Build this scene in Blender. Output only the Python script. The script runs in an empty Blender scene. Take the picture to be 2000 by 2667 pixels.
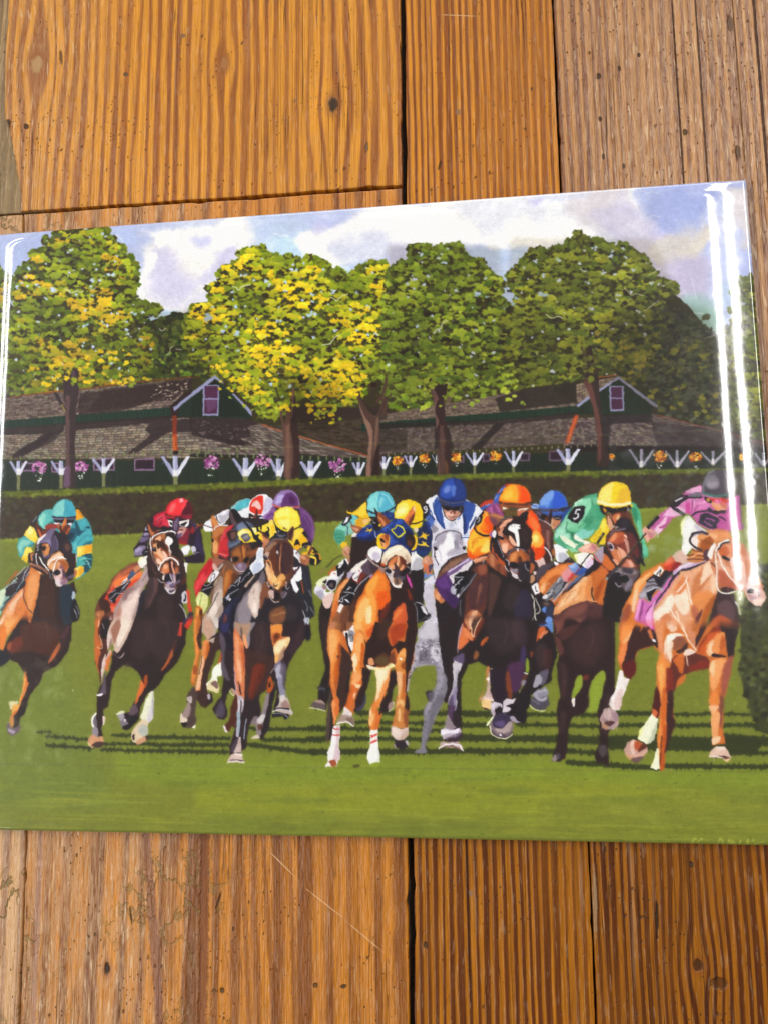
# A glossy picture board of a horse race lying on an old varnished plank floor.
import bpy, bmesh, math, random
import numpy as np
# ---- camera recovered from the vanishing points of the board's edges (photo pixels 2000 x 2667)
PW, PH = 2000.0, 2667.0
FPX = 1990.0
_vx = np.array([17334.0, -496.0, -FPX]); _vx /= np.linalg.norm(_vx)
_vy = np.array([-227.0, -15913.0, FPX]); _vy -= _vx*_vx.dot(_vy); _vy /= np.linalg.norm(_vy)
_vz = np.cross(_vx, _vy)
RW = np.stack([_vx, _vy, _vz])          # rows: world axes in camera (x right, y down, z forward)
CAM_H = 0.52                            # metres above the floor
THICK = 0.009                           # board thickness
def plane_pt(u, v, z=0.0):
    """where the photo's point (u, v) lies on the level z (metres)"""
    r = np.stack([(np.asarray(u, float)-PW/2)/FPX, (np.asarray(v, float)-PH/2)/FPX, np.ones_like(np.asarray(u, float))])
    w = RW @ r.reshape(3, -1)
    t = (z-CAM_H)/w[2]
    return w[0]*t, w[1]*t
# ---- camera, world, lamps, exposure ----------------------------------------------------
sc = bpy.context.scene
COL = sc.collection
cam = bpy.data.cameras.new('camera'); co = bpy.data.objects.new('camera', cam); COL.objects.link(co)
cam.sensor_fit = 'VERTICAL'; cam.sensor_height = 36.0; cam.lens = FPX/PH*36.0
cam.clip_start = 0.01; cam.clip_end = 100
from mathutils import Matrix
M = np.stack([RW[:, 0], -RW[:, 1], -RW[:, 2]], 1)         # camera's right, up and back in world axes
co.matrix_world = Matrix([[*M[0], 0], [*M[1], 0], [*M[2], CAM_H], [0, 0, 0, 1]])
sc.camera = co
sc.render.resolution_x, sc.render.resolution_y = 767, 1024
w = bpy.data.worlds.new('World'); sc.world = w; w.use_nodes = True
w.node_tree.nodes['Background'].inputs[0].default_value = (1.0, .97, .93, 1)
w.node_tree.nodes['Background'].inputs[1].default_value = 0.17
def area(name, loc, target, sx, sy, watts, col=(1, 1, 1)):
    d = bpy.data.lights.new(name, 'AREA'); d.shape = 'RECTANGLE'; d.size = sx; d.size_y = sy; d.energy = watts; d.color = col
    o = bpy.data.objects.new(name, d); COL.objects.link(o); o.location = loc
    z = np.array(loc, float)-np.array(target, float); z /= np.linalg.norm(z)
    y = np.array([0, 1, 0.0]); x = np.cross(y, z); x /= np.linalg.norm(x); y = np.cross(z, x)
    o.rotation_euler = Matrix([[x[i], y[i], z[i]] for i in range(3)]).to_euler()
    return o
# two long bright windows whose glints run down the coating's rims, and an added broad fill lamp beyond the mirror angle
area('window_right', (1.27, 1.08, 2.2), (0.1, 0.6, 0), 0.19, 2.05, 39, (1, .98, .95))
area('window_left', (-2.38, -0.10, 2.2), (-.1, -.1, 0), 0.27, 4.9, 86, (.98, .99, 1))
area('fill_far', (0.3, 4.4, 1.9), (0, 0, 0), 3.2, 1.3, 72, (1, .97, .93))
sc.view_settings.view_transform = 'Standard'; sc.view_settings.look = 'None'
sc.view_settings.exposure = 0.0; sc.view_settings.gamma = 1.0; sc.view_settings.use_curve_mapping = False
sc.render.film_transparent = False
sc.cycles.max_bounces = 6

# ---- node helpers ----------------------------------------------------------------------
class NT:
    def __init__(s, name):
        s.m = bpy.data.materials.new(name); s.m.use_nodes = True; s.t = s.m.node_tree
        s.p = s.t.nodes['Principled BSDF']
    def n(s, kind, **kw):
        nd = s.t.nodes.new(kind)
        for k, v in kw.items():
            if hasattr(nd, k): setattr(nd, k, v)
        return nd
    def put(s, sock, v):
        if isinstance(v, bpy.types.NodeSocket): s.t.links.new(v, sock)
        elif v is not None: sock.default_value = v
    def math(s, op, a, b=None, c=None, clamp=False):
        nd = s.n('ShaderNodeMath', operation=op); nd.use_clamp = clamp
        for i, v in enumerate((a, b, c)): s.put(nd.inputs[i], v)
        return nd.outputs[0]
    def ramp(s, fac, stops, interp='LINEAR'):
        nd = s.n('ShaderNodeValToRGB'); nd.color_ramp.interpolation = interp; s.put(nd.inputs[0], fac)
        e = nd.color_ramp.elements
        while len(e) < len(stops): e.new(0.5)
        for i, (p, c) in enumerate(stops):
            e[i].position = p; e[i].color = (*c, 1) if len(c) == 3 else c
        return nd.outputs[0]
    def mix(s, fac, a, b, mode='MIX'):
        nd = s.n('ShaderNodeMix', data_type='RGBA', blend_type=mode); s.put(nd.inputs[0], fac)
        for sock, v in ((nd.inputs[6], a), (nd.inputs[7], b)):
            s.put(sock, v if isinstance(v, bpy.types.NodeSocket) else (*v, 1))
        return nd.outputs[2]
    def noise(s, vec, scale, detail=2, rough=.5, dist=0):
        nd = s.n('ShaderNodeTexNoise'); s.put(nd.inputs['Vector'], vec)
        nd.inputs['Scale'].default_value = scale; nd.inputs['Detail'].default_value = detail
        nd.inputs['Roughness'].default_value = rough; nd.inputs['Distortion'].default_value = dist
        return nd.outputs[0]
    def xyz(s, x, y, z=0.0):
        nd = s.n('ShaderNodeCombineXYZ')
        for i, v in enumerate((x, y, z)): s.put(nd.inputs[i], v)
        return nd.outputs[0]
    def step(s, v, a, b):
        nd = s.n('ShaderNodeMapRange', interpolation_type='SMOOTHSTEP'); s.put(nd.inputs[0], v)
        nd.inputs[1].default_value = a; nd.inputs[2].default_value = b
        return nd.outputs[0]
def lin(h):
    c = [int(h[i:i+2], 16)/255 for i in (0, 2, 4)]
    return tuple(x/12.92 if x <= .04045 else ((x+.055)/1.055)**2.4 for x in c)
def tag(o, label=None, cat=None, kind=None, group=None):
    for k, v in (('label', label), ('category', cat), ('kind', kind), ('group', group)):
        if v: o[k] = v
    return o
def mesh_obj(name, verts, faces, mat, parent=None):
    me = bpy.data.meshes.new(name); me.from_pydata([tuple(v) for v in verts], [], faces); me.update()
    o = bpy.data.objects.new(name, me); COL.objects.link(o); me.materials.append(mat)
    if parent: o.parent = parent
    return o
# ---- the plank floor -------------------------------------------------------------------
def world_xy(u, v):
    x, y = plane_pt(u, v, 0.0); return float(x[0]), float(y[0])

def wood(name, seed, pitch, light, dark, marks=(), wander=.010, flat=0.0, worn=0.0, pits=1.0, grey=None, gouge=0.0, sharp=.5, streaks=1.0, mid_=.52, coat=.30, wear=None):
    """old varnished pine: growth rings run along y; pitch in metres; marks are (u, v, rx, ry, degrees, colour, strength) in photo pixels"""
    t = NT(name)
    g = t.n('ShaderNodeNewGeometry'); sp = t.n('ShaderNodeSeparateXYZ'); t.put(sp.inputs[0], g.outputs['Position'])
    x, y = sp.outputs[0], sp.outputs[1]
    # rings bend round the knots
    bend = None
    for (u, v, rx, ry, a, c, k) in marks:
        if k < 1.5: continue
        cx, cy = world_xy(u, v); R = rx/4000*2.6
        dx = t.math('SUBTRACT', x, cx); dy = t.math('MULTIPLY', t.math('SUBTRACT', y, cy), .42)
        d2 = t.math('ADD', t.math('MULTIPLY', dx, dx), t.math('MULTIPLY', dy, dy))
        f = t.math('DIVIDE', t.math('MULTIPLY', dx, -R*R*.9), t.math('ADD', d2, R*R*.8))
        bend = f if bend is None else t.math('ADD', bend, f)
    big = t.noise(t.xyz(t.math('MULTIPLY', x, 9), t.math('MULTIPLY', y, 1.3), seed), 1, 2, .5)
    mid = t.noise(t.xyz(t.math('MULTIPLY', x, 60), t.math('MULTIPLY', y, 2.2), seed+3), 1, 1, .5)
    wig = t.noise(t.xyz(t.math('MULTIPLY', x, 90), t.math('MULTIPLY', y, 22), seed+7), 1, 2, .5)
    xx = t.math('ADD', x, t.math('MULTIPLY', t.math('SUBTRACT', big, .5), wander*2.6))
    xx = t.math('ADD', xx, t.math('MULTIPLY', t.math('SUBTRACT', mid, .5), pitch*1.3))
    xx = t.math('ADD', xx, t.math('MULTIPLY', t.math('SUBTRACT', wig, .5), pitch*.35))
    if bend is not None: xx = t.math('ADD', xx, bend)
    ph = t.math('FRACT', t.math('DIVIDE', xx, pitch))
    tri = t.math('ABSOLUTE', t.math('SUBTRACT', t.math('MULTIPLY', ph, 2), 1))       # 0 in the late wood's middle
    wid = t.noise(t.xyz(t.math('MULTIPLY', xx, .55/pitch), t.math('MULTIPLY', y, .8), seed+11), 1, 1, .5)
    ring = t.math('ADD', tri, t.math('MULTIPLY', t.math('SUBTRACT', wid, .5), 1.25))
    ring = t.step(ring, mid_-sharp*.30, mid_+sharp*.30)                                  # 1 = pale early wood
    fib = t.noise(t.xyz(t.math('MULTIPLY', x, 1500), t.math('MULTIPLY', y, 34), seed+13), 1, 3, .6)
    fib2 = t.noise(t.xyz(t.math('MULTIPLY', x, 420), t.math('MULTIPLY', y, 9), seed+17), 1, 3, .6)
    blot = t.noise(t.xyz(t.math('MULTIPLY', x, 14), t.math('MULTIPLY', y, 5), seed+19), 1, 3, .55)
    L, D = lin(light), lin(dark)
    base = t.mix(ring, D, L)
    base = t.mix(t.math('MULTIPLY', t.step(blot, .40, .66), .45), base, tuple(.62*a+.38*b for a, b in zip(L, D)))
    base = t.mix(1.0, base, t.ramp(fib2, [(.25, (.70, .66, .60)), (.5, (1, 1, 1)), (.78, (1.22, 1.22, 1.2))]), 'MULTIPLY')
    base = t.mix(1.0, base, t.ramp(fib, [(.28, (.70, .64, .58)), (.55, (1, 1, 1)), (.8, (1.2, 1.2, 1.2))]), 'MULTIPLY')
    # pale bleached streaks where the varnish has gone along the grain
    ble = t.noise(t.xyz(t.math('MULTIPLY', x, 210), t.math('MULTIPLY', y, 8), seed+23), 1, 3, .62)
    bm = t.step(ble, .60, .72)
    base = t.mix(t.math('MULTIPLY', bm, .34*streaks), base, lin('c0a080'))
    wk = worn
    if wear: wk = t.math('ADD', .10*worn, t.math('MULTIPLY', worn, t.step(t.math('ADD', x, t.math('MULTIPLY', t.math('SUBTRACT', big, .5), .12)), *wear)))
    if worn > 0:
        wn = t.noise(t.xyz(t.math('MULTIPLY', x, 700), t.math('MULTIPLY', y, 60), seed+29), 1, 4, .7)
        base = t.mix(t.math('MULTIPLY', t.step(wn, .34, .62), t.math('MULTIPLY', wk, 1.6, clamp=True)), base, lin('c69a6c'))
        base = t.mix(t.math('MULTIPLY', t.step(wn, .62, .74), t.math('MULTIPLY', wk, 1.1)), base, lin('e8cda4'))
    if grey: base = t.mix(t.math('MULTIPLY', t.step(blot, .3, .6), .85), base, lin(grey))
    # short raised flakes and dark ticks along the grain
    fl = t.noise(t.xyz(t.math('MULTIPLY', x, 620), t.math('MULTIPLY', y, 62), seed+51), 1, 2, .55)
    base = t.mix(t.math('MULTIPLY', t.step(fl, .60, .70), t.math('ADD', .12, t.math('MULTIPLY', wk, 1.0))), base, lin('edcfa6'))
    base = t.mix(t.math('MULTIPLY', t.math('SUBTRACT', 1, t.step(fl, .28, .38)), .30+.5*worn), base, tuple(v*.45 for v in D))
    # fine checks: dark hairlines along the grain
    chk = t.noise(t.xyz(t.math('MULTIPLY', x, 330), t.math('MULTIPLY', y, 3.4), seed+31), 1, 1, .4)
    cm = t.math('SUBTRACT', 1, t.step(t.math('ABSOLUTE', t.math('SUBTRACT', chk, .5)), .0015, .012))
    cgate = t.step(t.noise(t.xyz(t.math('MULTIPLY', x, 25), t.math('MULTIPLY', y, 6), seed+33), 1, 1, .5), .52, .60)
    cm = t.math('MULTIPLY', cm, cgate)
    base = t.mix(t.math('MULTIPLY', cm, .7), base, lin('4c2a14'))
    # pits and dents full of dirt
    pit = None
    for sx, sy, lo, hi, gate in ((190, 120, .05, .20, .72), (420, 260, .05, .24, .66), (75, 42, .03, .11, .90)):
        v = t.n('ShaderNodeTexVoronoi', feature='F1'); v.inputs['Scale'].default_value = 1
        wob = t.math('MULTIPLY', t.noise(t.xyz(t.math('MULTIPLY', x, 800), t.math('MULTIPLY', y, 800), seed+2), 1, 1), .35)
        t.put(v.inputs['Vector'], t.xyz(t.math('ADD', t.math('MULTIPLY', x, sx), wob), t.math('ADD', t.math('MULTIPLY', y, sy), wob), seed+sx))
        cs = t.n('ShaderNodeSeparateColor'); t.put(cs.inputs[0], v.outputs['Color'])
        k = t.math('MULTIPLY', t.math('SUBTRACT', 1, t.step(v.outputs['Distance'], lo, hi)), t.step(cs.outputs[0], gate-.07*pits, gate+.12))
        pit = k if pit is None else t.math('MAXIMUM', pit, k)
    pg = t.step(t.noise(t.xyz(t.math('MULTIPLY', x, 24), t.math('MULTIPLY', y, 15), seed+61), 1, 2, .6), .44, .62)
    pit = t.math('MULTIPLY', pit, t.math('ADD', .12, pg), clamp=True)
    base = t.mix(t.math('MULTIPLY', pit, .78), base, lin('5b4836'))
    if gouge > 0:
        gn = t.noise(t.xyz(t.math('MULTIPLY', x, 42), t.math('MULTIPLY', y, 30), seed+41), 1, 4, .62)
        gm = t.math('SUBTRACT', 1, t.step(t.math('ABSOLUTE', t.math('SUBTRACT', gn, .5)), .004, .030))
        gg = t.step(t.noise(t.xyz(t.math('MULTIPLY', x, 22), t.math('MULTIPLY', y, 18), seed+43), 1, 2, .5), .47, .60)
        gm = t.math('MULTIPLY', t.math('MULTIPLY', gm, gg), t.step(x, -.12, -.20))
        base = t.mix(t.math('MULTIPLY', gm, gouge), base, lin('826a3c'))
        pit = t.math('MAXIMUM', pit, t.math('MULTIPLY', gm, gouge*.7))
    for (u, v, rx, ry, a, c, k) in marks:
        cx, cy = world_xy(u, v); ca, sa = math.cos(math.radians(a)), math.sin(math.radians(a))
        dx = t.math('SUBTRACT', x, cx); dy = t.math('SUBTRACT', y, cy)
        jj = t.math('MULTIPLY', t.math('SUBTRACT', t.noise(t.xyz(t.math('MULTIPLY', x, 260), t.math('MULTIPLY', y, 260), u), 1, 2), .5), 1.0)
        p = t.math('DIVIDE', t.math('ADD', t.math('MULTIPLY', dx, ca), t.math('MULTIPLY', dy, sa)), rx/4000)
        q = t.math('DIVIDE', t.math('SUBTRACT', t.math('MULTIPLY', dy, ca), t.math('MULTIPLY', dx, sa)), ry/4000)
        r = t.math('SQRT', t.math('ADD', t.math('MULTIPLY', p, p), t.math('MULTIPLY', q, q)))
        mk = t.math('SUBTRACT', 1, t.step(t.math('ADD', r, jj), .6, 1.15))
        if k >= 1.5:
            halo = t.math('SUBTRACT', 1, t.step(r, 1.0, 2.3))
            base = t.mix(t.math('MULTIPLY', halo, .5), base, lin('8a4c1c'))
        base = t.mix(t.math('MULTIPLY', mk, min(k, 1.0 if k < 1.5 else .92)), base, lin(c))
        if lin(c)[0] < .2: pit = t.math('MAXIMUM', pit, t.math('MULTIPLY', mk, .9))
    t.put(t.p.inputs['Base Color'], base)
    rough = t.math('ADD', .40, t.math('MULTIPLY', fib, .22))
    t.put(t.p.inputs['Roughness'], rough)
    t.p.inputs['Specular IOR Level'].default_value = .20
    t.put(t.p.inputs['Coat Weight'], t.math('SUBTRACT', coat, t.math('MULTIPLY', pit, coat*.9))); t.p.inputs['Coat Roughness'].default_value = .30
    # relief: late wood stands proud, fibres, pits, checks
    h = t.math('MULTIPLY', ring, -.00022)
    h = t.math('ADD', h, t.math('MULTIPLY', fib2, .00045+.0008*worn))
    h = t.math('ADD', h, t.math('MULTIPLY', fib, .00012+.0003*worn))
    h = t.math('ADD', h, t.math('MULTIPLY', t.noise(t.xyz(t.math('MULTIPLY', x, 260), t.math('MULTIPLY', y, 60), seed+37), 1, 3, .6), .0007+.0016*worn))
    h = t.math('ADD', h, t.math('MULTIPLY', pit, -.0011)); h = t.math('ADD', h, t.math('MULTIPLY', cm, -.0007))
    b = t.n('ShaderNodeBump'); b.inputs['Strength'].default_value = 1.0; b.inputs['Distance'].default_value = 1.0; t.put(b.inputs['Height'], h)
    t.put(t.p.inputs['Normal'], b.outputs[0]); t.put(t.p.inputs['Coat Normal'], b.outputs[0])
    return t.m

def plank(name, outline, mat, parent, z=0.0, th=.022, bev=.0012, seed=1, chip=.02):
    """a board with slightly worn, wandering edges; outline counterclockwise in metres"""
    rnd = random.Random(seed); pts = []
    n = len(outline)
    for i in range(n):
        (x0, y0), (x1, y1) = outline[i], outline[(i+1) % n]
        L = math.hypot(x1-x0, y1-y0); k = max(int(L/.006), 1); nx, ny = (y1-y0)/L, -(x1-x0)/L
        d = 0
        for j in range(k):
            f = j/k; d = d*.8+rnd.uniform(-1, 1)*.00022
            e = d if 0 < j < k-1 else 0
            if rnd.random() < chip: e -= rnd.uniform(.0003, .0011)
            pts.append((x0+(x1-x0)*f+nx*e, y0+(y1-y0)*f+ny*e))
    bm = bmesh.new()
    top = [bm.verts.new((x, y, z)) for x, y in pts]
    f = bm.faces.new(top)
    r = bmesh.ops.extrude_face_region(bm, geom=[f])
    for v in [g for g in r['geom'] if isinstance(g, bmesh.types.BMVert)]: v.co.z -= th
    bmesh.ops.recalc_face_normals(bm, faces=bm.faces)
    ed = [e for e in bm.edges if abs(e.verts[0].co.z-z) < 1e-6 and abs(e.verts[1].co.z-z) < 1e-6]
    bmesh.ops.bevel(bm, geom=ed, offset=bev, segments=2, profile=.6, affect='EDGES', clamp_overlap=True)
    me = bpy.data.meshes.new(name); bm.to_mesh(me); bm.free()
    o = bpy.data.objects.new(name, me); COL.objects.link(o); me.materials.append(mat); o.parent = parent
    return o

floor = tag(bpy.data.objects.new('floor', None), kind='structure'); COL.objects.link(floor)
K = '2c2620'
wA = wood('pine_wide_rings', 3.1, .0088, 'dc9222', '985410', marks=[(868, 272, 15, 27, 0, K, 2), (97, 168, 20, 32, 0, 'b08a58', 2), (160, 150, 5, 30, 8, '4a3422', .8), (585, 165, 12, 22, 0, 'a06a34', 1.6),
          (955, 385, 5, 20, -6, '6b5a42', .8), (478, 93, 9, 9, 0, '7c5a3c', .9), (328, 194, 8, 7, 0, '5c4a38', .9), (70, 330, 9, 12, 20, '2e261e', .9), (20, 325, 12, 20, 0, '2e261e', .9)], wander=.006, sharp=.9, pits=1.6, streaks=.4, mid_=.42, worn=.22, coat=.5, wear=(-.27, -.335))
wB = wood('pine_tight_rings', 8.7, .0052, 'cc821c', '88480a', marks=[(1145, 430, 4, 15, -15, '3c2c20', .8), (1193, 292, 9, 10, 0, '8c6a4c', .8), (1190, 40, 60, 1.6, -9, 'd0a878', .8)], wander=.003, sharp=.7, pits=1.2, streaks=.6, mid_=.5)
wH = wood('pine_tight_shaded', 68.3, .0054, 'b06c10', '663206', marks=[(1108, 2462, 5, 9, 0, '46362a', .9), (1225, 2327, 7, 8, 0, '8c7058', .8), (1218, 2360, 2.4, 240, 0, '3c1e0c', .9)], wander=.003, sharp=.7, pits=1.2, streaks=.8)  # the upper plank's wood again, light falloff put into its darker colours
wC = wood('pine_worn', 15.2, .0062, 'b47a3a', '743c14', marks=[(1558, 198, 6, 11, 0, K, .9), (1663, 144, 4, 7, 0, K, .9), (1562, 310, 5, 9, 0, K, .9), (1921, 400, 7, 26, 0, '4a3c30', .7), (1783, 345, 6, 10, 0, '4a3c20', .9),
          (1612, 178, 4, 8, 0, K, .8), (1570, 408, 4, 9, 0, K, .8), (1623, 433, 4, 9, 0, K, .8), (1900, 60, 9, 26, 0, '5a4838', .7), (1767, 280, 2.6, 620, 0, '3c2010', .95), (1826, 240, 2.6, 560, 0, '442818', .9), (1988, 330, 3.5, 900, 0, '3c2010', .95), (1920, 180, 2, 300, 0, '54301c', .8)], wander=.006, sharp=.7, worn=.26, coat=1.0, pits=2.2, wear=(.05, .15), streaks=1.0)
wD = wood('pine_bottom_tight', 22.9, .0050, 'a0600c', '5a2a04', marks=[(1710, 2395, 4, 50, -3, '3a2a1c', .95), (1818, 2514, 13, 15, 0, '4c2c14', 1.6), (1873, 2562, 22, 15, 0, '4a2a12', .75),
          (1548, 2350, 6, 90, -1, 'a08462', .7), (1480, 2391, 4, 6, 0, '4a3c30', .9), (1800, 2252, 5, 7, 0, '4a3c30', .9)], wander=.004, sharp=.6, pits=1.0, streaks=.7)
wE = wood('pine_flat_sawn', 31.4, .0170, 'd28420', '80440a', marks=[(280, 2524, 9, 17, 0, '241e1a', 2), (400, 2415, 15, 420, 6, '80503a', .75), (532, 2415, 14, 480, 0, '7a4a34', .8), (98, 2415, 9, 420, 0, 'a07868', .6), (640, 2420, 8, 420, 3, '7c430f', .6), (700, 2420, 8, 400, 4, '7c430f', .6), (762, 2420, 8, 400, 2, '7c430f', .6),
          (735, 2250, 60, 1.6, -42, 'dcae7c', .9), (845, 2352, 70, 1.5, -35, 'dcae7c', .9), (950, 2440, 70, 1.5, -37, 'dcae7c', .9), (570, 2345, 3, 24, -20, '4a3018', .9), (342, 2385, 3, 22, 10, '4a3018', .9),
          (105, 2250, 10, 12, 0, 'c09478', .9), (895, 2570, 9, 5, 20, '4a3c28', .9), (822, 2567, 7, 7, 0, '4a3c28', .8), (580, 2580, 8, 8, 0, '4a3c28', .9)], wander=.016, sharp=1.0, mid_=.40, worn=.36, coat=.6, pits=1.7, wear=(-.17, -.26), gouge=.6, streaks=.6)
wF = wood('pine_grey_filler', 44.2, .0100, '9c8058', '705a3c', wander=.01, grey='86704a', worn=.15, pits=.8)
wG = wood('pine_left_edge', 51.6, .0100, 'd8a468', 'a06c40', wander=.01, worn=.24, coat=1.0, pits=1.6, gouge=.9)
AX = lambda y: -.0441+(y-.26)*.0092          # the open seam in the middle
def AXR(y): return AX(y)+.0030+(.0006 if y > .25 else .0010)
_r = random.Random(9); SPL = []                # splintered corner: long narrow fangs along the grain
for k in range(17):
    f = k/16; x = -.3555+.0150*f**.8; y = .388-.060*f
    SPL += [(x+_r.uniform(-.0004, .0004), y+_r.uniform(-.0002, .0002)), (x+_r.uniform(.0002, .0007), y-_r.uniform(.0016, .0030))]
plank('plank', [(-.5, .3075), (-.36, .3073), (-.32, .3068), (-.32, .62), (-.5, .62)], wF, floor, z=-.0016, seed=2)
plank('plank', [(-.3385, .3072), (AX(.30), .3048), (AX(.62), .62), (-.3575, .62), (-.3578, .45), (-.3565, .40)]+SPL+[(-.3390, .320)], wA, floor, seed=3, chip=.07)
plank('plank', [(AXR(.05), .0510), (.0675, .0510), (.0683, .30), (.0686, .62), (AXR(.62), .62)], wB, floor, seed=4)
plank('plank', [(AXR(-.6), -.6), (.0660, -.6), (.0672, -.15), (.0675, .0495), (AXR(.05), .0495)], wH, floor, seed=14)  # lower half of that plank, split under the board to carry the shaded tone
plank('plank', [(.0674, -.6), (.42, -.6), (.42, .62), (.0696, .62), (.0693, .30), (.0681, -.15)], wD, floor, seed=5) if False else None
plank('plank', [(.0686, .02), (.42, .02), (.42, .62), (.0699, .62), (.0696, .30)], wC, floor, seed=5)
plank('plank', [(.0672, -.6), (.42, -.6), (.42, .0185), (.0684, .0185), (.0681, -.15)], wD, floor, seed=6)
plank('plank', [(-.3100, -.6), (AX(-.6), -.6), (AX(.1), .1), (AX(.30), .3024), (-.3358, .3046), (-.3120, -.15)], wE, floor, seed=7, chip=.06)
plank('plank', [(-.56, -.6), (-.3112, -.6), (-.3132, -.15), (-.3374, .3045), (-.56, .3058)], wG, floor, seed=8)
d = NT('seam_dirt'); t = d
gn = t.noise(t.n('ShaderNodeTexCoord').outputs['Object'], 300, 4, .7)
t.put(t.p.inputs['Base Color'], t.ramp(gn, [(.3, lin('120e0a')), (.7, lin('3c3024'))])); t.p.inputs['Roughness'].default_value = .95
mesh_obj('subfloor', [(-.8, -.8, -.0065), (.8, -.8, -.0065), (.8, .8, -.0065), (-.8, .8, -.0065)], [(0, 1, 2, 3)], d.m, floor)
# seam filler: crumbly dirt standing nearly flush in the open joint
# ---- the printed picture: laid out in sheet coordinates (metres on the board's face), painted stroke by stroke
SX0, SX1, SY0, SY1 = -0.3540, 0.1915, -0.1476, 0.2853       # the board's outline
SS = 5200.0                                                  # painting pixels per metre
CW, CH = int((SX1-SX0)*SS), int((SY1-SY0)*SS)
CV = np.zeros((CH, CW, 3), np.float32)
RNG = random.Random(7)
TILE = {'Z': (0, 0, 1.0), 'A': (0, 1280, 5.53), 'B': (240, 1280, 5.53), 'C': (500, 1260, 4.879), 'D': (820, 1260, 5.184),
        'E': (1080, 1230, 4.879), 'F': (1380, 1240, 5.184), 'G': (1600, 1200, 4.1475), 'H': (0, 1580, 4.1475),
        'I': (400, 1580, 3.95), 'J': (800, 1580, 3.95), 'K': (1180, 1580, 3.95), 'L': (1560, 1580, 3.770),
        'P': (0, 540, 3.318), 'Q': (500, 540, 3.318), 'R': (1000, 480, 3.318), 'S': (1500, 440, 3.318),
        'T': (0, 880, 3.318), 'U': (500, 880, 3.318), 'V': (1000, 880, 3.318), 'W': (1500, 880, 3.318)}
PXM = 4030.0                                                 # photo pixels per metre near the middle of the sheet

def to_sheet(pts):
    p = np.asarray(pts, float)
    x, y = plane_pt(p[:, 0], p[:, 1], THICK)
    return np.stack([(x-SX0)*SS, (SY1-y)*SS], 1)

def hexc(s):
    return np.array([int(s[i:i+2], 16)/255.0 for i in (0, 2, 4)], np.float32), (int(s[6:8], 16)/255.0 if len(s) >= 8 else 1.0)

def smooth(pts, closed=True, n=5):
    p = np.asarray(pts, float); m = len(p); out = []
    if m < 3: return p
    idx = range(m) if closed else range(m-1)
    t = (np.arange(n)/n)[:, None]
    for i in idx:
        if closed: a, b, c, d = p[i-1], p[i], p[(i+1) % m], p[(i+2) % m]
        else: a, b, c, d = p[max(i-1, 0)], p[i], p[i+1], p[min(i+2, m-1)]
        out.append(0.5*((2*b)+(c-a)*t+(2*a-5*b+4*c-d)*t**2+(3*b-3*c+d-a)*t**3))
    if not closed: out.append(p[-1:])
    return np.concatenate(out)

def raster(poly, pad=0):
    """coverage mask of a polygon, 1 sample across and 3 down"""
    x0 = max(int(math.floor(poly[:, 0].min()))-pad-1, 0); x1 = min(int(math.ceil(poly[:, 0].max()))+pad+2, CW)
    y0 = max(int(math.floor(poly[:, 1].min()))-pad-1, 0); y1 = min(int(math.ceil(poly[:, 1].max()))+pad+2, CH)
    if x1 <= x0 or y1 <= y0: return None
    w, h = x1-x0, y1-y0
    K = 3
    acc = np.zeros((h*K, w+1), np.float32)
    ys = (np.arange(h*K)+0.5)/K+y0
    q = np.roll(poly, -1, 0)
    for (ax, ay), (bx, by) in zip(poly, q):
        if ay == by: continue
        s = 1.0
        if ay > by: ax, ay, bx, by, s = bx, by, ax, ay, -1.0
        i0 = max(int(math.ceil((ay-y0)*K-0.5)), 0); i1 = min(int(math.ceil((by-y0)*K-0.5)), h*K)
        if i1 <= i0: continue
        r = np.arange(i0, i1)
        xs = np.clip(ax+(ys[i0:i1]-ay)*(bx-ax)/(by-ay)-x0, 0, w-1e-3)
        ix = xs.astype(int); f = (xs-ix).astype(np.float32)
        np.add.at(acc, (r, ix), s*(1-f)); np.add.at(acc, (r, ix+1), s*f)
    m = np.clip(np.abs(np.cumsum(acc, 1)[:, :w]), 0, 1).reshape(h, K, w).mean(1)
    return m, x0, y0, x1, y1

def box(m, r):
    for ax in (0, 1):
        k = 2*r+1
        c = np.cumsum(np.pad(m, [(r+1, r) if a == ax else (0, 0) for a in (0, 1)], mode='constant'), axis=ax)
        n = m.shape[ax]
        m = (np.take(c, np.arange(k, k+n), ax)-np.take(c, np.arange(0, n), ax))/k
    return m

# photo row of every canvas pixel: lets a lower tile fade in over the strip it shares with the tile above
_yy = SY1-np.arange(CH)/SS; _xx = SX0+np.arange(CW)/SS
_w = np.stack([np.broadcast_to(_xx[None, ::8], (CH, len(_xx[::8]))), np.broadcast_to(_yy[:, None], (CH, len(_xx[::8]))), np.full((CH, len(_xx[::8])), THICK-CAM_H)])
_c = np.tensordot(RW.T, _w, 1)
ROWPX = np.repeat((_c[1]/_c[2]*FPX+PH/2).astype(np.float32), 8, 1)[:, :CW]
FADE = None

def vnoise(h, w, cell, seed):
    r = np.random.default_rng(seed)
    g = r.standard_normal((int(h/cell)+3, int(w/cell)+3)).astype(np.float32)
    y = np.arange(h)/cell; x = np.arange(w)/cell
    yi = y.astype(int); xi = x.astype(int); fy = (y-yi)[:, None].astype(np.float32); fx = (x-xi)[None].astype(np.float32)
    fy = fy*fy*(3-2*fy); fx = fx*fx*(3-2*fx)
    a = g[yi][:, xi]; b = g[yi][:, xi+1]; c = g[yi+1][:, xi]; d = g[yi+1][:, xi+1]
    return (a*(1-fx)+b*fx)*(1-fy)+(c*(1-fx)+d*fx)*fy

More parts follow.
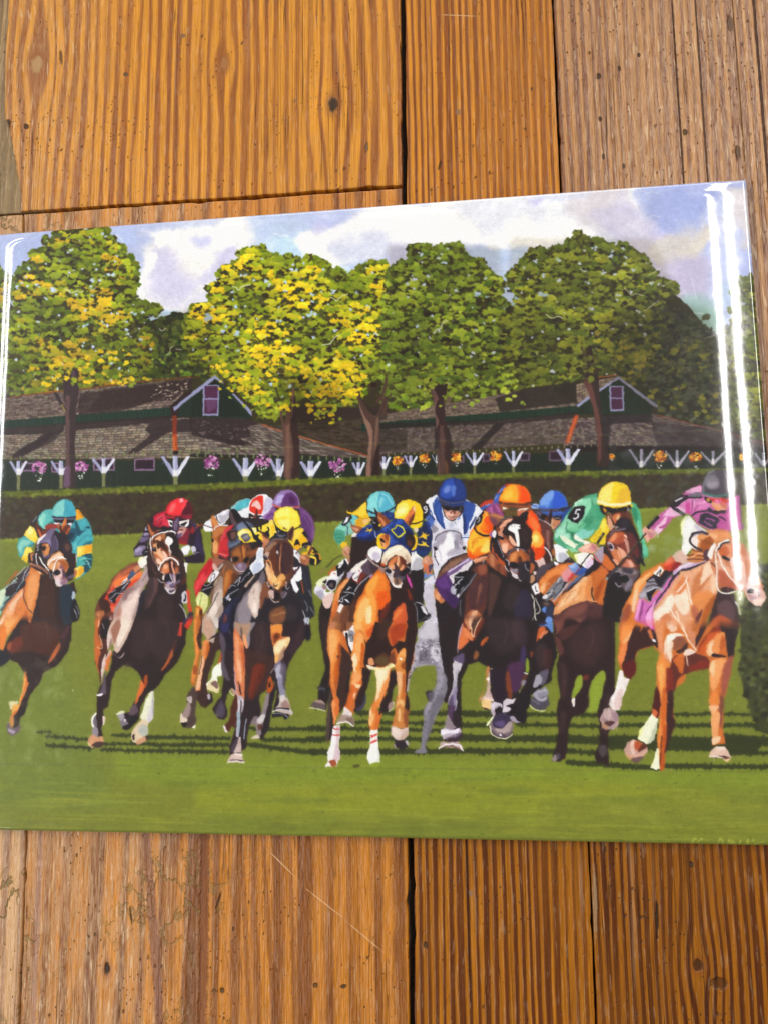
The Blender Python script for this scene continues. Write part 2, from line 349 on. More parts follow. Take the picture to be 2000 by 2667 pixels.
def warp(parts):
    global CV
    dx = sum(a*vnoise(CH, CW, c, s) for a, c, s in parts); dy = sum(a*vnoise(CH, CW, c, s+50) for a, c, s in parts)
    X = np.clip(np.arange(CW)[None]+dx, 0, CW-1.01); Y = np.clip(np.arange(CH)[:, None]+dy, 0, CH-1.01)
    xi = X.astype(np.int32); yi = Y.astype(np.int32); fx = (X-xi)[..., None].astype(np.float32); fy = (Y-yi)[..., None].astype(np.float32)
    CV = (CV[yi, xi]*(1-fx)+CV[yi, xi+1]*fx)*(1-fy)+(CV[yi+1, xi]*(1-fx)+CV[yi+1, xi+1]*fx)*fy

def lay(poly, col, alpha=1.0, feather=0, mode=None):
    g = raster(poly, int(feather*2.2)+1 if feather else 0)
    if g is None: return
    m, x0, y0, x1, y1 = g
    if feather >= 1:
        r = max(int(feather*0.6), 1)
        m = box(box(m.astype(np.float64), r), r)
    if FADE: m = m*np.clip((ROWPX[y0:y1, x0:x1]-FADE[0])/(FADE[1]-FADE[0]), 0, 1)
    m = (m*alpha)[..., None]
    v = CV[y0:y1, x0:x1]
    if mode == 'mul': v *= (1-m*(1-col))
    else: v += (col-v)*m

def ribbon(p, w0, w1=None, taper=False):
    p = np.asarray(p, float)
    d = np.gradient(p, axis=0); d /= np.maximum(np.linalg.norm(d, axis=1)[:, None], 1e-6)
    n = np.stack([-d[:, 1], d[:, 0]], 1); k = len(p)
    w = np.linspace(w0, w0 if w1 is None else w1, k)
    if taper: w = w*np.sin(np.linspace(0.12, math.pi-0.12, k))**0.6
    a = p+n*w[:, None]/2; b = p-n*w[:, None]/2
    return np.concatenate([a, b[::-1]])

def paint(script):
    """lines: «@T» picks a tile; s smooth area, p cornered area, lN line N wide, tN tapering line,
       each with a colour (rrggbb or rrggbbaa), an optional ~feather and points x,y"""
    global FADE
    ox, oy, sc = 0, 0, 1.0; FADE = None
    for ln in script.strip().split('\n'):
        tk = ln.split('#')[0].split()
        if not tk: continue
        if tk[0][0] == '@':
            ox, oy, sc = TILE[tk[0][1]]; FADE = {'H': (1600, 1618), 'I': (1598, 1618), 'J': (1598, 1618), 'K': (1600, 1618), 'L': (1612, 1638)}.get(tk[0][1]); continue
        op, c = tk[0], tk[1]
        fe = 0.0
        if '~' in c: c, fe = c.split('~'); fe = float(fe)/sc*SS/PXM
        col, al = hexc(c)
        pts = [(float(a)/sc+ox, float(b)/sc+oy) for a, b in (t.split(',') for t in tk[2:])]
        P = to_sheet(pts)
        if op[0] == 's': lay(smooth(P), col, al, fe)
        elif op[0] == 'p': lay(P, col, al, fe)
        elif op[0] == 'm': lay(P, col, al, fe, 'mul')
        elif op[0] in 'lt':
            w = float(op[1:] or 8)/sc*SS/PXM
            lay(ribbon(smooth(P, False, 6) if len(P) > 2 else np.linspace(P[0], P[-1], 8), w, taper=(op[0] == 't')), col, al, fe)
        elif op[0] == 'e':                                   # ellipse: centre, then radii
            (cx, cy), (rx, ry) = pts[0], [float(v)/sc for v in tk[3].split(',')]
            a = np.linspace(0, 2*math.pi, 20, endpoint=False)
            lay(to_sheet(np.stack([cx+rx*np.cos(a), cy+ry*np.sin(a)], 1)), col, al, fe)
    FADE = None

def inside(poly, x, y):
    c = False; n = len(poly); j = n-1
    for i in range(n):
        xi, yi = poly[i]; xj, yj = poly[j]
        if (yi > y) != (yj > y) and x < (xj-xi)*(y-yi)/(yj-yi)+xi: c = not c
        j = i
    return c

def T(tile, pts):
    ox, oy, sc = TILE[tile]
    return [(a/sc+ox, b/sc+oy) for a, b in pts]

def dab(x, y, r, col, al=1.0, squash=0.75, lean=0.0, lob=6, rough=0.35):
    """one leafy brush mark of radius r photo pixels"""
    k = lob*2
    a = np.linspace(0, 2*math.pi, k, endpoint=False)
    rr = r*(1+np.array([RNG.uniform(-rough, rough) for _ in range(k)]))
    px, py = rr*np.cos(a), rr*np.sin(a)*squash
    c, s = math.cos(lean), math.sin(lean)
    lay(to_sheet(np.stack([x+px*c-py*s, y+px*s+py*c], 1)), col, al)

def jitter(c, v=0.05):
    k = RNG.uniform(-v, v)
    return np.clip(c+np.array([k+RNG.uniform(-v, v)*0.4 for _ in range(3)], np.float32), 0, 1)

def scatter(poly, n, rmin, rmax, cols, clump=0, al=1.0, squash=0.75, v=0.04, lean=0.5, test=None):
    xs = [p[0] for p in poly]; ys = [p[1] for p in poly]
    cs = [hexc(c)[0] for c in cols]; k = 0; tries = 0
    while k < n and tries < n*20:
        tries += 1
        x, y = RNG.uniform(min(xs), max(xs)), RNG.uniform(min(ys), max(ys))
        if not inside(poly, x, y) or (test and not test(x, y)): continue
        col = jitter(cs[RNG.randrange(len(cs))], v)
        for q in range(1+(RNG.randrange(clump) if clump else 0)):
            r = RNG.uniform(rmin, rmax)
            dab(x, y, r, col, al, squash, RNG.uniform(-lean, lean))
            x += RNG.uniform(-1.8, 1.8)*r; y += RNG.uniform(-0.9, 0.9)*r; col = jitter(col, 0.02)
        k += 1
paint('''
@Z
p a9b5de -80,430 2080,430 2080,1000 -80,1000
s b9cbea~60 640,520 900,480 960,600 900,720 700,760 630,650
s a0afdd~30 -60,560 160,570 230,620 120,720 -60,800
s b0b6e4~40 840,500 980,500 1000,560 900,600 820,580
s f4f1ec~22 380,600 420,590 480,575 560,555 640,570 655,600 662,645 640,690 600,740 560,770 500,800 470,830 430,835 400,800 350,790 340,700 345,680 370,650 400,630
s ccc8e4~30 400,650 440,640 470,700 520,720 500,780 430,790 380,740 370,690
s c6c8ea~16 500,610 545,605 560,625 520,640 495,630
s c9c6e4~16 590,640 620,650 600,700 540,740 520,720 560,670
s dcdae8~18 480,800 520,760 560,780 540,830 440,840
s fbf8f2~12 560,585 600,575 640,600 650,640 620,640 580,610
s faf6f0~9 420,600 460,590 500,590 450,630 415,660 405,640
s fdfaf4~8 355,690 390,670 400,690 370,720 350,715
s a8b8e4~10 300,600 360,600 340,660 320,660 295,630
s b2d0ea~10 330,810 380,790 440,800 470,820 400,850 340,850
s b8d6ee~22 700,640 830,640 900,680 900,740 760,720 690,670
s fbf8f4~20 765,655 800,620 840,600 900,560 960,520 1100,490 1400,470 1640,450 1660,520 1640,600 1480,640 1360,640 1260,620 1200,650 1120,650 1060,660 1000,640 960,660 900,680 850,690 820,690 800,675
s c4c4e6~14 825,610 830,580 860,570 880,580 850,600 830,620
s cfd2e6~20 900,620 950,590 1000,600 1020,640 960,680 900,670
s cccaea~18 1010,640 1050,640 1070,670 1040,700 1000,700 990,670
s dfe1ea~26 1140,545 1260,520 1400,500 1500,500 1480,560 1380,580 1280,610 1180,580
s f8f4f0~14 1130,560 1190,560 1260,590 1300,600 1330,580 1360,560 1400,590 1350,630 1220,630 1130,610
s b7c9e8~24 1240,660 1290,630 1400,640 1420,680 1330,740 1320,850 1280,840 1260,700
s a9bde6~20 1290,690 1350,680 1330,760 1300,780
s c6c4e8~10 1370,515 1400,505 1400,525 1380,530
s cdcfe0~20 1500,520 1620,490 1640,560 1600,620 1520,610
s cfc8d0~24 1500,480 1620,470 1640,600 1560,620 1480,560
s 94a2d8~22 1670,510 1760,490 1850,490 1850,570 1780,580 1700,570
s 8f9ed8~18 1740,500 1830,500 1840,560 1780,560
s bab6da~26 1560,560 1680,560 1800,620 1840,680 1780,740 1700,760 1640,680 1560,620
s c4bfd6~24 1520,560 1600,560 1680,600 1700,650 1620,650
s c8c1c0~16 1690,600 1760,590 1830,600 1860,590 1850,620 1790,660 1740,680 1680,670
s d0c8c0~9 1780,640 1870,600 1880,610 1820,650 1750,685
s b4accf~20 1720,690 1830,660 1850,760 1780,800 1730,760
s 8fb0b4~20 1730,770 1850,760 1870,860 1800,870 1740,820
s 7fa6a0~14 1760,800 1860,790 1870,880 1820,880
s c9c2c8~18 1890,470 1960,470 1980,620 1930,620 1890,560
s 9ba8dc~18 1900,640 1990,620 1990,740 1900,740
s a0b6d8~10 1880,720 1960,700 1960,760 1880,780
s 8e9cd6~12 1700,470 1960,455 1960,475 1700,490
''')
warp([(26, 150, 1), (10, 50, 2), (4, 16, 3)])
for q, (x, y) in enumerate([(i*37 % 2000, 480+(i*61) % 330) for i in range(150)]):
    dab(x, y, RNG.uniform(14, 46), jitter(hexc('fdfcfa' if RNG.random() < .7 else 'd0d2ea')[0], .03), .10, .5, RNG.uniform(-.7, .3))
CV[:] = 1-(1-CV)*np.array([.86, .88, .93], np.float32)
# a darker mass of far foliage behind every crown
FAR = [(-60, 760), (0, 720), (20, 760), (60, 800), (340, 860), (400, 828), (450, 820), (500, 812), (560, 850), (900, 850), (1310, 880), (1500, 900), (1750, 770), (1790, 800),
       (1830, 850), (1880, 890), (1920, 900), (2060, 800), (2060, 1180), (-60, 1180)]
paint('''
@Z
p 332d17 -60,790 20,780 60,830 345,860 380,840 420,826 470,812 540,850 900,850 1310,880 1500,900 1750,760 1790,795 1830,845 1880,880 2060,860 2060,1250 -60,1250
''')
GREENS = ['4d5a1c', '5d6b20', '3c4a1a']
scatter([(360, 850), (430, 822), (500, 812), (560, 860), (560, 975), (350, 1000)], 420, 3, 11, ['47521c', '5b6624', '39431a', '2d3216'], 2)
scatter([(350, 900), (560, 880), (560, 975), (350, 1000)], 60, 3, 7, ['7f9a2c', '90a838', '6d8a28'], 2)
scatter([(1300, 880), (1730, 800), (1800, 820), (1880, 890), (1880, 1100), (1700, 1070), (1610, 980), (1300, 1010)], 900, 4, 13, ['2b2a18', '38381a', '454821', '3a3f22', '55592b'], 2)
scatter([(1700, 800), (1800, 830), (1880, 890), (1880, 1100), (1740, 1090), (1660, 1000)], 260, 3, 9, ['4c5040', '3b3f2e', '5a5e48', '2b2a1e'], 2)
scatter([(1880, 850), (2060, 780), (2060, 1170), (1900, 1110)], 500, 4, 12, ['4a4f22', '5c6124', '33341c', '6b6f2c'], 2)
scatter([(740, 1000), (1010, 1000), (1010, 1150), (760, 1110)], 200, 3, 9, ['39281c', '3a3a1c', '2c2014'], 1)

def crown(poly, n, lights, darks, holes, hole_col, light_al=1.0, rm=1.0, test=None):
    p = smooth(poly, True, 4)
    lay(to_sheet(p), hexc(darks[0])[0])
    # uneven outline: leaf bunches that overhang it
    for x, y in p[::1]:
        for _ in range(3):
            dab(x+RNG.uniform(-9, 9), y+RNG.uniform(-9, 9), RNG.uniform(4, 12)*rm, jitter(hexc(lights[RNG.randrange(2)])[0], .07)*RNG.uniform(.7, 1), 1, .85)
        if RNG.random() < .22:
            ox, oy = RNG.uniform(-16, 16), RNG.uniform(-14, 10); r = RNG.uniform(8, 15)*rm
            dab(x+ox, y+oy, r, hexc(darks[1])[0], 1, .85); c = jitter(hexc(lights[RNG.randrange(2)])[0], .05)
            for _ in range(5): dab(x+ox+RNG.uniform(-.7, .6)*r, y+oy-RNG.uniform(-.3, .8)*r, RNG.uniform(3, 6), jitter(c, .04), 1, .8)
    scatter(poly, n//2, 5*rm, 14*rm, darks, 1, v=0.02)
    scatter(poly, holes//2, 2, 6, [hole_col], 0, 0.95, .8, .02)
    scatter(poly, n//2, 4*rm, 10*rm, lights[:2]+darks[-1:], 2, .97, .72, .06)
    # bunches: a dark underside, then lit leaves on its upper left
    xs = [q[0] for q in poly]; ys = [q[1] for q in poly]; k = 0
    y0, y1 = min(ys), max(ys); ph = [RNG.uniform(0, 6) for _ in range(4)]; dk = [hexc(c)[0] for c in darks]; lt = [hexc(c)[0] for c in lights]
    while k < n*.5:
        x, y = RNG.uniform(min(xs), max(xs)), RNG.uniform(y0, y1)
        if not inside(poly, x, y): continue
        k += 1; R = RNG.uniform(9, 20)*rm
        f = .5*math.sin(x/37+y/61+ph[0])+.5*math.sin(y/29-x/53+ph[1])+.35*math.sin(x/17+ph[2])*math.sin(y/13+ph[3])
        base = lt[int(np.clip((.52+.42*f+RNG.uniform(-.3, .3))*len(lt), 0, len(lt)-1))]
        sh = 1.06+.10*f-.42*max(0, (y-y0)/(y1-y0)-.5)-.10*RNG.random()
        for _ in range(int(R*.22)): dab(x+RNG.uniform(-1, 1)*R, y+R*.6+RNG.uniform(-.2, .3)*R, RNG.uniform(4, 8)*rm, jitter(dk[RNG.randrange(len(dk))], .02), .85, .6)
        for _ in range(int(R*.55)):
            a = RNG.uniform(0, 6.28); q = RNG.random()**.6
            dab(x+math.cos(a)*q*R, y+math.sin(a)*q*R*.45, RNG.uniform(4, 8)*rm, jitter(base, .035)*(sh-.12*math.sin(a)*q), light_al, .72, RNG.uniform(-.6, .6), 5, .25)
    scatter(poly, n//14, 3*rm, 8*rm, darks, 3, v=0.02)
    scatter(poly, holes//2, 1.5, 4.5, [hole_col], 2, 0.9, .9, .02)
D1 = ['38341a', '423c18', '2c2616', '4c501e']
# far-left neighbour, cut by the board's edge
crown([(-70, 740), (-40, 715), (0, 716), (22, 735), (26, 790), (28, 900), (24, 1010), (-70, 1020)], 160, ['6e7a20', '7f8a24', '8f8a20', 'a88a1c'], D1, 14, 'c8d0e8')
# tree at the left
crown([(158, 592), (268, 586), (268, 628), (290, 632), (292, 646), (314, 648), (314, 672), (333, 674), (335, 696), (350, 700), (352, 730), (345, 770), (334, 782), (372, 790),
       (398, 800), (398, 812), (366, 816), (366, 850), (400, 900), (380, 960), (330, 990), (250, 1008), (140, 1022), (40, 1022), (22, 960), (28, 860), (42, 800), (40, 730), (62, 702),
       (85, 690), (88, 660), (120, 650), (135, 628), (152, 622)], 900, ['66761c', '77881e', '84921e', '8c9a1e', '9aa420', 'aca220', 'c09c20', 'ceaa1e'], D1, 120, 'c4d2ec')
# two yellow trees in the middle
crown([(500, 812), (520, 800), (556, 790), (552, 765), (566, 742), (578, 712), (592, 700), (622, 688), (640, 680), (645, 660), (668, 650), (686, 660), (700, 664), (712, 680), (730, 672),
       (746, 690), (762, 678), (780, 690), (800, 678), (820, 680), (830, 694), (850, 700), (856, 716), (880, 702), (892, 716), (904, 740), (922, 738), (932, 714), (952, 694), (984, 690),
       (1012, 702), (1030, 760), (1020, 860), (1010, 960), (960, 985), (920, 1060), (880, 1120), (800, 1010), (745, 1070), (690, 1080), (640, 1020), (560, 975), (500, 920), (488, 860)], 1800,
      ['7c8c1c', '8a981c', '8f9c1c', '9fa81e', 'b4b01e', 'ccbc1e', 'd8b81c', 'e4c01a'], D1, 150, 'bcd0ea')
crown([(1005, 745), (1030, 702), (1068, 684), (1080, 656), (1104, 646), (1126, 660), (1148, 648), (1178, 644), (1196, 652), (1214, 676), (1246, 688), (1264, 708), (1280, 720), (1294, 728),
       (1298, 770), (1306, 800), (1308, 860), (1340, 940), (1340, 1000), (1240, 1020), (1200, 1040), (1120, 1060), (1040, 1060), (1010, 1040), (1000, 900)], 900,
      ['6c7e22', '7a8c26', '8a9c28', '94a428', '5c7020', '9aa62c'], D1, 90, 'd0dcee')
crown([(1322, 812), (1346, 792), (1352, 762), (1334, 748), (1330, 716), (1350, 700), (1364, 680), (1384, 664), (1410, 660), (1432, 672), (1448, 654), (1470, 644), (1498, 625), (1520, 624),
       (1552, 632), (1582, 640), (1610, 640), (1636, 652), (1664, 672), (1690, 700), (1706, 726), (1748, 740), (1744, 764), (1712, 778), (1716, 800), (1734, 830), (1716, 880), (1680, 970),
       (1610, 985), (1545, 975), (1440, 1000), (1380, 1010), (1330, 990), (1300, 880)], 1100,
      ['667024', '727c26', '7e8828', '8a9028', '5a6822', '969a2a'], D1+['30301a'], 80, 'c8d4e4', .95)
crown([(1912, 770), (1930, 735), (1962, 728), (1990, 750), (2060, 760), (2060, 1100), (1930, 1090), (1912, 950)], 240, ['5f6a22', '747c26', '8a8c2a', '50581e'], D1, 16, 'a4b4d0')
scatter([(1430, 1000), (1600, 985), (1800, 860), (1880, 900), (1870, 1110), (1720, 1070), (1640, 990), (1500, 1000)], 150, 3, 8, ['6d7026', '80822a', '8c8c2c', '4c5440'], 2)

for x, y, r in [(139, 755, 12), (237, 730, 8), (289, 712, 9), (223, 846, 10), (268, 841, 9), (347, 816, 9), (611, 796, 10), (545, 826, 14), (759, 703, 8), (810, 823, 12), (617, 868, 9), (868, 754, 6),
                (1244, 769, 11), (1157, 685, 8), (1093, 661, 8), (1268, 775, 7), (1217, 718, 6), (1414, 718, 9), (1452, 676, 7), (1545, 648, 9), (1590, 669, 8), (1630, 687, 6), (1569, 708, 7), (1693, 735, 9),
                (1527, 735, 8), (1521, 705, 7), (1416, 766, 16), (1330, 790, 10), (1345, 775, 8), (75, 700, 7), (100, 745, 8), (1395, 680, 8), (1060, 740, 6), (1085, 850, 7), (700, 740, 6), (960, 800, 6), (930, 760, 7)]:
    c = hexc('c4d6ea' if y < 760 else 'b0c8d8')[0]
    for _ in range(3): dab(x+RNG.uniform(-.7, .7)*r, y+RNG.uniform(-.5, .5)*r, r*RNG.uniform(.3, .62), jitter(c, .03), .95, .7, 0, 5, .45)
scatter([(1700, 780), (1790, 812), (1880, 890), (1880, 1000), (1700, 1000)], 260, 3, 9, ['32361f', '40472a', '4d5432', '585e38', '2e2c1c'], 1, .85)
# birds
paint('''
@Q
l7 f4f4fa 700,226 735,228 762,250 800,240 840,258
l7 e6eacc 348,684 380,690 406,714 430,686 505,668
l7 dfe4b0 1195,775 1225,785 1250,812 1290,770 1350,750
l8 dfe4b4 1120,1190 1190,1180 1230,1130 1278,1104
@R
l9 e8e4c8 425,1290 450,1255 485,1250 500,1205 545,1175
l7 d8d8b8 1390,1120 1440,1155 1500,1140 1540,1160
@P
l7 dbdccf 565,705 600,715 615,742 660,726 710,735
l6 e6e8e0 1378,1050 1405,1065 1435,1040
l6 e8ecf6 1265,715 1310,730 1400,790
l6 e8ecf6 1010,235 1020,255 1050,270 1060,298
l6 d4d8c8 780,700 800,712 830,690
@S
l7 c9cbe0 520,190 570,185 610,208 640,195 712,205
l7 c9cbe0 480,405 570,398 610,420 660,405 725,418
l6 cdc9a0 405,1030 440,1050 470,1092 510,1078 580,1095
@T
l5 d8dccc 1440,140 1465,135 1475,90 1500,72
l5 e4e4dc 1522,95 1550,100 1575,98
@W
l8 a8a878 1450,510 1475,525 1530,525
''')

def shingles(quad, rows, n, cols, gap='40312c'):
    """courses of slates between the top edge quad[0]-quad[1] and the bottom edge quad[3]-quad[2]"""
    a, b, c, d = [np.array(q, float) for q in quad]
    lay(to_sheet([a, b, c, d]), hexc(gap)[0])
    cs = [hexc(x)[0] for x in cols]
    for r in range(rows):
        v0, v1 = (r+.08)/rows, (r+.96)/rows; u = -RNG.random()/n
        while u < 1:
            du = RNG.uniform(.6, 1.5)/n
            u0, u1 = max(u, 0), min(u+du*.92, 1)
            if u1 > u0:
                f = lambda s, t: (a*(1-s)+b*s)*(1-t)+(d*(1-s)+c*s)*t
                lay(to_sheet([f(u0, v0+RNG.uniform(0, .04)/rows*3), f(u1, v0), f(u1, v1), f(u0, v1-RNG.uniform(0, .05)/rows*3)]), jitter(cs[RNG.randrange(len(cs))], .035))
            u += du
def boards(quad, n, c0, c1):
    a, b, c, d = [np.array(q, float) for q in quad]
    lay(to_sheet([a, b, c, d]), hexc(c0)[0])
    for i in range(n):
        u = (i+RNG.random()*.5)/n
        p, q = a*(1-u)+b*u, d*(1-u)+c*u
        lay(ribbon(to_sheet([p, p*.5+q*.5, q]), 2.2), jitter(hexc(c1)[0], .02), .8)
LT = ['857566', '93836f', '7a6a5e', 'a09078', '6d5f55', '8d8576']
DK = ['473532', '52403a', '3c2c2a', '5c4a42', '44342f']
# ---- left barn
paint('''
@Z
p 33241f 730,1060 1010,1060 1010,1200 960,1200
''')
shingles([(700, 1105), (1002, 1085), (1002, 1180), (940, 1180)], 18, 16, ['3b2d22', '45362a', '302418', '3c3420'])
shingles([(-70, 1045), (500, 984), (456, 1060), (-70, 1102)], 11, 50, ['6e5c54', '7c6a60', '5c4a46', '8c7a6c'])
paint('''
@T
p 2e1f1eb8 760,470 1300,410 1659,350 1659,420 1500,540 1280,560 900,680 680,690 690,480
p 2c1d1c90~6 900,440 1659,350 1659,400 1300,560 1100,600 760,640
''')
scatter([(400, 1000), (500, 992), (470, 1040), (390, 1058)], 50, 1.5, 4, ['a08f80', 'b5a594'], 0, 1, .4)
boards([(-70, 1102), (456, 1060), (456, 1084), (-70, 1120)], 70, '1a2c22', '27463a')
shingles([(-70, 1122), (640, 1078), (640, 1192), (-70, 1196)], 15, 46, LT)
shingles([(520, 1085), (660, 1096), (968, 1192), (520, 1182)], 15, 40, ['6e625c', '80746a', '5c504a', '94867a', '4c403c'])
paint('''
@T
p 2d2022e6~4 -60,790 560,740 560,800 520,830 -60,840
p 2d2022e0~5 660,730 1480,670 1480,720 1290,740 660,800
p 2d2022e6~4 560,790 300,960 180,1040 80,1040 200,940 420,830
p 2d2022c8~6 380,830 540,800 480,880 240,1000 150,1000
p 2d2022e0~5 1290,740 1659,690 1659,810 1450,820 1380,870 1170,1000 1100,1000 1300,840 1260,790
@U
p 2b1f20e0~5 -20,680 480,690 590,740 480,770 520,850 420,870 500,910 380,930 160,870 0,840
p 2b1f2090~5 0,850 400,860 470,930 300,910
''')
scatter([(500, 1090), (640, 1110), (640, 1150), (520, 1130)], 60, 1.5, 5, ['4a3c3c', '5c4a48', '6e5e5c'], 0, .9, .4)
paint('''
@U
p 1e2c20 0,500 205,330 520,660 500,700 300,690 0,685
''')
boards([(500, 1040), (560, 985), (650, 1085), (500, 1085)], 26, '1c281d', '12170f')
paint('''
@T
l9 8c3a22 85,515 300,485 700,440 1100,390 1400,360 1659,340
p 2a1a1a 1470,590 1600,480 1659,430 1659,690 1480,680
p 1d2a20 1560,590 1659,510 1659,680 1540,680
p 9091b4 1500,600 1659,478 1659,508 1507,634
p 7a2e1a 1492,670 1532,670 1530,850 1494,850
p a8431e 1494,830 1530,830 1541,978 1498,978
p c8602a 1494,850 1512,850 1522,970 1500,970
e 1c1414 1520,990 24,16
@U
p 9091b4 0,470 200,320 270,380 270,395 205,352 0,512
p 9091b4 350,485 362,478 520,632 518,672
p 16170f 155,400 190,360 240,400
p 8d8db0 98,405 238,405 232,672 94,672
p 4a2440 112,414 228,414 220,656 108,656
p 6a4468a0 120,530 215,530 210,600 140,650
p 8d8db0 105,520 225,520 225,532 105,532
l11 a8502a 610,748 770,808
l10 b4582e 925,850 1080,895 1330,965 1545,1030
l5 8c3418 0,345 80,330
l4 55301e 490,712 610,746
p 201c18 -10,1000 1545,1035 1545,1060 -10,1030
''')
boards([(-70, 1200), (968, 1196), (968, 1270), (-70, 1290)], 190, '1d261d', '2c382a')
paint('''
@U
p 26211a 925,1000 1560,1050 1560,1240 925,1240
''')
boards([(780, 1190), (1000, 1195), (1000, 1256), (780, 1262)], 50, '1b211a', '262f24')
RAF = [(30+i*24.5, 1193-i*.9) for i in range(27)]+[(515+i*21, 1183+i*.6) for i in range(22)]
for x, y in RAF: lay(to_sheet([(x-2, y-5), (x+2, y-5), (x+2, y+6), (x-2, y+6)]), hexc('75824e')[0], .9)

def window(x0, y0, x1, y1, c='8a6a88'):
    lay(to_sheet([(x0, y0+2), (x1, y0), (x1, y1), (x0, y1+1)]), hexc(c)[0])
    lay(to_sheet([(x0+3.5, y0+5), (x1-3.5, y0+4), (x1-3.5, y1-4), (x0+3.5, y1-3)]), hexc('2a1a26')[0])
for w in [(57, 1204, 88, 1227), (244, 1193, 300, 1225), (351, 1193, 404, 1225), (135, 1204, 156, 1230)]: window(*w)
def ypost(x, top, joint, foot, span, wid, shade='a4a4c6', lite='dcdcec'):
    """a post with two raking braces, pale above and mossy at the foot"""
    A = hexc(shade)[0]; B = hexc(lite)[0]; G = hexc('7c7c50')[0]
    for s in (-1, 1):
        lay(to_sheet([(x+s*span, top+2), (x+s*(span-wid*.55), top), (x+s*wid*.1, joint-wid*.9), (x, joint+wid*.5), (x+s*wid*.45, joint+2)]), A if s < 0 else B)
    lay(to_sheet([(x-wid/2, top), (x+wid/2, top), (x+wid/2, joint), (x-wid/2, joint)]), A)
    lay(to_sheet([(x-wid/2, top), (x-wid*.1, top), (x-wid*.1, joint), (x-wid/2, joint)]), B, .55)
    lay(to_sheet([(x-wid/2, joint-16), (x+wid/2, joint-16), (x+wid*.42, joint), (x-wid*.42, joint)]), hexc('f0eee8')[0], .8)
    lay(to_sheet([(x-wid*.45, joint), (x+wid*.45, joint), (x+wid*.4, foot), (x-wid*.4, foot)]), G)
for a in [(49, 1200, 1236, 1276, 24, 10), (160, 1200, 1236, 1272, 28, 10), (271, 1193, 1232, 1268, 31, 10), (458, 1187, 1240, 1262, 38, 13), (640, 1192, 1240, 1254, 36, 13),
          (726, 1194, 1240, 1252, 25, 12), (809, 1200, 1240, 1248, 30, 14), (934, 1203, 1236, 1240, 18, 9)]: ypost(*a)

def basket(x, y, r, cols, low):
    scatter([(x-r*.8, y-2), (x+r*.8, y-2), (x+r*.25, y+r*1.7), (x-r*.25, y+r*1.7)], 26, 1, 2.2, low, 0, 1, 1)
    scatter([(x-r, y-r*.5), (x-r*.4, y-r), (x+r*.4, y-r), (x+r, y-r*.4), (x+r*.8, y+r*.5), (x-r*.8, y+r*.5)], 60, 1.8, 4, cols, 0, 1, .9)
PK = ['a0488c', 'c070ac', '7c3070', 'd89cc4', 'b060a0']; WH = ['dcdccf', 'c8d0b8', 'f0f0e8', '4e5c38']
for x, y, r in [(104, 1221, 19), (212, 1219, 18), (551, 1208, 20), (684, 1205, 20), (880, 1216, 22)]: basket(x, y, r, PK, WH)

# ---- right barn
shingles([(960, 1085), (1420, 1006), (1508, 1056), (960, 1104)], 11, 55, ['6c5a50', '7e6c5c', '584840', '8f7d68'])
paint('''
@V
p 2a211ce0~5 960,520 1240,430 1659,380 1659,560 1300,600 1000,640
p 2a211cb0~5 -100,640 30,600 20,700 -100,730
''')
boards([(940, 1104), (1506, 1056), (1506, 1076), (940, 1124)], 70, '1a2a1e', '254030')
shingles([(960, 1120), (1506, 1078), (1476, 1155), (960, 1184)], 14, 62, ['5c4e4a', '6b5c56', '4c403c', '75685e', '57493f'])
shingles([(1480, 1090), (1700, 1078), (2080, 1170), (1466, 1160)], 14, 60, ['584b4c', '6a5b5a', '4a3e40', '7c6d66', '8a7a6c'])
paint('''
@V
p 231c1ae0~5 440,770 560,770 600,960 430,960
p 251b1bdc~4 960,740 1050,730 830,960 740,960
p 251b1bc0~5 -60,740 1100,700 1659,640 1659,690 1050,740 -60,790
p 241c1690~6 -60,780 200,790 200,960 -60,980
p a8441e 1640,670 1659,660 1659,740 1600,900 1555,910
p d06a3c 1650,680 1659,680 1590,900 1572,905
@W
p a8441e 0,670 20,665 0,730
p 1d1514 -100,925 1700,940 1700,990 -100,985
p 241b1ed8~5 190,660 640,640 660,730 300,740 280,930 160,930 200,800
p 241b1e90~7 640,720 1300,800 1700,900 1700,950 700,950
p 2a1c1c 0,400 180,350 360,325 190,470 0,590
''')
shingles([(1500, 1000), (1606, 980), (1560, 1020), (1500, 1050)], 6, 12, ['8d7864', '9c8870', '6c5a4c'])
boards([(1500, 1064), (1606, 984), (1700, 1060), (1500, 1080)], 34, '1c2619', '27331f')
paint('''
@W
p 1c2619 0,600 360,350 660,600 640,660 0,660
''')
boards([(1556, 1022), (1606, 990), (1690, 1060), (1556, 1078)], 26, '1f2b1c', '121a10')
boards([(1500, 1062), (1556, 1030), (1556, 1078), (1500, 1078)], 10, '1f2b1c', '121a10')
paint('''
@W
p 9090ae 0,575 360,330 362,352 10,600
p 8c8cac 355,328 375,340 700,580 698,602 670,590 358,356
l9 a04c2c 180,345 260,330 352,322
p 8a8aa8 284,414 404,414 412,632 288,632
p 42203a 298,424 392,424 398,616 300,616
p 8a8aa8 296,516 396,516 396,526 296,526
l7 8a4426 690,672 800,690 1000,745 1280,812 1450,860 1659,918 1760,950
''')
boards([(1000, 1186), (2080, 1172), (2080, 1235), (1000, 1256)], 210, '1a201a', '232c22')
for w in [(1039, 1188, 1072, 1206), (1352, 1178, 1378, 1200), (1428, 1172, 1466, 1200), (1180, 1186, 1208, 1204), (1255, 1180, 1275, 1202)]: window(*w, c='6a5468')
for i in range(42):
    x = 1010+i*17; y = 1184-i*.75
    lay(to_sheet([(x-1.5, y-3), (x+1.5, y-3), (x+1.5, y+3), (x-1.5, y+3)]), hexc('8a8a6a')[0], .8)
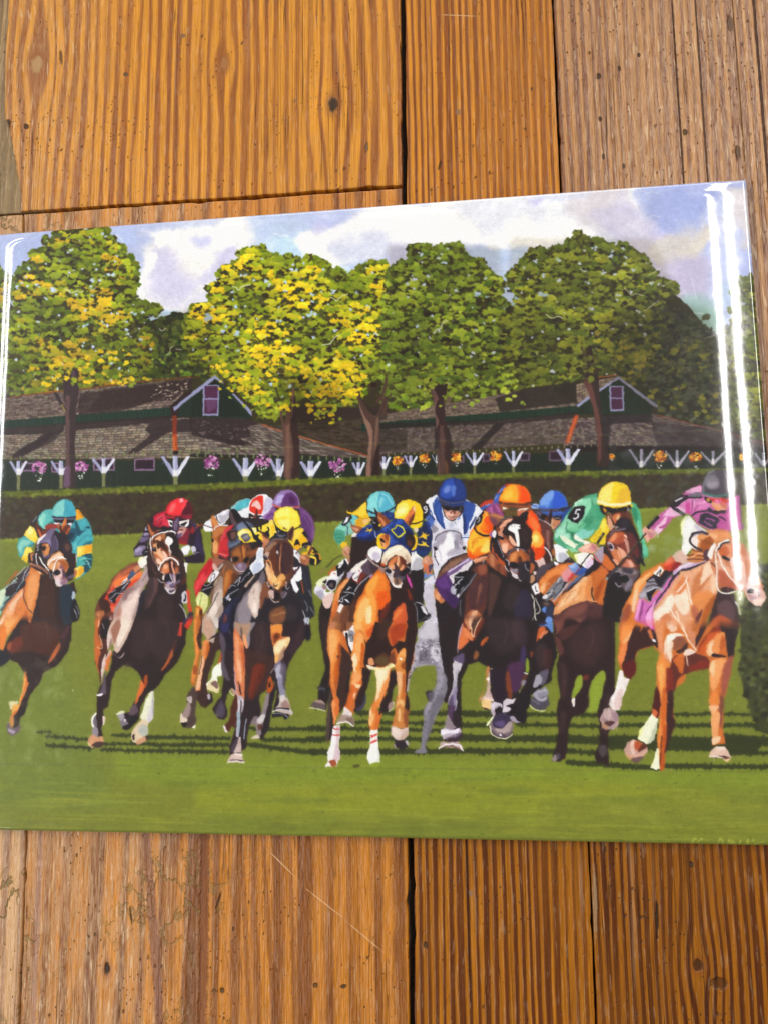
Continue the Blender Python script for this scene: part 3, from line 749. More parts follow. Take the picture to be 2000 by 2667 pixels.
for a in [(1000, 1188, 1222, 1250, 17, 8), (1069, 1186, 1216, 1246, 18, 7), (1136, 1184, 1205, 1215, 12, 2), (1235, 1178, 1212, 1238, 25, 8), (1336, 1174, 1214, 1234, 26, 8), (1478, 1168, 1210, 1230, 32, 12),
          (1669, 1170, 1216, 1219, 34, 8), (1762, 1172, 1216, 1219, 33, 8), (1855, 1174, 1210, 1214, 34, 8), (1990, 1176, 1212, 1214, 26, 7)]:
    ypost(*a, **({'shade': '8b8496', 'lite': 'a8a0b0'} if a[0] > 1600 else {}))
OR = ['e08a1c', 'f0b028', 'a8441c', 'f4cc58', 'c05a1c', '7c2c18']
for x, y, r in [(1035, 1203, 13), (1105, 1196, 13), (1187, 1193, 12), (1288, 1190, 15), (1592, 1190, 5), (1718, 1193, 17), (1810, 1193, 16), (1935, 1190, 9)]: basket(x, y, r, OR, ['c8c8c0', '3c4430', '3c4430'])

# ---- trunks in front of the barns
paint('''
@T
s 38282a 555,300 600,330 640,270 690,270 670,380 685,450 660,640 664,760 652,900 655,1100 650,1285 548,1285 560,1150 572,1000 568,800 572,640 552,480
s 5a4040 575,500 610,520 600,640 606,800 600,1000 610,1150 604,1280 552,1285 562,1150 574,1000 570,700
p 6e5070c0~3 560,1100 604,1110 606,1280 552,1285
s 6c5060a0 628,300 650,290 646,400 622,420
s 33272a 470,470 500,480 545,560 575,620 570,640 540,600 495,530
p a08840 530,570 545,575 572,636 560,634
l10 2c2022 775,450 730,500 690,560 672,640
@U
s 5c3e36 740,560 775,620 790,700 800,740 820,640 850,560 860,440 885,430 890,560 905,600 912,760 925,850 932,960 925,1100 922,1215 802,1215 800,1000 792,900 782,780 765,680
s 33201e 850,560 890,500 905,600 912,760 930,900 925,1215 860,1215 880,1000 856,800
p 7c5a48b0~3 815,760 845,740 850,1000 840,1210 812,1210 812,1000
s 8a6652a0 862,440 882,440 878,600 850,700 862,580
l14 33261e 760,540 740,480 720,420
s 4c342c 1400,400 1440,440 1480,560 1540,650 1600,660 1640,540 1680,500 1680,640 1620,700 1626,900 1622,1200 1505,1200 1520,1050 1540,900 1530,780 1490,700 1446,590
s 886454 1440,570 1500,690 1552,760 1560,900 1545,1050 1540,1200 1506,1200 1515,1020 1530,880 1500,760
s 806050a0 1590,720 1612,700 1600,900 1585,1000 1570,1000
p 2a1a18 1580,980 1622,900 1622,1200 1545,1200
l16 33261e 1360,330 1400,400 1450,500 1500,580
l14 3a2a22 1540,430 1560,500 1580,620
l12 3a2a22 1620,680 1660,560 1720,480
@V
l26 4c342c -60,560 0,460 20,340
s 33201f 390,350 540,350 530,500 520,560 530,700 545,800 570,950 565,1180 460,1180 466,950 445,760 430,600 410,480
s 6a4a44 385,410 420,430 470,520 450,560 440,640 470,720 455,800 470,1000 478,1170 462,1170 462,900 446,740 430,600 415,480
p 5c4038c0~3 480,750 510,760 525,900 520,1170 480,1170
p 94603080~2 520,1050 545,1080 552,1170 530,1170
s 6c5644 640,438 600,450 545,520 530,570 560,560 600,500
@W
s 32221f 80,330 84,200 92,80 128,70 150,200 185,300 196,480 215,620 225,760 270,1000 280,1110 170,1100 180,950 160,740 130,520 100,400
s 5f3932 60,370 110,360 150,470 180,600 212,760 215,940 205,1070 190,1060 176,900 160,700 110,500
p 523c30 30,70 50,70 100,230 90,250
l9 3c2c24 -10,370 60,360 110,380
''')
scatter([(70, 960), (330, 900), (400, 1000), (320, 1000), (250, 990), (200, 1010), (150, 1000), (100, 1010)], 60, 3, 8, ['c8a81c', 'd8b81c', 'e8c418', '9ca81e', '7c9020'], 3)
scatter([(520, 930), (900, 930), (960, 990), (860, 1080), (720, 1080), (640, 1040)], 110, 3, 8, ['e0bc18', 'f0cc18', 'b4b420', '94a420'], 3)
scatter([(560, 985), (700, 990), (690, 1100), (600, 1080)], 26, 3, 6, ['b8b020', '90a024', 'e0c020'], 1)
scatter([(780, 1010), (920, 1000), (900, 1090), (810, 1120)], 30, 3, 6, ['7c9024', 'a8a820', 'e0c020'], 1)
scatter([(1020, 950), (1160, 900), (1340, 940), (1360, 1050), (1260, 1050), (1200, 1060), (1060, 1060)], 80, 3, 8, ['94a82c', '84982a', 'a4b030'], 3)
scatter([(1540, 880), (1640, 880), (1700, 960), (1640, 970)], 24, 3, 8, ['98982a', 'a4a02c'], 3)

scatter([(1505, 850), (1560, 860), (1570, 990), (1500, 990)], 34, 4, 9, ['6e7424', '4a4c1e', '8a8a26', '2f2a18'], 2)
scatter([(1110, 930), (1180, 930), (1180, 1000), (1120, 1000)], 22, 4, 9, ['7a8c26', '5c7020', '94a428'], 2)
paint('''
@Z
m d8d6d0~14 1010,640 1300,640 1330,960 1240,1040 1060,1050 1010,900
m e2ded6~14 1330,620 1700,620 1800,840 1700,1000 1340,1000 1300,860
m dcd8ce~10 360,820 560,800 560,980 360,1000
m c0b4a8~30 1560,820 1800,800 1900,900 1890,1120 1700,1080 1600,980
m c8c0b0~24 740,960 900,1000 860,1130 740,1100
''')
# ---- hedge and grass
paint('''
@Z
p 3b2d20 -70,1290 0,1282 300,1272 500,1265 1000,1242 1500,1230 2080,1218 2080,1400 -70,1450
p 5f661e -70,1284 0,1280 500,1261 1000,1238 1500,1227 2080,1214 2080,1226 1500,1240 1000,1252 500,1276 0,1296 -70,1300
''')
HT = [(-70, 1284), (500, 1262), (1000, 1239), (1500, 1228), (2080, 1216), (2080, 1228), (1500, 1242), (1000, 1254), (500, 1277), (-70, 1302)]
scatter(HT, 800, 2, 7, ['5c661e', '6c7622', '50561c', '7a8224', '44461c'], 1, .9, .6)
HB = [(-70, 1300), (500, 1280), (1000, 1256), (1500, 1243), (2080, 1228), (2080, 1330), (1660, 1340), (820, 1375), (-70, 1425)]
scatter(HB, 2600, 3, 9, ['362b1e', '30281c', '3c3420', '38331c', '2b241a', '444222'], 0, .8, .7, .02)
scatter([(1480, 1240), (2080, 1225), (2080, 1320), (1640, 1330)], 160, 4, 12, ['3a3a2c', '44443a', '343026'], 0, .6)
paint('''
@Z
p 828c30 -70,1412 10,1403 350,1390 500,1378 824,1360 1300,1342 1660,1324 2080,1308 2080,2230 -70,2230
p 8c9834~30 -70,1440 800,1400 2080,1350 2080,1420 800,1480 -70,1520
p 7d882c~40 300,1500 1900,1450 1900,1800 300,1800
p 788432~30 -60,1420 120,1440 110,1640 -60,1660
p 8a9c2e~26 300,1960 2080,1990 2080,2060 300,2050
p 949c2c~24 500,2050 1500,2030 1900,2070 1900,2130 500,2120
p 858c2c~30 -60,1960 500,2060 500,2230 -60,2230
p 7c8c34~34 -60,1650 160,1700 300,2100 -60,2100
p 8a9230~20 1400,2080 2080,2090 2080,2230 1400,2230
''')
G0 = [(-70, 1440), (2080, 1340), (2080, 2230), (-70, 2230)]
scatter(G0, 1600, 8, 34, ['808c2e', '8a9436', '78842a', '8e9832', '828a2e'], 0, .18, .3, .03, .1)
scatter([(-70, 2040), (2080, 2050), (2080, 2230), (-70, 2230)], 260, 20, 70, ['8a9430', '9aa030', '7e8a2c', 'a2a434'], 0, .22, .14, .02, .04)
scatter(G0, 300, 2, 6, ['5f7024', '647428'], 0, .5, .4, .02, .2)
paint('''
@Z
m e8e4e4 -70,1412 10,1403 350,1390 500,1378 824,1360 1300,1342 1660,1324 2080,1308 2080,2230 -70,2230
''')
GY = [(-70, 1414), (10, 1404), (350, 1391), (500, 1379), (824, 1361), (1300, 1343), (1660, 1325), (2080, 1309)]
for i in range(700):
    x = RNG.uniform(-60, 2070); y = float(np.interp(x, [p[0] for p in GY], [p[1] for p in GY]))
    lay(to_sheet([(x-1.6, y+6), (x+1.6, y+6), (x+RNG.uniform(-2, 2), y-RNG.uniform(1, 7))]), jitter(hexc('8a9a30')[0], .05))
for i in range(260):
    x, y = RNG.uniform(0, 2000), RNG.uniform(1985, 2195); L = RNG.uniform(40, 220)
    p = to_sheet([(x, y), (x+L*.3, y+RNG.uniform(-2, 2)), (x+L*.7, y+RNG.uniform(-2, 3)), (x+L, y+2)])
    lay(ribbon(smooth(p, False, 5), RNG.uniform(2, 9), taper=True), jitter(hexc('7a842c' if RNG.random() < .5 else '98a034')[0], .04), .22, 2)
for x, y, rx, ry in [(1330, 2060, 90, 9), (1230, 2030, 60, 6), (520, 2040, 110, 7), (760, 2085, 130, 6), (1000, 2010, 70, 5), (1640, 2080, 120, 8)]:
    a = np.linspace(0, 6.28, 20); lay(to_sheet(np.stack([x+rx*np.cos(a), y+ry*np.sin(a)], 1)), hexc('6a7628')[0], .5, 9)
# shadows of the runners, ragged with grass
def band(x0, x1, y0, y1, th, c='30361a'):
    n = max(int((x1-x0)/2.6), 4); up, dn = [], []
    for i in range(n+1):
        x = x0+(x1-x0)*i/n; y = y0+(y1-y0)*i/n; e = min(1, min(i, n-i)/3+.25)
        up.append((x+RNG.uniform(-1, 3), y-th/2*e-RNG.choice((-1, 0, 1, 3, 6))*RNG.random()*1.3)); dn.append((x+RNG.uniform(-3, 1), y+th/2*e+RNG.choice((-1, 0, 1, 3, 6))*RNG.random()*1.2))
    lay(to_sheet(up+dn[::-1]), hexc(c)[0], .95)
for b in [(120, 232, 1917, 1926, 6), (120, 245, 1941, 1948, 7), (292, 350, 1914, 1915, 7), (268, 400, 1937, 1936, 7), (262, 400, 1951, 1956, 7), (95, 135, 1905, 1907, 2),
          (380, 604, 1919, 1923, 8), (390, 600, 1939, 1940, 8), (390, 600, 1954, 1958, 8), (640, 680, 1896, 1898, 8), (688, 905, 1899, 1896, 9), (680, 850, 1926, 1928, 9), (638, 830, 1937, 1962, 10),
          (800, 870, 1955, 1960, 14), (860, 1500, 1957, 1955, 13), (795, 1200, 1922, 1925, 9), (795, 1200, 1896, 1902, 8), (910, 1200, 1880, 1884, 8), (925, 1220, 1855, 1858, 11), (800, 850, 1896, 1898, 8),
          (1190, 1300, 1857, 1860, 14), (1195, 1290, 1888, 1888, 11), (1195, 1480, 1921, 1924, 16), (1360, 1590, 1860, 1862, 8), (1340, 1600, 1886, 1892, 9), (1440, 1600, 1922, 1930, 20),
          (1470, 1580, 1956, 1961, 9), (1470, 1720, 1984, 2000, 12), (1600, 1840, 1859, 1860, 6), (1600, 1700, 1856, 1856, 9), (1605, 1960, 1888, 1888, 9), (1580, 1980, 1932, 1940, 36), (1880, 2080, 1920, 1940, 22),
          (1880, 2080, 1960, 1962, 9), (1720, 2080, 1994, 1998, 11), (1830, 1980, 1857, 1862, 6), (1960, 2080, 1890, 1925, 20)]: band(*b)
# dark clipped hedge at the right edge
BUSH = [(1930, 1600), (1926, 1650), (1930, 1700), (1924, 1740), (1934, 1790), (1950, 1840), (1966, 1880), (1990, 1910), (2080, 1930), (2080, 1460), (1969, 1470), (1950, 1510)]
lay(to_sheet(BUSH), hexc('3d3f22')[0])
scatter(BUSH, 520, 3, 10, ['3a3c20', '474a28', '30301c', '55592e', '2c2a1c'], 1)
# ======== the runners, back to front (traced tile by tile) ========
paint('''
# ---- grey horse with the blue-capped rider (behind)
@E
p c9c9d8 240,600 640,600 660,900 240,900
p 2a1f22 -180,1180 100,1180 120,1340 110,1700 -100,1860 -180,1860
@J
s 7d7884 1320,600 1420,600 1440,700 1440,880 1400,980 1330,1120 1290,1220 1240,1350 1215,1440 1220,1500 1110,1505 1120,1470 1160,1440 1180,1280 1195,1180 1190,1080 1220,1000 1270,960 1290,870 1330,760
s 9a93a0 1340,640 1400,650 1400,760 1350,880 1300,960 1260,1040 1210,1110 1230,1000 1290,950 1320,860 1340,760
s 5f5a64a0~8 1300,960 1400,900 1390,980 1320,1100 1260,1300 1220,1430 1210,1380 1250,1200
p 2e2830 1212,880 1235,855 1285,858 1270,900 1270,980 1235,960
s 585360 1240,900 1290,870 1280,960 1250,980
p ada6b2 1130,240 1190,180 1230,60 1170,0 1330,0 1340,160 1360,400 1400,640 1330,600 1230,600 1120,620 1080,660 1050,740 1040,860 1018,870 1020,780 1040,700 1080,580 1095,470 1105,400 1135,330
s c8c2cc~6 1200,60 1300,0 1320,150 1330,330 1240,330 1160,320 1150,250 1210,200
s 6d6474a0~8 1120,600 1190,480 1250,380 1290,480 1340,560 1320,600 1200,590
s d4ced8 1270,430 1320,400 1360,450 1350,560 1300,540 1275,490
s 514858c0 1150,470 1180,430 1230,430 1220,520 1150,560
s 3c3440 1195,0 1240,10 1270,90 1150,150 1140,100 1190,60
s c8c4ce 1170,0 1195,5 1240,70 1225,78 1180,50
''')
scatter(T('J', [(1120, 400), (1350, 300), (1370, 580), (1100, 600)]), 140, 1, 3.4, ['6a6070', '5a505e', 'd8d2dc', '8a828f'], 1, .8)
scatter(T('J', [(1040, 680), (1100, 600), (1120, 620), (1060, 760), (1030, 870)]), 24, 1, 3, ['4c4450', '6a6070'], 1, .8)
scatter(T('J', [(1340, 640), (1430, 680), (1340, 1080), (1220, 1440), (1190, 1200), (1280, 960)]), 60, 1, 3, ['4c4450', '5a5260', '8c8692'], 1, .7)
paint('''
@E
p d9d6e2 175,560 230,620 330,690 400,740 560,740 610,800 640,900 660,1020 480,1080 300,1250 290,1400 230,1440 240,1560 230,1640 260,1760 300,1903 130,1903 150,1700 100,1560 115,1380 240,1290 205,1000 200,880 240,800
s ece8ee 250,900 340,860 420,770 500,900 520,1000 440,1080 300,1180 260,1080 240,960
s b0aab8~6 280,800 400,750 420,800 360,900 280,900
s c4becb~6 470,760 560,780 600,860 610,960 540,900
s f8f6f6 405,790 440,770 480,860 520,900 500,980 450,1020 400,960 370,900
s b8b2c0~6 500,940 600,960 620,1010 560,1040 520,1020
s b4aebc~5 200,620 240,680 300,720 280,780 230,740
s f0eef4 195,650 215,700 260,770 230,800 205,760
l14 463c48 250,870 270,820 330,770 420,745 520,750 580,780 600,850
s a49caa~4 290,830 360,800 400,830 350,900 290,930 260,900
s 9c94a4~4 520,780 580,800 605,880 600,930 550,900 510,840
s 8c8494 500,860 540,880 560,960 530,1000 500,950
s a8a0ae~3 230,900 300,890 300,960 270,1000 235,990
s b4acba~4 440,980 520,960 560,1020 470,1060 400,1040
s dedae2 175,560 215,620 290,690 340,720 260,790 225,820 205,700
s 8c8490 215,640 270,690 300,720 250,770 225,760
s dedae2 560,740 600,690 630,600 645,640 635,720 615,790
s 9890a0 590,730 620,660 625,720 608,770
l8 7c7484 200,600 208,700 225,820
l7 a49cac 285,940 320,1040 330,1120
s 1f1a20 235,945 262,942 290,975 278,990 250,985
s 1f1a20 602,950 645,935 640,985 612,975
l12 3a2c38 240,960 250,1050 270,1120 300,1180
l9 5c5468 210,900 215,1100 225,1250 250,1360
s c8c2ce~8 130,1450 240,1450 260,1700 250,1880 150,1880
s 6a84c8 115,1290 200,1290 215,1310 120,1345
# rider: white and blue silks, blue cap
p e8e8f2 135,370 190,320 280,285 380,560 600,500 650,345 780,410 850,470 870,500 740,720 690,830 660,960 600,800 560,700 400,720 330,690 180,560 200,500 150,450
p 2c4a94 240,360 280,310 330,400 350,530 385,720 340,690 270,600 240,440
p 4a68b4 130,580 160,500 200,540 250,620 210,700 165,660
p 2f4c98 620,350 730,380 775,420 740,540 690,640 660,780 620,760 600,540
p 1c2c60 600,520 640,560 650,680 640,800 615,790 610,640
l16 3a58a4 160,560 200,480 240,600
l12 4264b4 480,705 530,630 570,570
l12 4264b4 310,400 290,500 320,620
l12 22366e 230,380 250,520 320,650 375,720
l14 1b2550 150,480 200,540 250,610
p 26386c 685,700 760,560 780,560 740,660 700,730
l22 b4c4e4 610,800 700,800
l12 334e90 600,830 690,825
s dfe0ec 390,600 480,640 560,600 540,680 480,710 400,700
s c0bfd0~5 430,640 500,640 470,700 430,700
s 2a2024 350,440 380,420 600,420 610,500 560,570 490,625 420,600 370,540
s c88c78 365,480 400,470 500,490 560,500 570,530 520,590 470,612 420,590 385,540
s e8b49c 390,520 440,500 470,540 430,590 400,560
s 8c4c48 420,555 460,560 520,555 500,572 440,572
s 7c4038 440,500 500,490 520,520 470,530
p 1c1618 365,435 480,440 590,420 580,475 545,492 490,488 470,460 420,492 385,480
l5 8c8c90 580,430 575,480 540,495
s e8c0ac 470,500 490,540 480,560 465,540
l7 d0d0dc 520,600 570,560 600,520
p 1c2c6c 290,320 310,200 360,110 420,75 500,65 580,90 630,150 650,240 655,320 640,370 600,410 500,415 400,400 330,370
s 2c4ca8~4 320,280 340,180 400,100 480,80 500,180 480,300 400,330 340,320
s 6c84d0~6 360,220 400,170 440,170 440,240 380,260
s 5474c4 460,190 500,160 520,210 500,290 480,300 465,240
s 22387c~3 520,90 600,130 640,230 620,330 540,350 500,340 520,200
l14 5c5c74 295,325 360,370 480,388 580,375 650,335
l10 1a2450 330,340 420,372 540,370 640,325
s 2c4898 330,385 400,410 500,418 600,405 580,418 480,430 380,415
# number disc on the sleeve
p 1e191e 95,430 130,392 170,405 190,470 160,540 125,590 100,560 80,500
''')
def glyph(txt, tile, x, y, h, col, lean=0, lw=.16):
    """small stroke numerals"""
    G = {'9': [[(.8, .3), (.5, .02), (.15, .25), (.45, .5), (.8, .3), (.75, .75), (.25, 1)]], '5': [[(.85, 0), (.25, .02), (.2, .45), (.7, .45), (.85, .75), (.5, 1), (.1, .92)]],
         '8': [[(.5, 0), (.15, .22), (.5, .47), (.85, .75), (.5, 1), (.15, .75), (.5, .47), (.85, .22), (.5, 0)]], '0': [[(.5, 0), (.1, .5), (.5, 1), (.9, .5), (.5, 0)]],
         'C': [[(.9, .15), (.5, 0), (.1, .5), (.5, 1), (.9, .85)]], 'M': [[(0, 1), (.1, 0), (.5, .7), (.9, 0), (1, 1)]], 'I': [[(.5, 0), (.5, 1)]], 'L': [[(.2, 0), (.2, 1), (.9, 1)]],
         'n': [[(0, 1), (.1, .1), (.35, 0), (.55, .2), (.75, 1)]], 'Z': [[(.1, .05), (.9, 0), (.15, 1), (.9, .95)]]}
    ox, oy, sc = TILE[tile]
    for st in G[txt]:
        p = [((x+(a*h*.62)+(1-b)*h*lean)/sc+ox, (y+b*h)/sc+oy) for a, b in st]
        lay(ribbon(smooth(to_sheet(p), False, 5) if txt not in '5LZM' else to_sheet(p), h*lw/sc*SS/PXM), hexc(col)[0])
glyph('9', 'E', 105, 430, 90, 'd8d4dc', .05)

paint('''
# ---- small riders behind the yellow cap at left: aqua cap, red and white cap, purple
@C
s 6c3f78 1350,280 1440,330 1530,430 1560,560 1540,740 1460,800 1400,700 1380,400
s 5a3068 1380,420 1440,520 1500,640 1530,740 1440,760 1400,600
l12 8c5c98 1420,350 1500,450 1540,600 1530,700
l9 40204c 1400,430 1460,520 1500,620
l9 40204c 1440,400 1490,460 1520,560
s 7a4a88 900,360 1000,290 1060,300 1080,400 1040,500 960,560 900,480
l14 9c70ac 930,380 1000,330 1050,350
l12 4c2458 950,420 1020,380 1070,420
s 9a70b0 900,370 1000,320 1020,300 960,400 920,440
p 7a6fb0 780,790 840,720 880,760 800,820
s 90bcc4 500,310 560,240 640,200 700,185 750,200 760,270 700,310 600,330 560,400 530,390 510,340
s 4fb4c0 560,270 640,210 700,190 750,205 740,260 690,300 600,330 560,340
l7 90d0d4 650,320 680,250 700,190
s 48a8b8 690,200 750,205 750,260 700,280
p f0eef2 150,530 180,480 230,450 300,400 340,380 460,320 500,330 480,420 420,500 280,560 280,600 180,605 155,570
s b8b4c0 340,400 420,360 470,330 490,350 470,420 400,500 360,470
s e8e4ea 350,380 440,340 460,350 400,400
l9 1c161a 150,520 250,550 290,560
l12 1c161a 305,400 330,460 370,500
s f0eef2 600,340 720,300 740,380 740,460 680,480 600,450 560,400
s f4f2f8 740,220 800,160 880,132 960,140 1020,200 1030,260 1000,320 940,380 880,410 780,390 720,350 725,270
s c8c4dc~5 960,170 1020,200 1030,280 980,330 920,370 910,280
s e0301c 750,230 800,170 900,150 910,230 905,320 880,385 820,370 740,340 735,280
s f4c8c0~3 770,240 830,210 880,290 860,330 800,290 760,290
s e0301c 740,310 800,290 850,350 880,380 800,380 740,345
l8 f8f6fa 730,350 790,390 860,405
s 2a1c1e 725,380 780,400 890,400 900,470 850,520 780,520 740,470
s f0d8d8 760,420 800,430 790,470 765,460
s 7c4030 800,390 830,330 840,420 810,500 770,510 760,460
s 3a2424 820,320 840,370 835,440 815,420
s dcd8ec 860,430 900,420 930,470 880,500
s 9070a8 1030,210 1070,140 1150,85 1230,75 1310,110 1355,190 1370,280 1340,310 1200,300 1100,300 1030,280
s b8a8dc~6 1070,190 1110,140 1170,150 1150,220 1090,260 1060,250
s 5c3068~2 1200,120 1270,110 1330,160 1355,240 1350,280 1250,290 1140,290 1150,200
s 48204c~5 1240,150 1310,190 1300,260 1240,240
l16 d8502c 1032,262 1080,290 1140,300
l16 d8502c 1290,300 1340,290 1368,272
# chestnut at the far left of the group, with red silks and grey hood horse
p 2a2022 290,960 330,640 560,420 900,440 1060,500 1300,760 1300,1500 500,1757 380,1757 240,1500 230,1300 260,1150
s 1e171a 560,330 600,400 580,520 540,560 490,560 480,420 490,330
s 5a4448 490,340 540,440 580,500 540,540 500,480
p b0602c 245,430 270,385 310,440 345,520 420,520 520,530 470,600 390,700 350,760 350,880 330,960 270,940 255,830 250,720 270,610
s d88848 250,440 270,400 310,460 330,530 300,550 270,500
s c87840 280,620 340,560 440,560 400,640 330,660 290,680
s e0a060 260,740 310,720 330,790 320,880 270,860
s 8c4420 330,680 390,620 370,700 340,760
l16 ded8e0 285,590 310,545 380,525 460,520
l8 9c6844 280,670 330,620 370,610
s 1e161a 250,705 275,700 285,730 265,742
l8 1c1418 250,600 265,780 260,900 290,980
s c02830 500,520 530,540 460,640 470,740 475,860 470,950 400,930 340,880 345,780 370,700 420,580
s dc4450 480,540 510,530 440,620 400,700 370,750 380,660
l7 7c1420 400,700 450,680 470,720
l7 7c1420 380,840 440,870 470,860
l7 f0a0a0 350,880 400,900 450,910
s 4c5468 540,560 600,500 700,470 790,540 770,620 640,700 600,760 480,820 460,760 470,690 450,640 500,590
s 6c7894~3 580,520 680,480 740,520 680,600 600,600
s 39425c 560,600 640,620 700,640 620,690 560,680
s 2a1c1c 450,620 500,590 560,590 580,640 560,700 500,730 460,690
s 6c4840 500,620 550,610 560,680 510,700
l7 8c98b4 480,790 540,770 620,720
s 241a20 440,930 560,910 600,960 580,1000 520,970
p 7a4426 500,860 560,800 660,760 740,780 760,840 840,820 880,790 820,900 740,960 730,1040 690,1100 600,1140 540,1080 520,990 500,920
s a0602c 520,880 600,820 640,900 640,980 600,920 540,920
s 5c2c1c 620,800 650,780 660,900 640,960
s c87838 640,830 660,780 680,900 660,960
s 5c3424 700,800 740,800 740,900 690,900
l10 4c4048 480,900 520,830 600,770 700,750 750,800
p 8a4c2c 690,870 860,800 850,850 760,900 700,900
s 191316 520,945 560,920 590,940 580,980 530,990
s 191316 660,960 700,930 730,950 710,1000 670,1000
s 7c6478 560,1020 620,1000 690,1010 700,1070 640,1110 570,1090
s a088a0 590,1030 620,1010 640,1040 620,1080
l9 e0d8e0 540,1040 570,1090 620,1110 690,1100
l7 c8c0cc 560,1110 600,1140 660,1130
l10 d0c8d0 500,940 510,1000 540,1040
# red saddle cloth, white breeches, boot, grey-brown shoulders of the chestnut
s c01c28 240,940 270,1000 270,1090 240,1150 170,1250 110,1350 70,1440 30,1300 60,1200 130,1080
s e84048 150,1130 200,1160 170,1240 90,1320 60,1400 40,1290 90,1200
l8 80101c 250,960 200,1080 160,1180
s 9c5c48 290,920 380,960 420,960 380,1020 300,1070 270,1010
s d8b0a0 280,1010 330,1070 290,1100 260,1060
p b8a49c 300,1100 410,1000 430,1010 380,1060 330,1140 240,1250 200,1230 240,1150
p f0ecf0 230,1180 300,1090 360,1120 300,1200 240,1250 205,1240
l7 1c161a 260,1150 300,1140 280,1200
l7 1c161a 230,1240 260,1190
p 6c4834 420,960 510,980 560,1100 600,1140 540,1250 480,1380 400,1460 330,1540 250,1540 230,1440 280,1250 390,1060
s a8581e 420,1150 480,1080 530,1140 520,1240 450,1380 400,1440 400,1300
s c07838 430,1180 460,1110 470,1200 440,1320 410,1350
s 5c3018 520,1140 580,1150 540,1260 480,1350 500,1240
l10 c86830 430,1040 400,1100 400,1160
s 1a1418 120,1340 170,1260 230,1260 280,1290 240,1370 200,1440 130,1380
l7 d8d4e0 130,1350 190,1330 260,1310
l7 d8d4e0 150,1280 200,1290 250,1260
l7 a8a4b0 180,1400 210,1430
p d4d48c 90,1380 140,1370 210,1430 200,1560 150,1650 110,1600 70,1540 50,1480
p e8e8a8 60,1480 110,1410 140,1440 90,1560 60,1530
l12 8a9a40 130,1400 110,1480 100,1560
s c0641c 60,1540 120,1570 150,1640 140,1757 60,1757 40,1640
s 4c2414 100,1600 140,1610 130,1700 110,1740
s e8a850 60,1580 90,1590 90,1660 70,1700
p a48c80 300,1260 360,1180 400,1180 395,1350 400,1540 420,1590 370,1757 140,1757 170,1640 260,1520
s c8b4a8 290,1400 380,1330 390,1500 300,1650 200,1750 180,1690 240,1580
s e4d4c8 240,1560 300,1480 330,1600 260,1740 200,1757
l10 3a2c2c 200,1640 280,1500 340,1370
l10 7c6858 240,1430 310,1300 380,1170
l7 d8d0a0 280,1290 330,1200 370,1170
# ---- legs of the chestnut (tile I)
@I
s b86428 440,0 520,0 520,120 470,260 490,440 470,560 460,680 430,800 400,810 388,740 410,620 430,480 415,300 420,140
s e8883c 425,60 460,60 440,200 450,330 470,450 440,600 440,700 410,780 392,700 420,560 435,440 420,320
s 3a201c 480,20 520,60 510,200 500,330 490,440 460,380 450,300 490,180
s 9c4c20 410,620 440,600 460,660 430,700 410,680
p 3a2420 560,340 680,250 700,430 650,460 620,560 560,720 560,880 610,940 600,980 540,1040 490,1020 450,960 430,860 480,640 500,500
s e08848 530,340 575,350 560,470 530,560 510,660 490,800 480,860 430,860 450,760 470,640 490,500 505,400
s f0b890 500,500 520,560 500,700 480,830 440,850 460,720 480,600
s c05c1c 560,370 580,400 560,500 540,540 545,440
l7 3a1e18 500,500 490,600 470,700
p b8a498 540,20 680,0 730,0 700,120 650,250 620,370 560,350 500,240 500,140
s d8ccc4 600,60 680,20 720,40 690,160 650,230 620,160 580,120
s c49c84 520,120 580,100 620,200 600,340 560,330 510,230
l7 8c7468 580,100 630,200 650,240
s 4a3834 420,820 450,900 440,1020 430,1100 440,1180 400,1240 330,1240 280,1190 300,1090 350,1000 340,930 370,870
s 9c8480 310,1080 360,980 380,1000 380,1080 350,1140 300,1130
s e0ccb8 290,1090 310,1130 350,1150 340,1200 280,1200 275,1140
s c4b4b0 345,930 390,920 400,950 390,990 350,960
s 1c1414 280,1190 310,1190 350,1180 330,1230 300,1230
s f0eed0 400,1235 430,1210 428,1245
s 2a1d20 560,900 600,890 615,960 600,985 560,1000
s b8a8b0 555,900 580,895 585,940 565,950
s f0f0e0 650,600 700,570 705,700 660,720 660,800 670,870 600,860 560,840 550,790 600,730 610,650
s e8d8a8 560,800 600,760 670,790 670,880 620,870 550,845
s 7c5c58 590,790 640,765 670,800 660,840 620,820
s b85020 690,480 710,470 705,550 670,580
''')
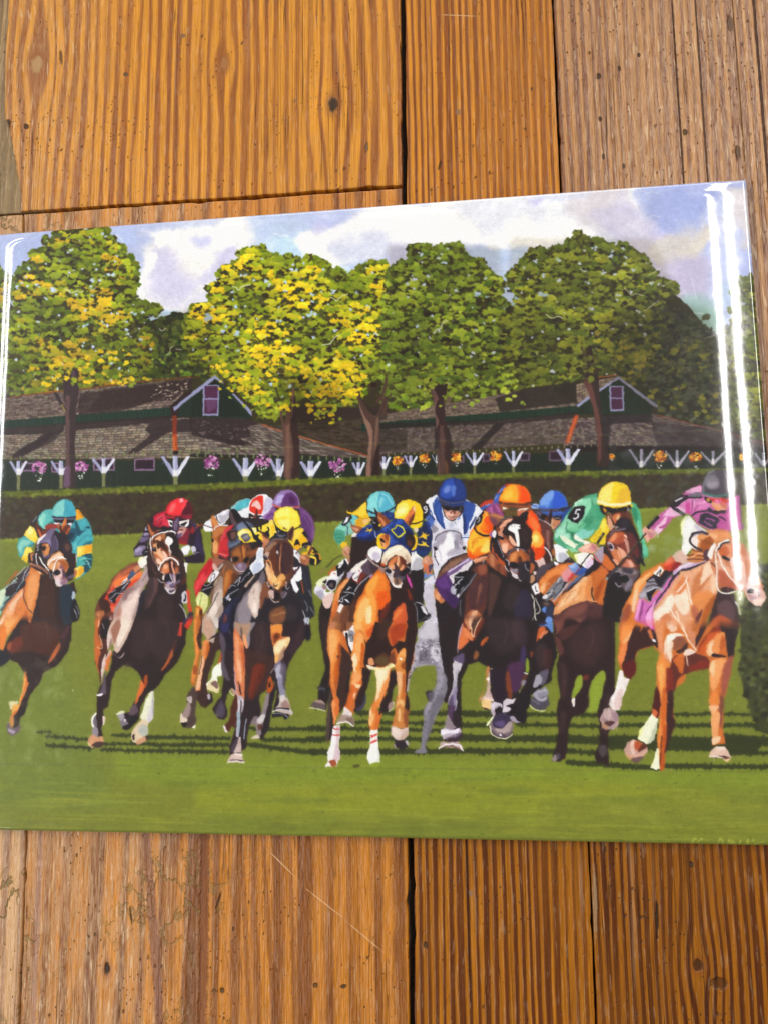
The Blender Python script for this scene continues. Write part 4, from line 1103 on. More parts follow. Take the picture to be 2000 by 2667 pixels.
paint('''
# ---- left chestnut (number one from the left)
@A
p c8632a 440,1080 500,980 600,1100 620,1200 560,1500 520,1700 480,1880 -120,1880 10,1830 60,1700 150,1560 340,1370 400,1200
s 8cb8ac -120,1500 60,1400 100,1360 300,1230 330,1300 200,1440 60,1660 20,1760 -120,1860
s d0e0c0 -120,1560 60,1400 80,1480 40,1620 -40,1700 -120,1740
p b4582c 290,1140 230,1150 100,1320 60,1380 250,1180
s 2a2228 80,1480 100,1380 180,1310 250,1290 350,1270 370,1350 250,1450 150,1500 100,1510
l16 1d181c 60,1620 180,1480 300,1340 420,1100
l14 b0a8ae 230,1230 300,1160 370,1080
s 3a3038 250,1240 350,1130 440,1070 450,1100 380,1250 300,1330 240,1330
l10 cfcad2 340,1260 370,1160 420,1080
l8 9ccaca 240,1420 330,1300 350,1250
l8 e4e0e8 370,1230 400,1180 430,1150
l10 c8c0c8 90,1390 170,1330 250,1300
l8 e4e0e8 180,1320 230,1240 250,1260
l12 17131a 160,1310 250,1220 260,1270
l24 222028 20,1710 150,1550 300,1390 360,1350
l7 b0acb8 30,1700 160,1540 250,1440
s d8803c 380,1350 450,1100 560,1160 590,1200 560,1450 520,1650 460,1880 400,1880 400,1700 360,1560
s e89858~4 400,1380 450,1200 540,1180 560,1330 500,1550 440,1700 400,1600
s f4b890 560,1130 600,1160 590,1190 550,1160
s e8a070~5 60,1750 180,1560 330,1400 340,1500 270,1650 180,1880 20,1880
s f0c4a0 150,1640 220,1560 330,1450 320,1490 240,1600 160,1740 120,1790
s dc7c3c 180,1800 260,1640 340,1540 390,1680 330,1800 280,1880 150,1880
s f0b078 80,1780 140,1700 160,1760 90,1860 50,1860
l8 a8501c 215,1760 250,1640 310,1520
l10 3a2830 350,1370 350,1500 370,1600 420,1690 490,1760
p 2a1a1a 590,1180 700,1220 760,1240 820,1370 1000,1340 1070,1290 1110,1440 1080,1480 1090,1560 1150,1700 1150,1820 1060,1880 460,1880 500,1700 550,1500
s 3c2018~6 640,1220 760,1260 800,1500 780,1880 620,1880 560,1660
s 1f2a38~4 880,1380 1020,1350 1060,1500 1020,1880 900,1880
s a8b8c8 1045,1455 1080,1445 1085,1540 1045,1580
s 17141a 1040,1580 1090,1550 1150,1700 1150,1820 1060,1880 1020,1800
l9 c0bcc8 1070,1690 1100,1740 1120,1810
l8 a8a4b0 1100,1640 1130,1700 1150,1770
# rider in aqua and yellow
s 3c9ca4 560,380 620,290 750,250 880,300 1110,400 1220,370 1290,450 1340,620 1340,720 1300,780 1330,880 1330,1050 1280,1150 1180,1220 1100,1250 1110,1080 1100,900 980,880 900,700 700,560 560,480
s 5cb8b4 600,300 740,255 760,360 760,440 700,470 640,540 580,480 560,400
s 90d4c0 590,350 640,300 660,350 640,420 610,500 570,440
l10 b0e4d4 560,400 600,470 660,540
s 2c6c60~4 700,460 770,420 780,470 720,500
l7 3c9c8c 690,330 740,310
p f0a418 1100,250 1150,270 1220,375 1160,405 1100,410
p d88818 1150,270 1220,370 1190,380 1130,300
l22 1e2230 460,450 510,400 560,340 600,300
l10 9098b0 470,440 540,360
l20 262230 470,470 520,520 560,620 570,660
s 46a8b0 1130,420 1220,390 1290,470 1330,580 1340,690 1300,760 1180,780 1110,800 1050,880 990,880 960,700 1060,560
s 17485c 1080,440 1120,440 1170,560 1240,540 1180,600 1140,640 1100,600
s 17485c 1230,520 1280,490 1300,530 1240,530
s 1d5568 970,580 1060,520 1100,560 1120,640 1060,720 1000,720 950,650
s 102c40 960,640 1000,600 1080,600 1040,680 990,700
l12 2a7888 1120,760 1180,680 1250,640 1320,640
s 70c4c8 1080,760 1110,740 1090,800 1060,850
s 206878 1200,760 1320,700 1310,760 1220,790
p f4c83c 1110,795 1330,755 1335,880 1230,920 1120,950
p f0a41c 1210,790 1330,755 1335,860 1240,890 1200,900 1240,840
p f8dc70 1120,800 1180,810 1160,900 1120,930
s 1c4858 1180,920 1290,890 1330,900 1330,1060 1280,1150 1220,1160 1180,1000
s 44a8a4 1120,960 1200,930 1280,960 1330,970 1250,1000 1200,1060 1130,1060
l12 a0dccc 1150,990 1230,970 1290,1050
l10 78c4bc 1180,1060 1260,1040 1310,1100
l10 0e2c3c 1200,1000 1260,980 1320,1020
p f4c430 1070,1110 1150,1070 1210,1080 1220,1160 1160,1220 1090,1255 1110,1180
p e8a01c 1140,1120 1210,1090 1215,1150 1150,1215
p f6e070 1080,1115 1150,1075 1120,1150
s b86840 1050,1140 1110,1130 1110,1200 1060,1230 1030,1190
p d8c8d4 980,920 1110,900 1110,1010 1060,1100 990,1040 970,990
s ecdce6 990,930 1040,960 1020,1030 1080,1070 1060,1100 1000,1060
p 4aa4a8 350,640 440,680 500,730 480,790 400,790 370,800 350,880 310,960 270,900 255,780 275,690
s 8cccbc 270,800 320,700 400,700 440,740 340,800 300,900
l10 1c5460 420,790 470,770 500,740
p f4d850 440,490 490,520 530,600 555,680 510,740 440,700 350,630 370,580
p f0c020 500,650 555,680 520,735 480,700
s f8ec90 440,500 480,540 470,610 400,620 400,560
p f4dc58 390,790 450,800 475,860 420,960 390,1030 320,970 350,870
p f0c428 330,940 390,950 420,900 410,970 390,1030 320,975
s c87840 430,880 500,870 520,930 520,1010 440,1000 415,940
l12 17131c 500,880 430,890 415,960 440,1010
s 3c4470 470,930 510,920 510,1000 480,990
s f8f4f4 520,1010 550,1020 550,1050 525,1040
# aqua cap and face
p 4cb0bc 750,350 770,230 830,150 900,115 970,112 1040,150 1090,230 1105,320 1100,370 960,375 920,365 850,360
s 80ccc4~4 770,330 790,220 860,150 930,125 930,220 910,340 850,350
s 3ca0b4~4 960,130 1040,170 1090,260 1095,350 1000,350 950,340
l7 2c8490 950,120 935,250 930,365
l5 b8e4dc 915,230 912,355
p 2c2434 745,355 920,370 1105,350 1090,400 960,410 790,410
l12 8c8ca0 750,375 830,395 920,395
l9 8888a0 970,400 1090,385
p 1e1620 780,410 1090,405 1060,450 960,460 900,450 850,460 790,430
s e8dce4 795,445 860,455 870,480 820,500 800,480
s e0d4e0 985,455 1050,450 1020,500
s 7c3820 800,490 880,470 880,540 830,540
s b05c38 820,470 880,465 870,530 820,500
s 5c2a1e 960,470 1020,500 1000,600 940,640 880,600 900,480
s c86c34 885,500 950,375 965,470 930,500 900,560 870,600 860,540
s e08c48 900,470 945,385 940,430 915,470
s b8542c 950,600 1000,520 1030,525 1000,570 950,640
s 201014 870,520 890,480 900,560 880,600
s 94342c 660,490 740,460 830,480 810,540 680,560
# horse's head with the grey hood
p 2c1c1a 520,760 600,640 700,540 800,560 950,620 1040,760 1040,880 1100,900 1100,1080 1060,1140 1060,1260 960,1320 820,1350 700,1230 460,1080 500,900
s 7c3018 540,450 600,540 680,580 640,640 600,680 560,600 530,520
s c86430 540,540 580,560 610,640 590,670 570,620
s 401818 550,470 590,520 620,600 600,600 560,520
p f0e8ec 530,770 560,680 640,620 690,590 640,660 580,740
p 6d6080 690,560 740,530 800,530 780,600 720,740 600,740 560,780 580,720 650,650
p 241a22 790,570 850,580 940,600 980,700 1040,760 1050,850 1010,900 960,920 880,880 830,860 820,700
s 4c4058 790,610 830,700 840,830 780,880 700,950 660,980 640,920 720,820 740,720
l8 8c80a4 800,640 840,730 830,850
s 8478a0~3 620,740 700,680 740,720 720,900 660,960 620,900
p b06430 620,750 690,740 720,790 720,880 660,940 630,900 600,830
s 1a1216 605,790 660,790 665,840 620,850
s d88c50 640,860 690,810 720,820 700,900 660,920
s e0a468 660,760 690,760 700,800 680,800
l12 1d161e 720,760 730,850 680,940 640,960
l10 1d161e 600,770 640,740 700,745
p 1c161c 530,800 560,760 600,770 610,860 580,880 520,860
''')
glyph('5', 'A', 526, 785, 62, 'e8e4ec')
paint('''
@A
s 2c2028 920,720 980,710 1040,780 1040,860 990,900 930,880 900,800
s 5c3c30 940,760 1000,760 1010,830 960,860
p c87c44 760,900 860,860 920,900 930,950 980,1020 1000,1080 960,1160 900,1180 780,1160 700,1100 680,1040 700,980
s f0c8a8 700,990 780,920 860,880 900,900 880,930 780,980 700,1040
s e8a870 700,1060 780,1020 790,1090 760,1130 710,1100
s a85828 820,1010 900,990 960,1010 990,1080 930,1140 880,1060 840,1080
s e0a070 820,1030 860,1010 880,1060 840,1100
s 8c5868 860,1070 900,1060 920,1130 930,1200 960,1230 980,1300 950,1340 880,1320 880,1240 900,1180
s e0b8b0 770,1160 800,1130 880,1110 910,1160 900,1220 880,1260 880,1310 820,1320 790,1260
s dcc8cc 800,1260 880,1270 960,1270 970,1310 920,1340 860,1370 810,1330
s 8c6878 880,1290 960,1260 970,1300 930,1340 880,1340
s 1a1014 775,1150 840,1120 880,1160 870,1190 800,1210 775,1190
s 1a1218 960,1190 1000,1110 1050,1110 1070,1180 1020,1210 980,1215
s 645068 980,1220 1060,1190 1070,1230 1000,1250
l6 e8d0c8 780,1190 830,1210 890,1190
s 4c3444 900,1120 940,1140 960,1200 940,1240 910,1200
l7 f0dcd8 800,1300 840,1340 890,1360
l22 f6f2f0 690,1060 760,990 850,945 920,940 970,970
l18 f6f2f0 770,1160 800,1040 850,970 930,950
l18 17131a 560,940 620,1010 680,1110 720,1160
l20 f6f2f0 570,940 630,1040 710,1140
l9 2a1c24 590,930 640,1010 690,1090
l26 9c6450 425,1045 520,1070 620,1120 700,1180
l7 d89c7c 440,1030 540,1060 640,1110 720,1160
l14 f4f0f0 530,880 530,960 545,1050
s 1a1418 725,1170 755,1165 750,1240 725,1220
l5 e0dce4 720,1160 725,1230 745,1240
l8 f4f0f0 760,1170 755,1210
l14 1a1216 930,930 970,960 980,1000
l26 1c161c 420,1000 430,900 440,1000
s 241a20 410,990 500,1010 430,1030
@H
p e08038 0,170 60,100 120,20 290,0 240,120 160,230 80,330 40,470 0,450
s f0a860 60,160 150,60 200,40 220,100 140,200 90,290 60,250
s e87c30 0,230 60,210 70,300 30,440 0,420
s f4d0b0 0,170 40,90 80,60 30,180
p 2c1b1b 280,0 850,0 860,120 780,170 775,340 740,470 680,560 620,640 480,710 430,820 330,950 290,1060 265,1170 215,1195 200,1120 270,900 300,780 200,610 115,565 0,640 0,470 40,470 80,370 160,230 240,110
s 1f2c38 670,0 800,0 790,120 760,180 690,180
p 14141a 800,0 850,10 862,110 830,130 780,160
l8 c8c4cc 805,30 830,90 845,125
p d87434 300,0 390,0 350,80 340,180 310,160 295,80
s 4a2418~8 240,200 500,160 640,300 560,520 330,480 120,500 100,380 220,330
s a04c24~4 75,430 110,380 160,370 130,440 100,480
s 6a2c1c~5 160,340 240,330 230,430 130,500 120,430
s c06434 650,385 650,450 600,540 525,610 560,520 610,440
l9 6c3058 750,210 710,290 660,340
s 1b1c24 0,470 60,490 110,560 0,640
s d0682c 270,700 300,790 290,880 240,1000 215,1100 150,1200 130,1150 200,1080 240,920
s f0a050 265,730 285,800 270,890 230,1010 210,1090 190,1100 230,960 250,850
s e07c30 290,830 315,820 290,900 240,1010 250,930
s d8d0a0 100,1030 160,1020 200,1020 190,1050 140,1090 120,1110
s e8a850 140,1070 190,1050 200,1100 130,1150
p 241818 290,980 300,1060 270,1160 220,1190 215,1270 180,1310 130,1300 140,1190 180,1150 215,1090 240,1010
s d08040 130,1180 150,1190 150,1260 130,1300 110,1260 110,1200
s 685060 75,1280 100,1250 130,1310 200,1290 225,1290 200,1350 140,1385 90,1360
s a898a8 90,1310 140,1330 170,1340 140,1370 95,1350
''')
paint('''
# ---- dark bay with the red-capped rider
@B
p 6a3424 50,1880 50,1700 100,1560 230,1400 300,1250 430,1120 560,1030 680,1000 720,1060 700,1150 640,1260 560,1350 400,1500 320,1700 300,1880
s c0603c 260,1390 300,1290 420,1150 560,1080 620,1080 540,1160 440,1220 380,1300 260,1450
s 8c4c38 430,1150 520,1060 640,1020 620,1070 500,1120 420,1200
s 3c1e18 100,1580 200,1460 300,1560 260,1720 160,1740
s b06840 60,1740 130,1720 180,1740 120,1880 55,1880
l9 f0b880 90,1760 110,1820 95,1870
p d83c20 180,1540 260,1420 420,1280 720,1200 720,1230 560,1370 430,1500 380,1640 280,1660 250,1580
s f07838 300,1330 440,1220 600,1160 720,1150 700,1230 560,1300 420,1400
p e8603c 260,1640 380,1660 340,1750 280,1720
p f2ece0 680,960 760,930 800,900 800,1040 760,1100 700,1100 660,1020
s f0ecb0 680,970 720,940 700,1000 670,1020
p c8805c 590,1110 660,1050 710,1100 700,1160 620,1180
p 3c5880 510,1230 580,1130 620,1180 560,1250 530,1280
p e8e4e8 430,1320 500,1230 520,1270 440,1350 410,1370
s d08868 330,1390 370,1350 400,1380 350,1400
p 1c1820 230,1490 330,1400 440,1340 540,1270 560,1290 480,1420 420,1470 350,1540 340,1620 280,1600 240,1540
l7 e4e0e8 240,1460 300,1440 340,1420
l7 d8d4dc 330,1480 380,1460 440,1470
l8 e4e0e8 250,1570 280,1560 290,1600
l7 a8a4b0 350,1560 430,1430 530,1310
l7 e0dce4 250,1550 300,1510 350,1470
l9 28222c 420,1330 620,1190 800,1045
l12 a8a4b0 440,1400 560,1260 650,1180
p a88c88 690,1250 780,1060 830,1080 860,1180 800,1300 740,1400 700,1500 660,1700 600,1880 300,1880 320,1700 400,1560 460,1430 600,1340
s d0b4ac 400,1700 480,1540 600,1440 690,1380 680,1550 620,1720 560,1880 380,1880
s e8d0c4 460,1640 560,1560 640,1440 680,1480 620,1640 520,1880 440,1880
s b88070~4 340,1780 420,1660 400,1880 310,1880
s 8c6c6c 460,1440 560,1380 620,1380 540,1460 500,1560 440,1560
s b49c9c 700,1250 780,1110 800,1200 740,1330 700,1400
l10 5c4448 730,1290 790,1180 820,1100
l7 d8c4c4 800,1290 830,1210 860,1180
p 2a1c1e 820,900 870,1000 940,1200 1040,1320 1100,1450 1190,1470 1240,1330 1360,1180 1370,1420 1300,1600 1370,1840 1360,1880 600,1880 650,1740 700,1500 760,1400 820,1280 800,1080 790,960
s 241e26~4 700,1480 780,1400 760,1560 700,1740 620,1880 610,1880 660,1700
s 5c3c3a~6 880,1240 940,1260 960,1360 900,1500 840,1640 780,1640 800,1460
s 3c2a2c~6 800,1300 870,1230 900,1400 840,1560 760,1700
p d04028 1360,1400 1410,1440 1420,1580 1450,1720 1400,1760 1370,1600
s 302c3c 1400,1740 1460,1750 1450,1820 1400,1870 1360,1860
s c8c4cc 1300,1460 1350,1430 1370,1500 1370,1600 1300,1600 1290,1540
s 1a1620 1340,1470 1360,1500 1355,1560 1325,1590 1320,1560 1340,1530
l12 d0d0d8 1260,1620 1320,1700 1365,1820
# rider: red and black silks
p 261a28 870,360 930,320 1040,300 1400,400 1500,460 1560,520 1600,760 1635,960 1610,1030 1350,1030 1320,940 1480,900 1430,790 1380,760 1250,720 1000,600 820,560 800,820 720,900 700,940 610,930 600,830 700,680 740,580 770,500
s c01c34 900,350 1050,285 1080,380 1120,500 1000,510 900,490 890,420
s e04458 920,400 980,340 1040,330 1050,400 980,410 950,450
s d83048 1010,430 1080,410 1120,490 1040,500
l10 3a1428 920,440 980,390 1020,370
l10 3a1428 900,480 970,480 1010,440
s 7c2030 1290,560 1360,520 1420,560 1390,680 1370,760 1250,730 1250,680
s a01c20 1260,720 1370,750 1360,770 1260,750
s 9c2028 1430,510 1480,500 1460,600 1430,590
s 3c2c48 1400,430 1490,450 1540,500 1500,560 1440,480
s 342444 1530,560 1560,720 1540,820 1480,760
s 30264a 1500,700 1580,740 1620,900 1560,880
l10 8c88b0 1460,890 1520,870 1540,880
l9 d84020 1500,520 1560,490 1600,470
l8 d8a020 1510,460 1550,490
s 807090 610,850 700,780 780,790 730,880 720,930 620,920
s a89cc0 620,830 680,800 720,830 640,880
s 6c5c80 740,600 800,590 820,660 760,720 690,720
l12 b4acc8 750,620 800,600 820,610
l10 1c1420 720,640 780,650 820,640
l12 1c1420 630,790 720,760 800,770
l10 1c1420 600,820 640,780
s 1a141c 730,860 800,800 850,850 830,910 740,920
l8 f0ecf0 800,800 840,880 810,890
l7 f0ecf0 760,870 830,850
l14 1c1420 620,930 700,930 750,910
l12 d8d8e0 780,510 770,545 800,540
p e4e4f0 1260,880 1300,800 1400,770 1420,820 1380,900 1310,920 1300,960 1250,940
s f4f4f8 1280,860 1350,800 1400,800 1370,880 1290,890
s c8c4d8 1430,800 1480,790 1500,850 1460,870 1470,900 1440,860
s b05c38 1250,940 1300,930 1320,960 1320,1020 1260,1040 1245,990
p f0ece4 1245,1040 1310,1020 1380,1030 1370,1160 1300,1185 1250,1160 1240,1090
s 5c241c 1290,1180 1340,1180 1350,1300 1280,1320 1260,1250
# red cap, goggles, face
p c01828 1055,310 1080,210 1150,130 1230,90 1310,90 1390,140 1450,210 1460,290 1430,380 1400,400 1240,360 1080,330
s f03038~3 1080,300 1110,210 1170,140 1250,100 1290,180 1290,330 1200,330 1120,330
s f06464~3 1120,290 1130,220 1190,160 1200,230 1160,300
s f8a4a8~3 1260,110 1300,100 1320,140 1280,160
s f44048 1290,230 1330,130 1380,130 1340,220 1310,270
s 501420~2 1380,140 1440,200 1460,290 1430,330 1290,330 1300,290 1340,220
s 8c1c2c 1280,340 1430,335 1430,390 1380,400 1280,380
l12 2a1a20 1060,330 1150,350 1240,370 1300,350
l5 b88c48 1080,345 1140,355 1200,358
l7 6c3c58 1330,350 1430,330
s c0182c 1080,350 1200,370 1180,400 1100,390
s 241418 1100,400 1180,390 1200,450 1130,480
p f2ece8 1090,405 1180,430 1150,510 1110,480
p 1c1820 1115,435 1160,440 1155,490 1125,470
p f4eee8 1265,430 1405,400 1390,470 1360,510 1290,500 1255,480
p 221c20 1270,470 1360,430 1370,450 1340,500 1290,490
s c89084 1250,520 1360,520 1330,600 1280,650 1230,600
s e0b4a4 1240,560 1290,530 1290,590 1240,620
s 7c3c38 1260,540 1310,540 1300,560 1260,560
s 645078 1230,610 1300,590 1290,640 1230,670
s 3c2434 1180,400 1240,350 1260,420 1260,520 1220,600 1170,560 1160,480
s 6c5470 1190,430 1240,380 1250,450 1220,560 1185,540
l6 9c8cb0 1185,540 1200,450 1240,390
# head
p 33211f 820,600 870,560 1200,570 1260,800 1320,900 1330,1060 1360,1180 1280,1340 1100,1440 1000,1290 870,1130 800,940
s 5c2c20 805,480 830,430 880,500 940,560 1000,580 900,640 840,660 820,560
s c07040 805,470 830,500 860,560 900,600 870,650 840,600 810,530
s 3c1c20 830,440 900,500 910,580 860,550
s 1e171c 980,540 1040,500 1130,520 1160,560 1080,580 990,590
l7 c89040 940,560 1000,545
p 7c4028 860,700 950,620 1100,580 1190,600 1230,680 1260,800 1250,1000 1250,1180 1200,1450 1100,1450 1040,1340 1030,1200 950,1100 880,1000 840,850
p 241a1c 1060,600 1200,590 1240,680 1265,800 1260,980 1130,900 1110,800 1060,740
s b06838 870,720 960,640 1050,600 1060,660 980,700 930,760 880,790
s f0b088 910,690 950,660 990,640 1000,690 950,720
s 4c2418 890,700 970,700 980,760 930,780 890,740
s e0a070 890,760 960,740 980,820 960,880 900,900
s f0b890 940,870 1000,800 1070,860 1110,960 1080,1000 1000,1040 940,980
s 8c3c20 990,800 1060,820 1110,900 1100,960 1020,900
s f8d0b8~2 1010,850 1060,880 1090,940 1040,930
s c87040 920,900 980,940 1010,1000 960,1050 920,990
s f0c8b0 930,960 980,980 1000,1030 960,1050 930,1000
s 3a2018 930,760 1010,700 1050,760 1090,860 1000,800 960,830
s faf4f0 1060,690 1090,650 1130,660 1165,700 1150,750 1120,790 1130,880 1110,870 1100,790 1060,740
s c8a8a0 1110,860 1140,860 1135,930 1115,920
s 1a1418 870,820 920,800 930,860 890,860
l7 1a1418 860,760 900,750 940,740
l8 d8d0d8 880,825 915,810
p 6c3020 1000,1080 1060,1000 1150,980 1220,1040 1250,1100 1240,1180 1200,1200 1100,1180 1040,1180 1000,1150
s d87c48 1010,1100 1060,1040 1110,1040 1110,1150 1040,1180 1010,1150
s f0b08c 1040,1060 1090,1060 1090,1100 1040,1110
s 301818 1110,1000 1180,1000 1200,1100 1160,1190 1120,1120
s e8a080 1140,990 1170,1000 1170,1080 1200,1180 1180,1190 1150,1100
s b0643c 1200,1090 1240,1100 1240,1160 1200,1170
s 705c78 1040,1200 1110,1180 1160,1180 1220,1200 1240,1160 1280,1190 1270,1290 1210,1340 1190,1400 1130,1400 1080,1360 1040,1280
s 19151c 1040,1220 1100,1180 1130,1220 1160,1280 1120,1310 1060,1310 1040,1270
s 9080a8 1070,1300 1120,1290 1140,1310 1100,1330
l9 f4f0f0 1120,1190 1140,1240 1160,1290 1140,1320 1080,1340
s 1c161c 1230,1190 1280,1190 1280,1250 1210,1300 1200,1350 1200,1260
s c4a8b0 1170,1200 1200,1220 1210,1290 1180,1330 1170,1260
s dcd0d8 1050,1360 1080,1390 1190,1390 1200,1440 1150,1475 1090,1450 1060,1400
s 4c3c48 1110,1430 1190,1400 1195,1420 1150,1450
s b8a0a8 1060,1340 1110,1330 1130,1390 1180,1390 1150,1420 1080,1400
l9 2c2430 1130,1370 1160,1380 1200,1370
l18 f6f4f4 855,700 880,660 950,610 1050,580 1150,570 1210,600
l18 f6f4f4 840,660 845,780 880,930 930,1060 970,1140
l12 1c151c 860,820 880,930 920,1040 950,1120
l22 f6f4f4 965,1120 1010,1020 1080,960 1160,960 1220,1000 1250,1050
l12 1e161a 1000,1080 1060,1010 1130,990 1200,1020
l8 e8e4e8 990,1160 1030,1170 1040,1210
l8 e8e4e8 950,1260 1000,1300 1040,1310
s f0e0d8 1020,1210 1045,1220 1040,1270 1020,1260
l22 3a2224 810,920 820,1050 880,1150 950,1240
l8 7c5048 870,1080 900,1150 940,1200
# bay body and legs
@H
p 2a1a1c 1480,0 1660,0 1660,860 1580,960 1520,1090 1500,1220 1430,1290 1370,1330 1320,1310 1340,1150 1400,1130 1470,1000 1560,880 1530,780 1500,710 1440,660 1340,625 1250,700 1210,800 1190,950 1170,1080 1120,1110 1120,1230 1100,1300 1115,1400 1040,1400 1010,1280 1050,1150 1050,960 1090,850 1150,760 1200,660 1220,480 1300,420
p 4c241c 1040,30 1200,0 1200,200 1160,320 1170,500 1130,640 1100,720 1090,860 1070,720 1030,600 1025,300
s c8642c 1040,100 1080,50 1130,60 1080,180 1060,280 1100,400 1080,460 1090,500 1060,640 1080,720 1060,690 1030,560 1025,300
l9 f4c090 1080,70 1070,150 1065,220
l7 f4c090 1075,300 1100,380 1100,450 1050,430
s 1e1518 1120,80 1190,70 1170,300 1110,340 1090,250
l7 a89094 1110,180 1130,240
s d8c8cc 1180,100 1210,85 1215,130 1190,140
p d0b4a4 1250,60 1300,0 1490,0 1440,180 1380,330 1300,470 1270,500 1240,470 1220,380 1170,470 1160,400 1170,260
s ecd8c8 1340,0 1440,0 1410,180 1330,360 1280,430 1260,300 1310,180 1300,100
s a06c58 1210,220 1280,130 1310,190 1280,300 1240,400 1210,300
s dcc8c0 1170,260 1200,340 1170,450 1160,380
s 9c7c74 1180,400 1200,340 1220,380 1180,460
s b8a0a0 1215,440 1250,520 1300,550 1350,490 1330,540 1290,555 1240,510
p d8743c 1215,470 1190,600 1170,700 1140,680 1130,600 1150,540 1180,500
s d0b0a8 1200,460 1150,540 1120,640 1100,780 1090,860 1110,760 1140,640 1150,570 1200,490
s e0c8c0 1150,510 1130,620 1100,760 1095,800 1100,640 1120,560
s 5a4c58 1100,870 1140,700 1150,880 1150,940 1090,950 1070,940
s eee6ea 1050,950 1110,935 1110,955 1060,965
s f2f0e0 990,1210 1020,1160 1045,1140 1030,1220 1040,1290 1000,1290
s e0c8c0 1110,1180 1140,1190 1135,1250 1115,1280
s 6c6470 1010,1230 1040,1170 1050,1290 1030,1300
s 948890 1010,1300 1060,1310 1060,1400 1000,1400
s d0946c 960,1430 1000,1380 1060,1410 1110,1400 1120,1480 1050,1500 990,1520 955,1480
s 46302c 1000,1480 1060,1460 1120,1460 1120,1500 1080,1520 1010,1510
l6 f0e8b0 950,1460 970,1500 1000,1525
s dc6c30 1530,790 1560,880 1520,960 1460,1060 1480,960 1510,850
s b04c20 1560,760 1620,740 1590,830 1560,880
p 5c4854 1420,1080 1470,1040 1500,1130 1430,1190 1370,1190
s a098a0 1270,1150 1340,1130 1350,1180 1320,1250 1290,1210
s e8e4c0 1260,1160 1300,1130 1345,1125 1340,1145 1290,1160
s 7c707c 1300,1240 1360,1220 1390,1270 1360,1300 1320,1300
s d8d0d8 1340,1210 1365,1215 1355,1245
s 1a1418 1340,1160 1420,1170 1500,1200 1400,1320 1340,1325 1330,1290 1400,1250
s e4e4c8 1659,900 1580,990 1550,1100 1520,1200 1560,1230 1600,1250 1659,1170
s d0c8d0 1659,960 1630,1080 1600,1180 1600,1260 1659,1180
s e0c8a8 1420,1380 1460,1300 1540,1220 1600,1240 1590,1330 1560,1390 1500,1460 1440,1460
s b8bab0 1490,1330 1560,1270 1600,1300 1600,1370 1550,1400
s 3a2420 1510,1430 1600,1390 1590,1440 1530,1460
s c89470 1480,1450 1560,1400 1580,1450 1490,1490
s 3c2c2c 1430,1380 1460,1380 1450,1440 1435,1430
@I
p 281a1b -60,0 340,0 345,230 330,380 250,570 120,700 60,800 0,860 -60,860
s 4c2418 80,660 130,560 200,400 230,330 220,440 150,590
s c05c2c 80,660 140,560 190,440 200,500 130,610
s 8c8c98 0,860 -4,900 -4,1100 4,1100
p 30283c 290,160 380,60 415,100 350,230 310,200
p d03420 345,150 405,60 415,120 390,180 350,230 315,200
p e03c28 275,170 300,155 290,300 248,298
l11 d0d0d8 290,0 320,50 345,120
''')
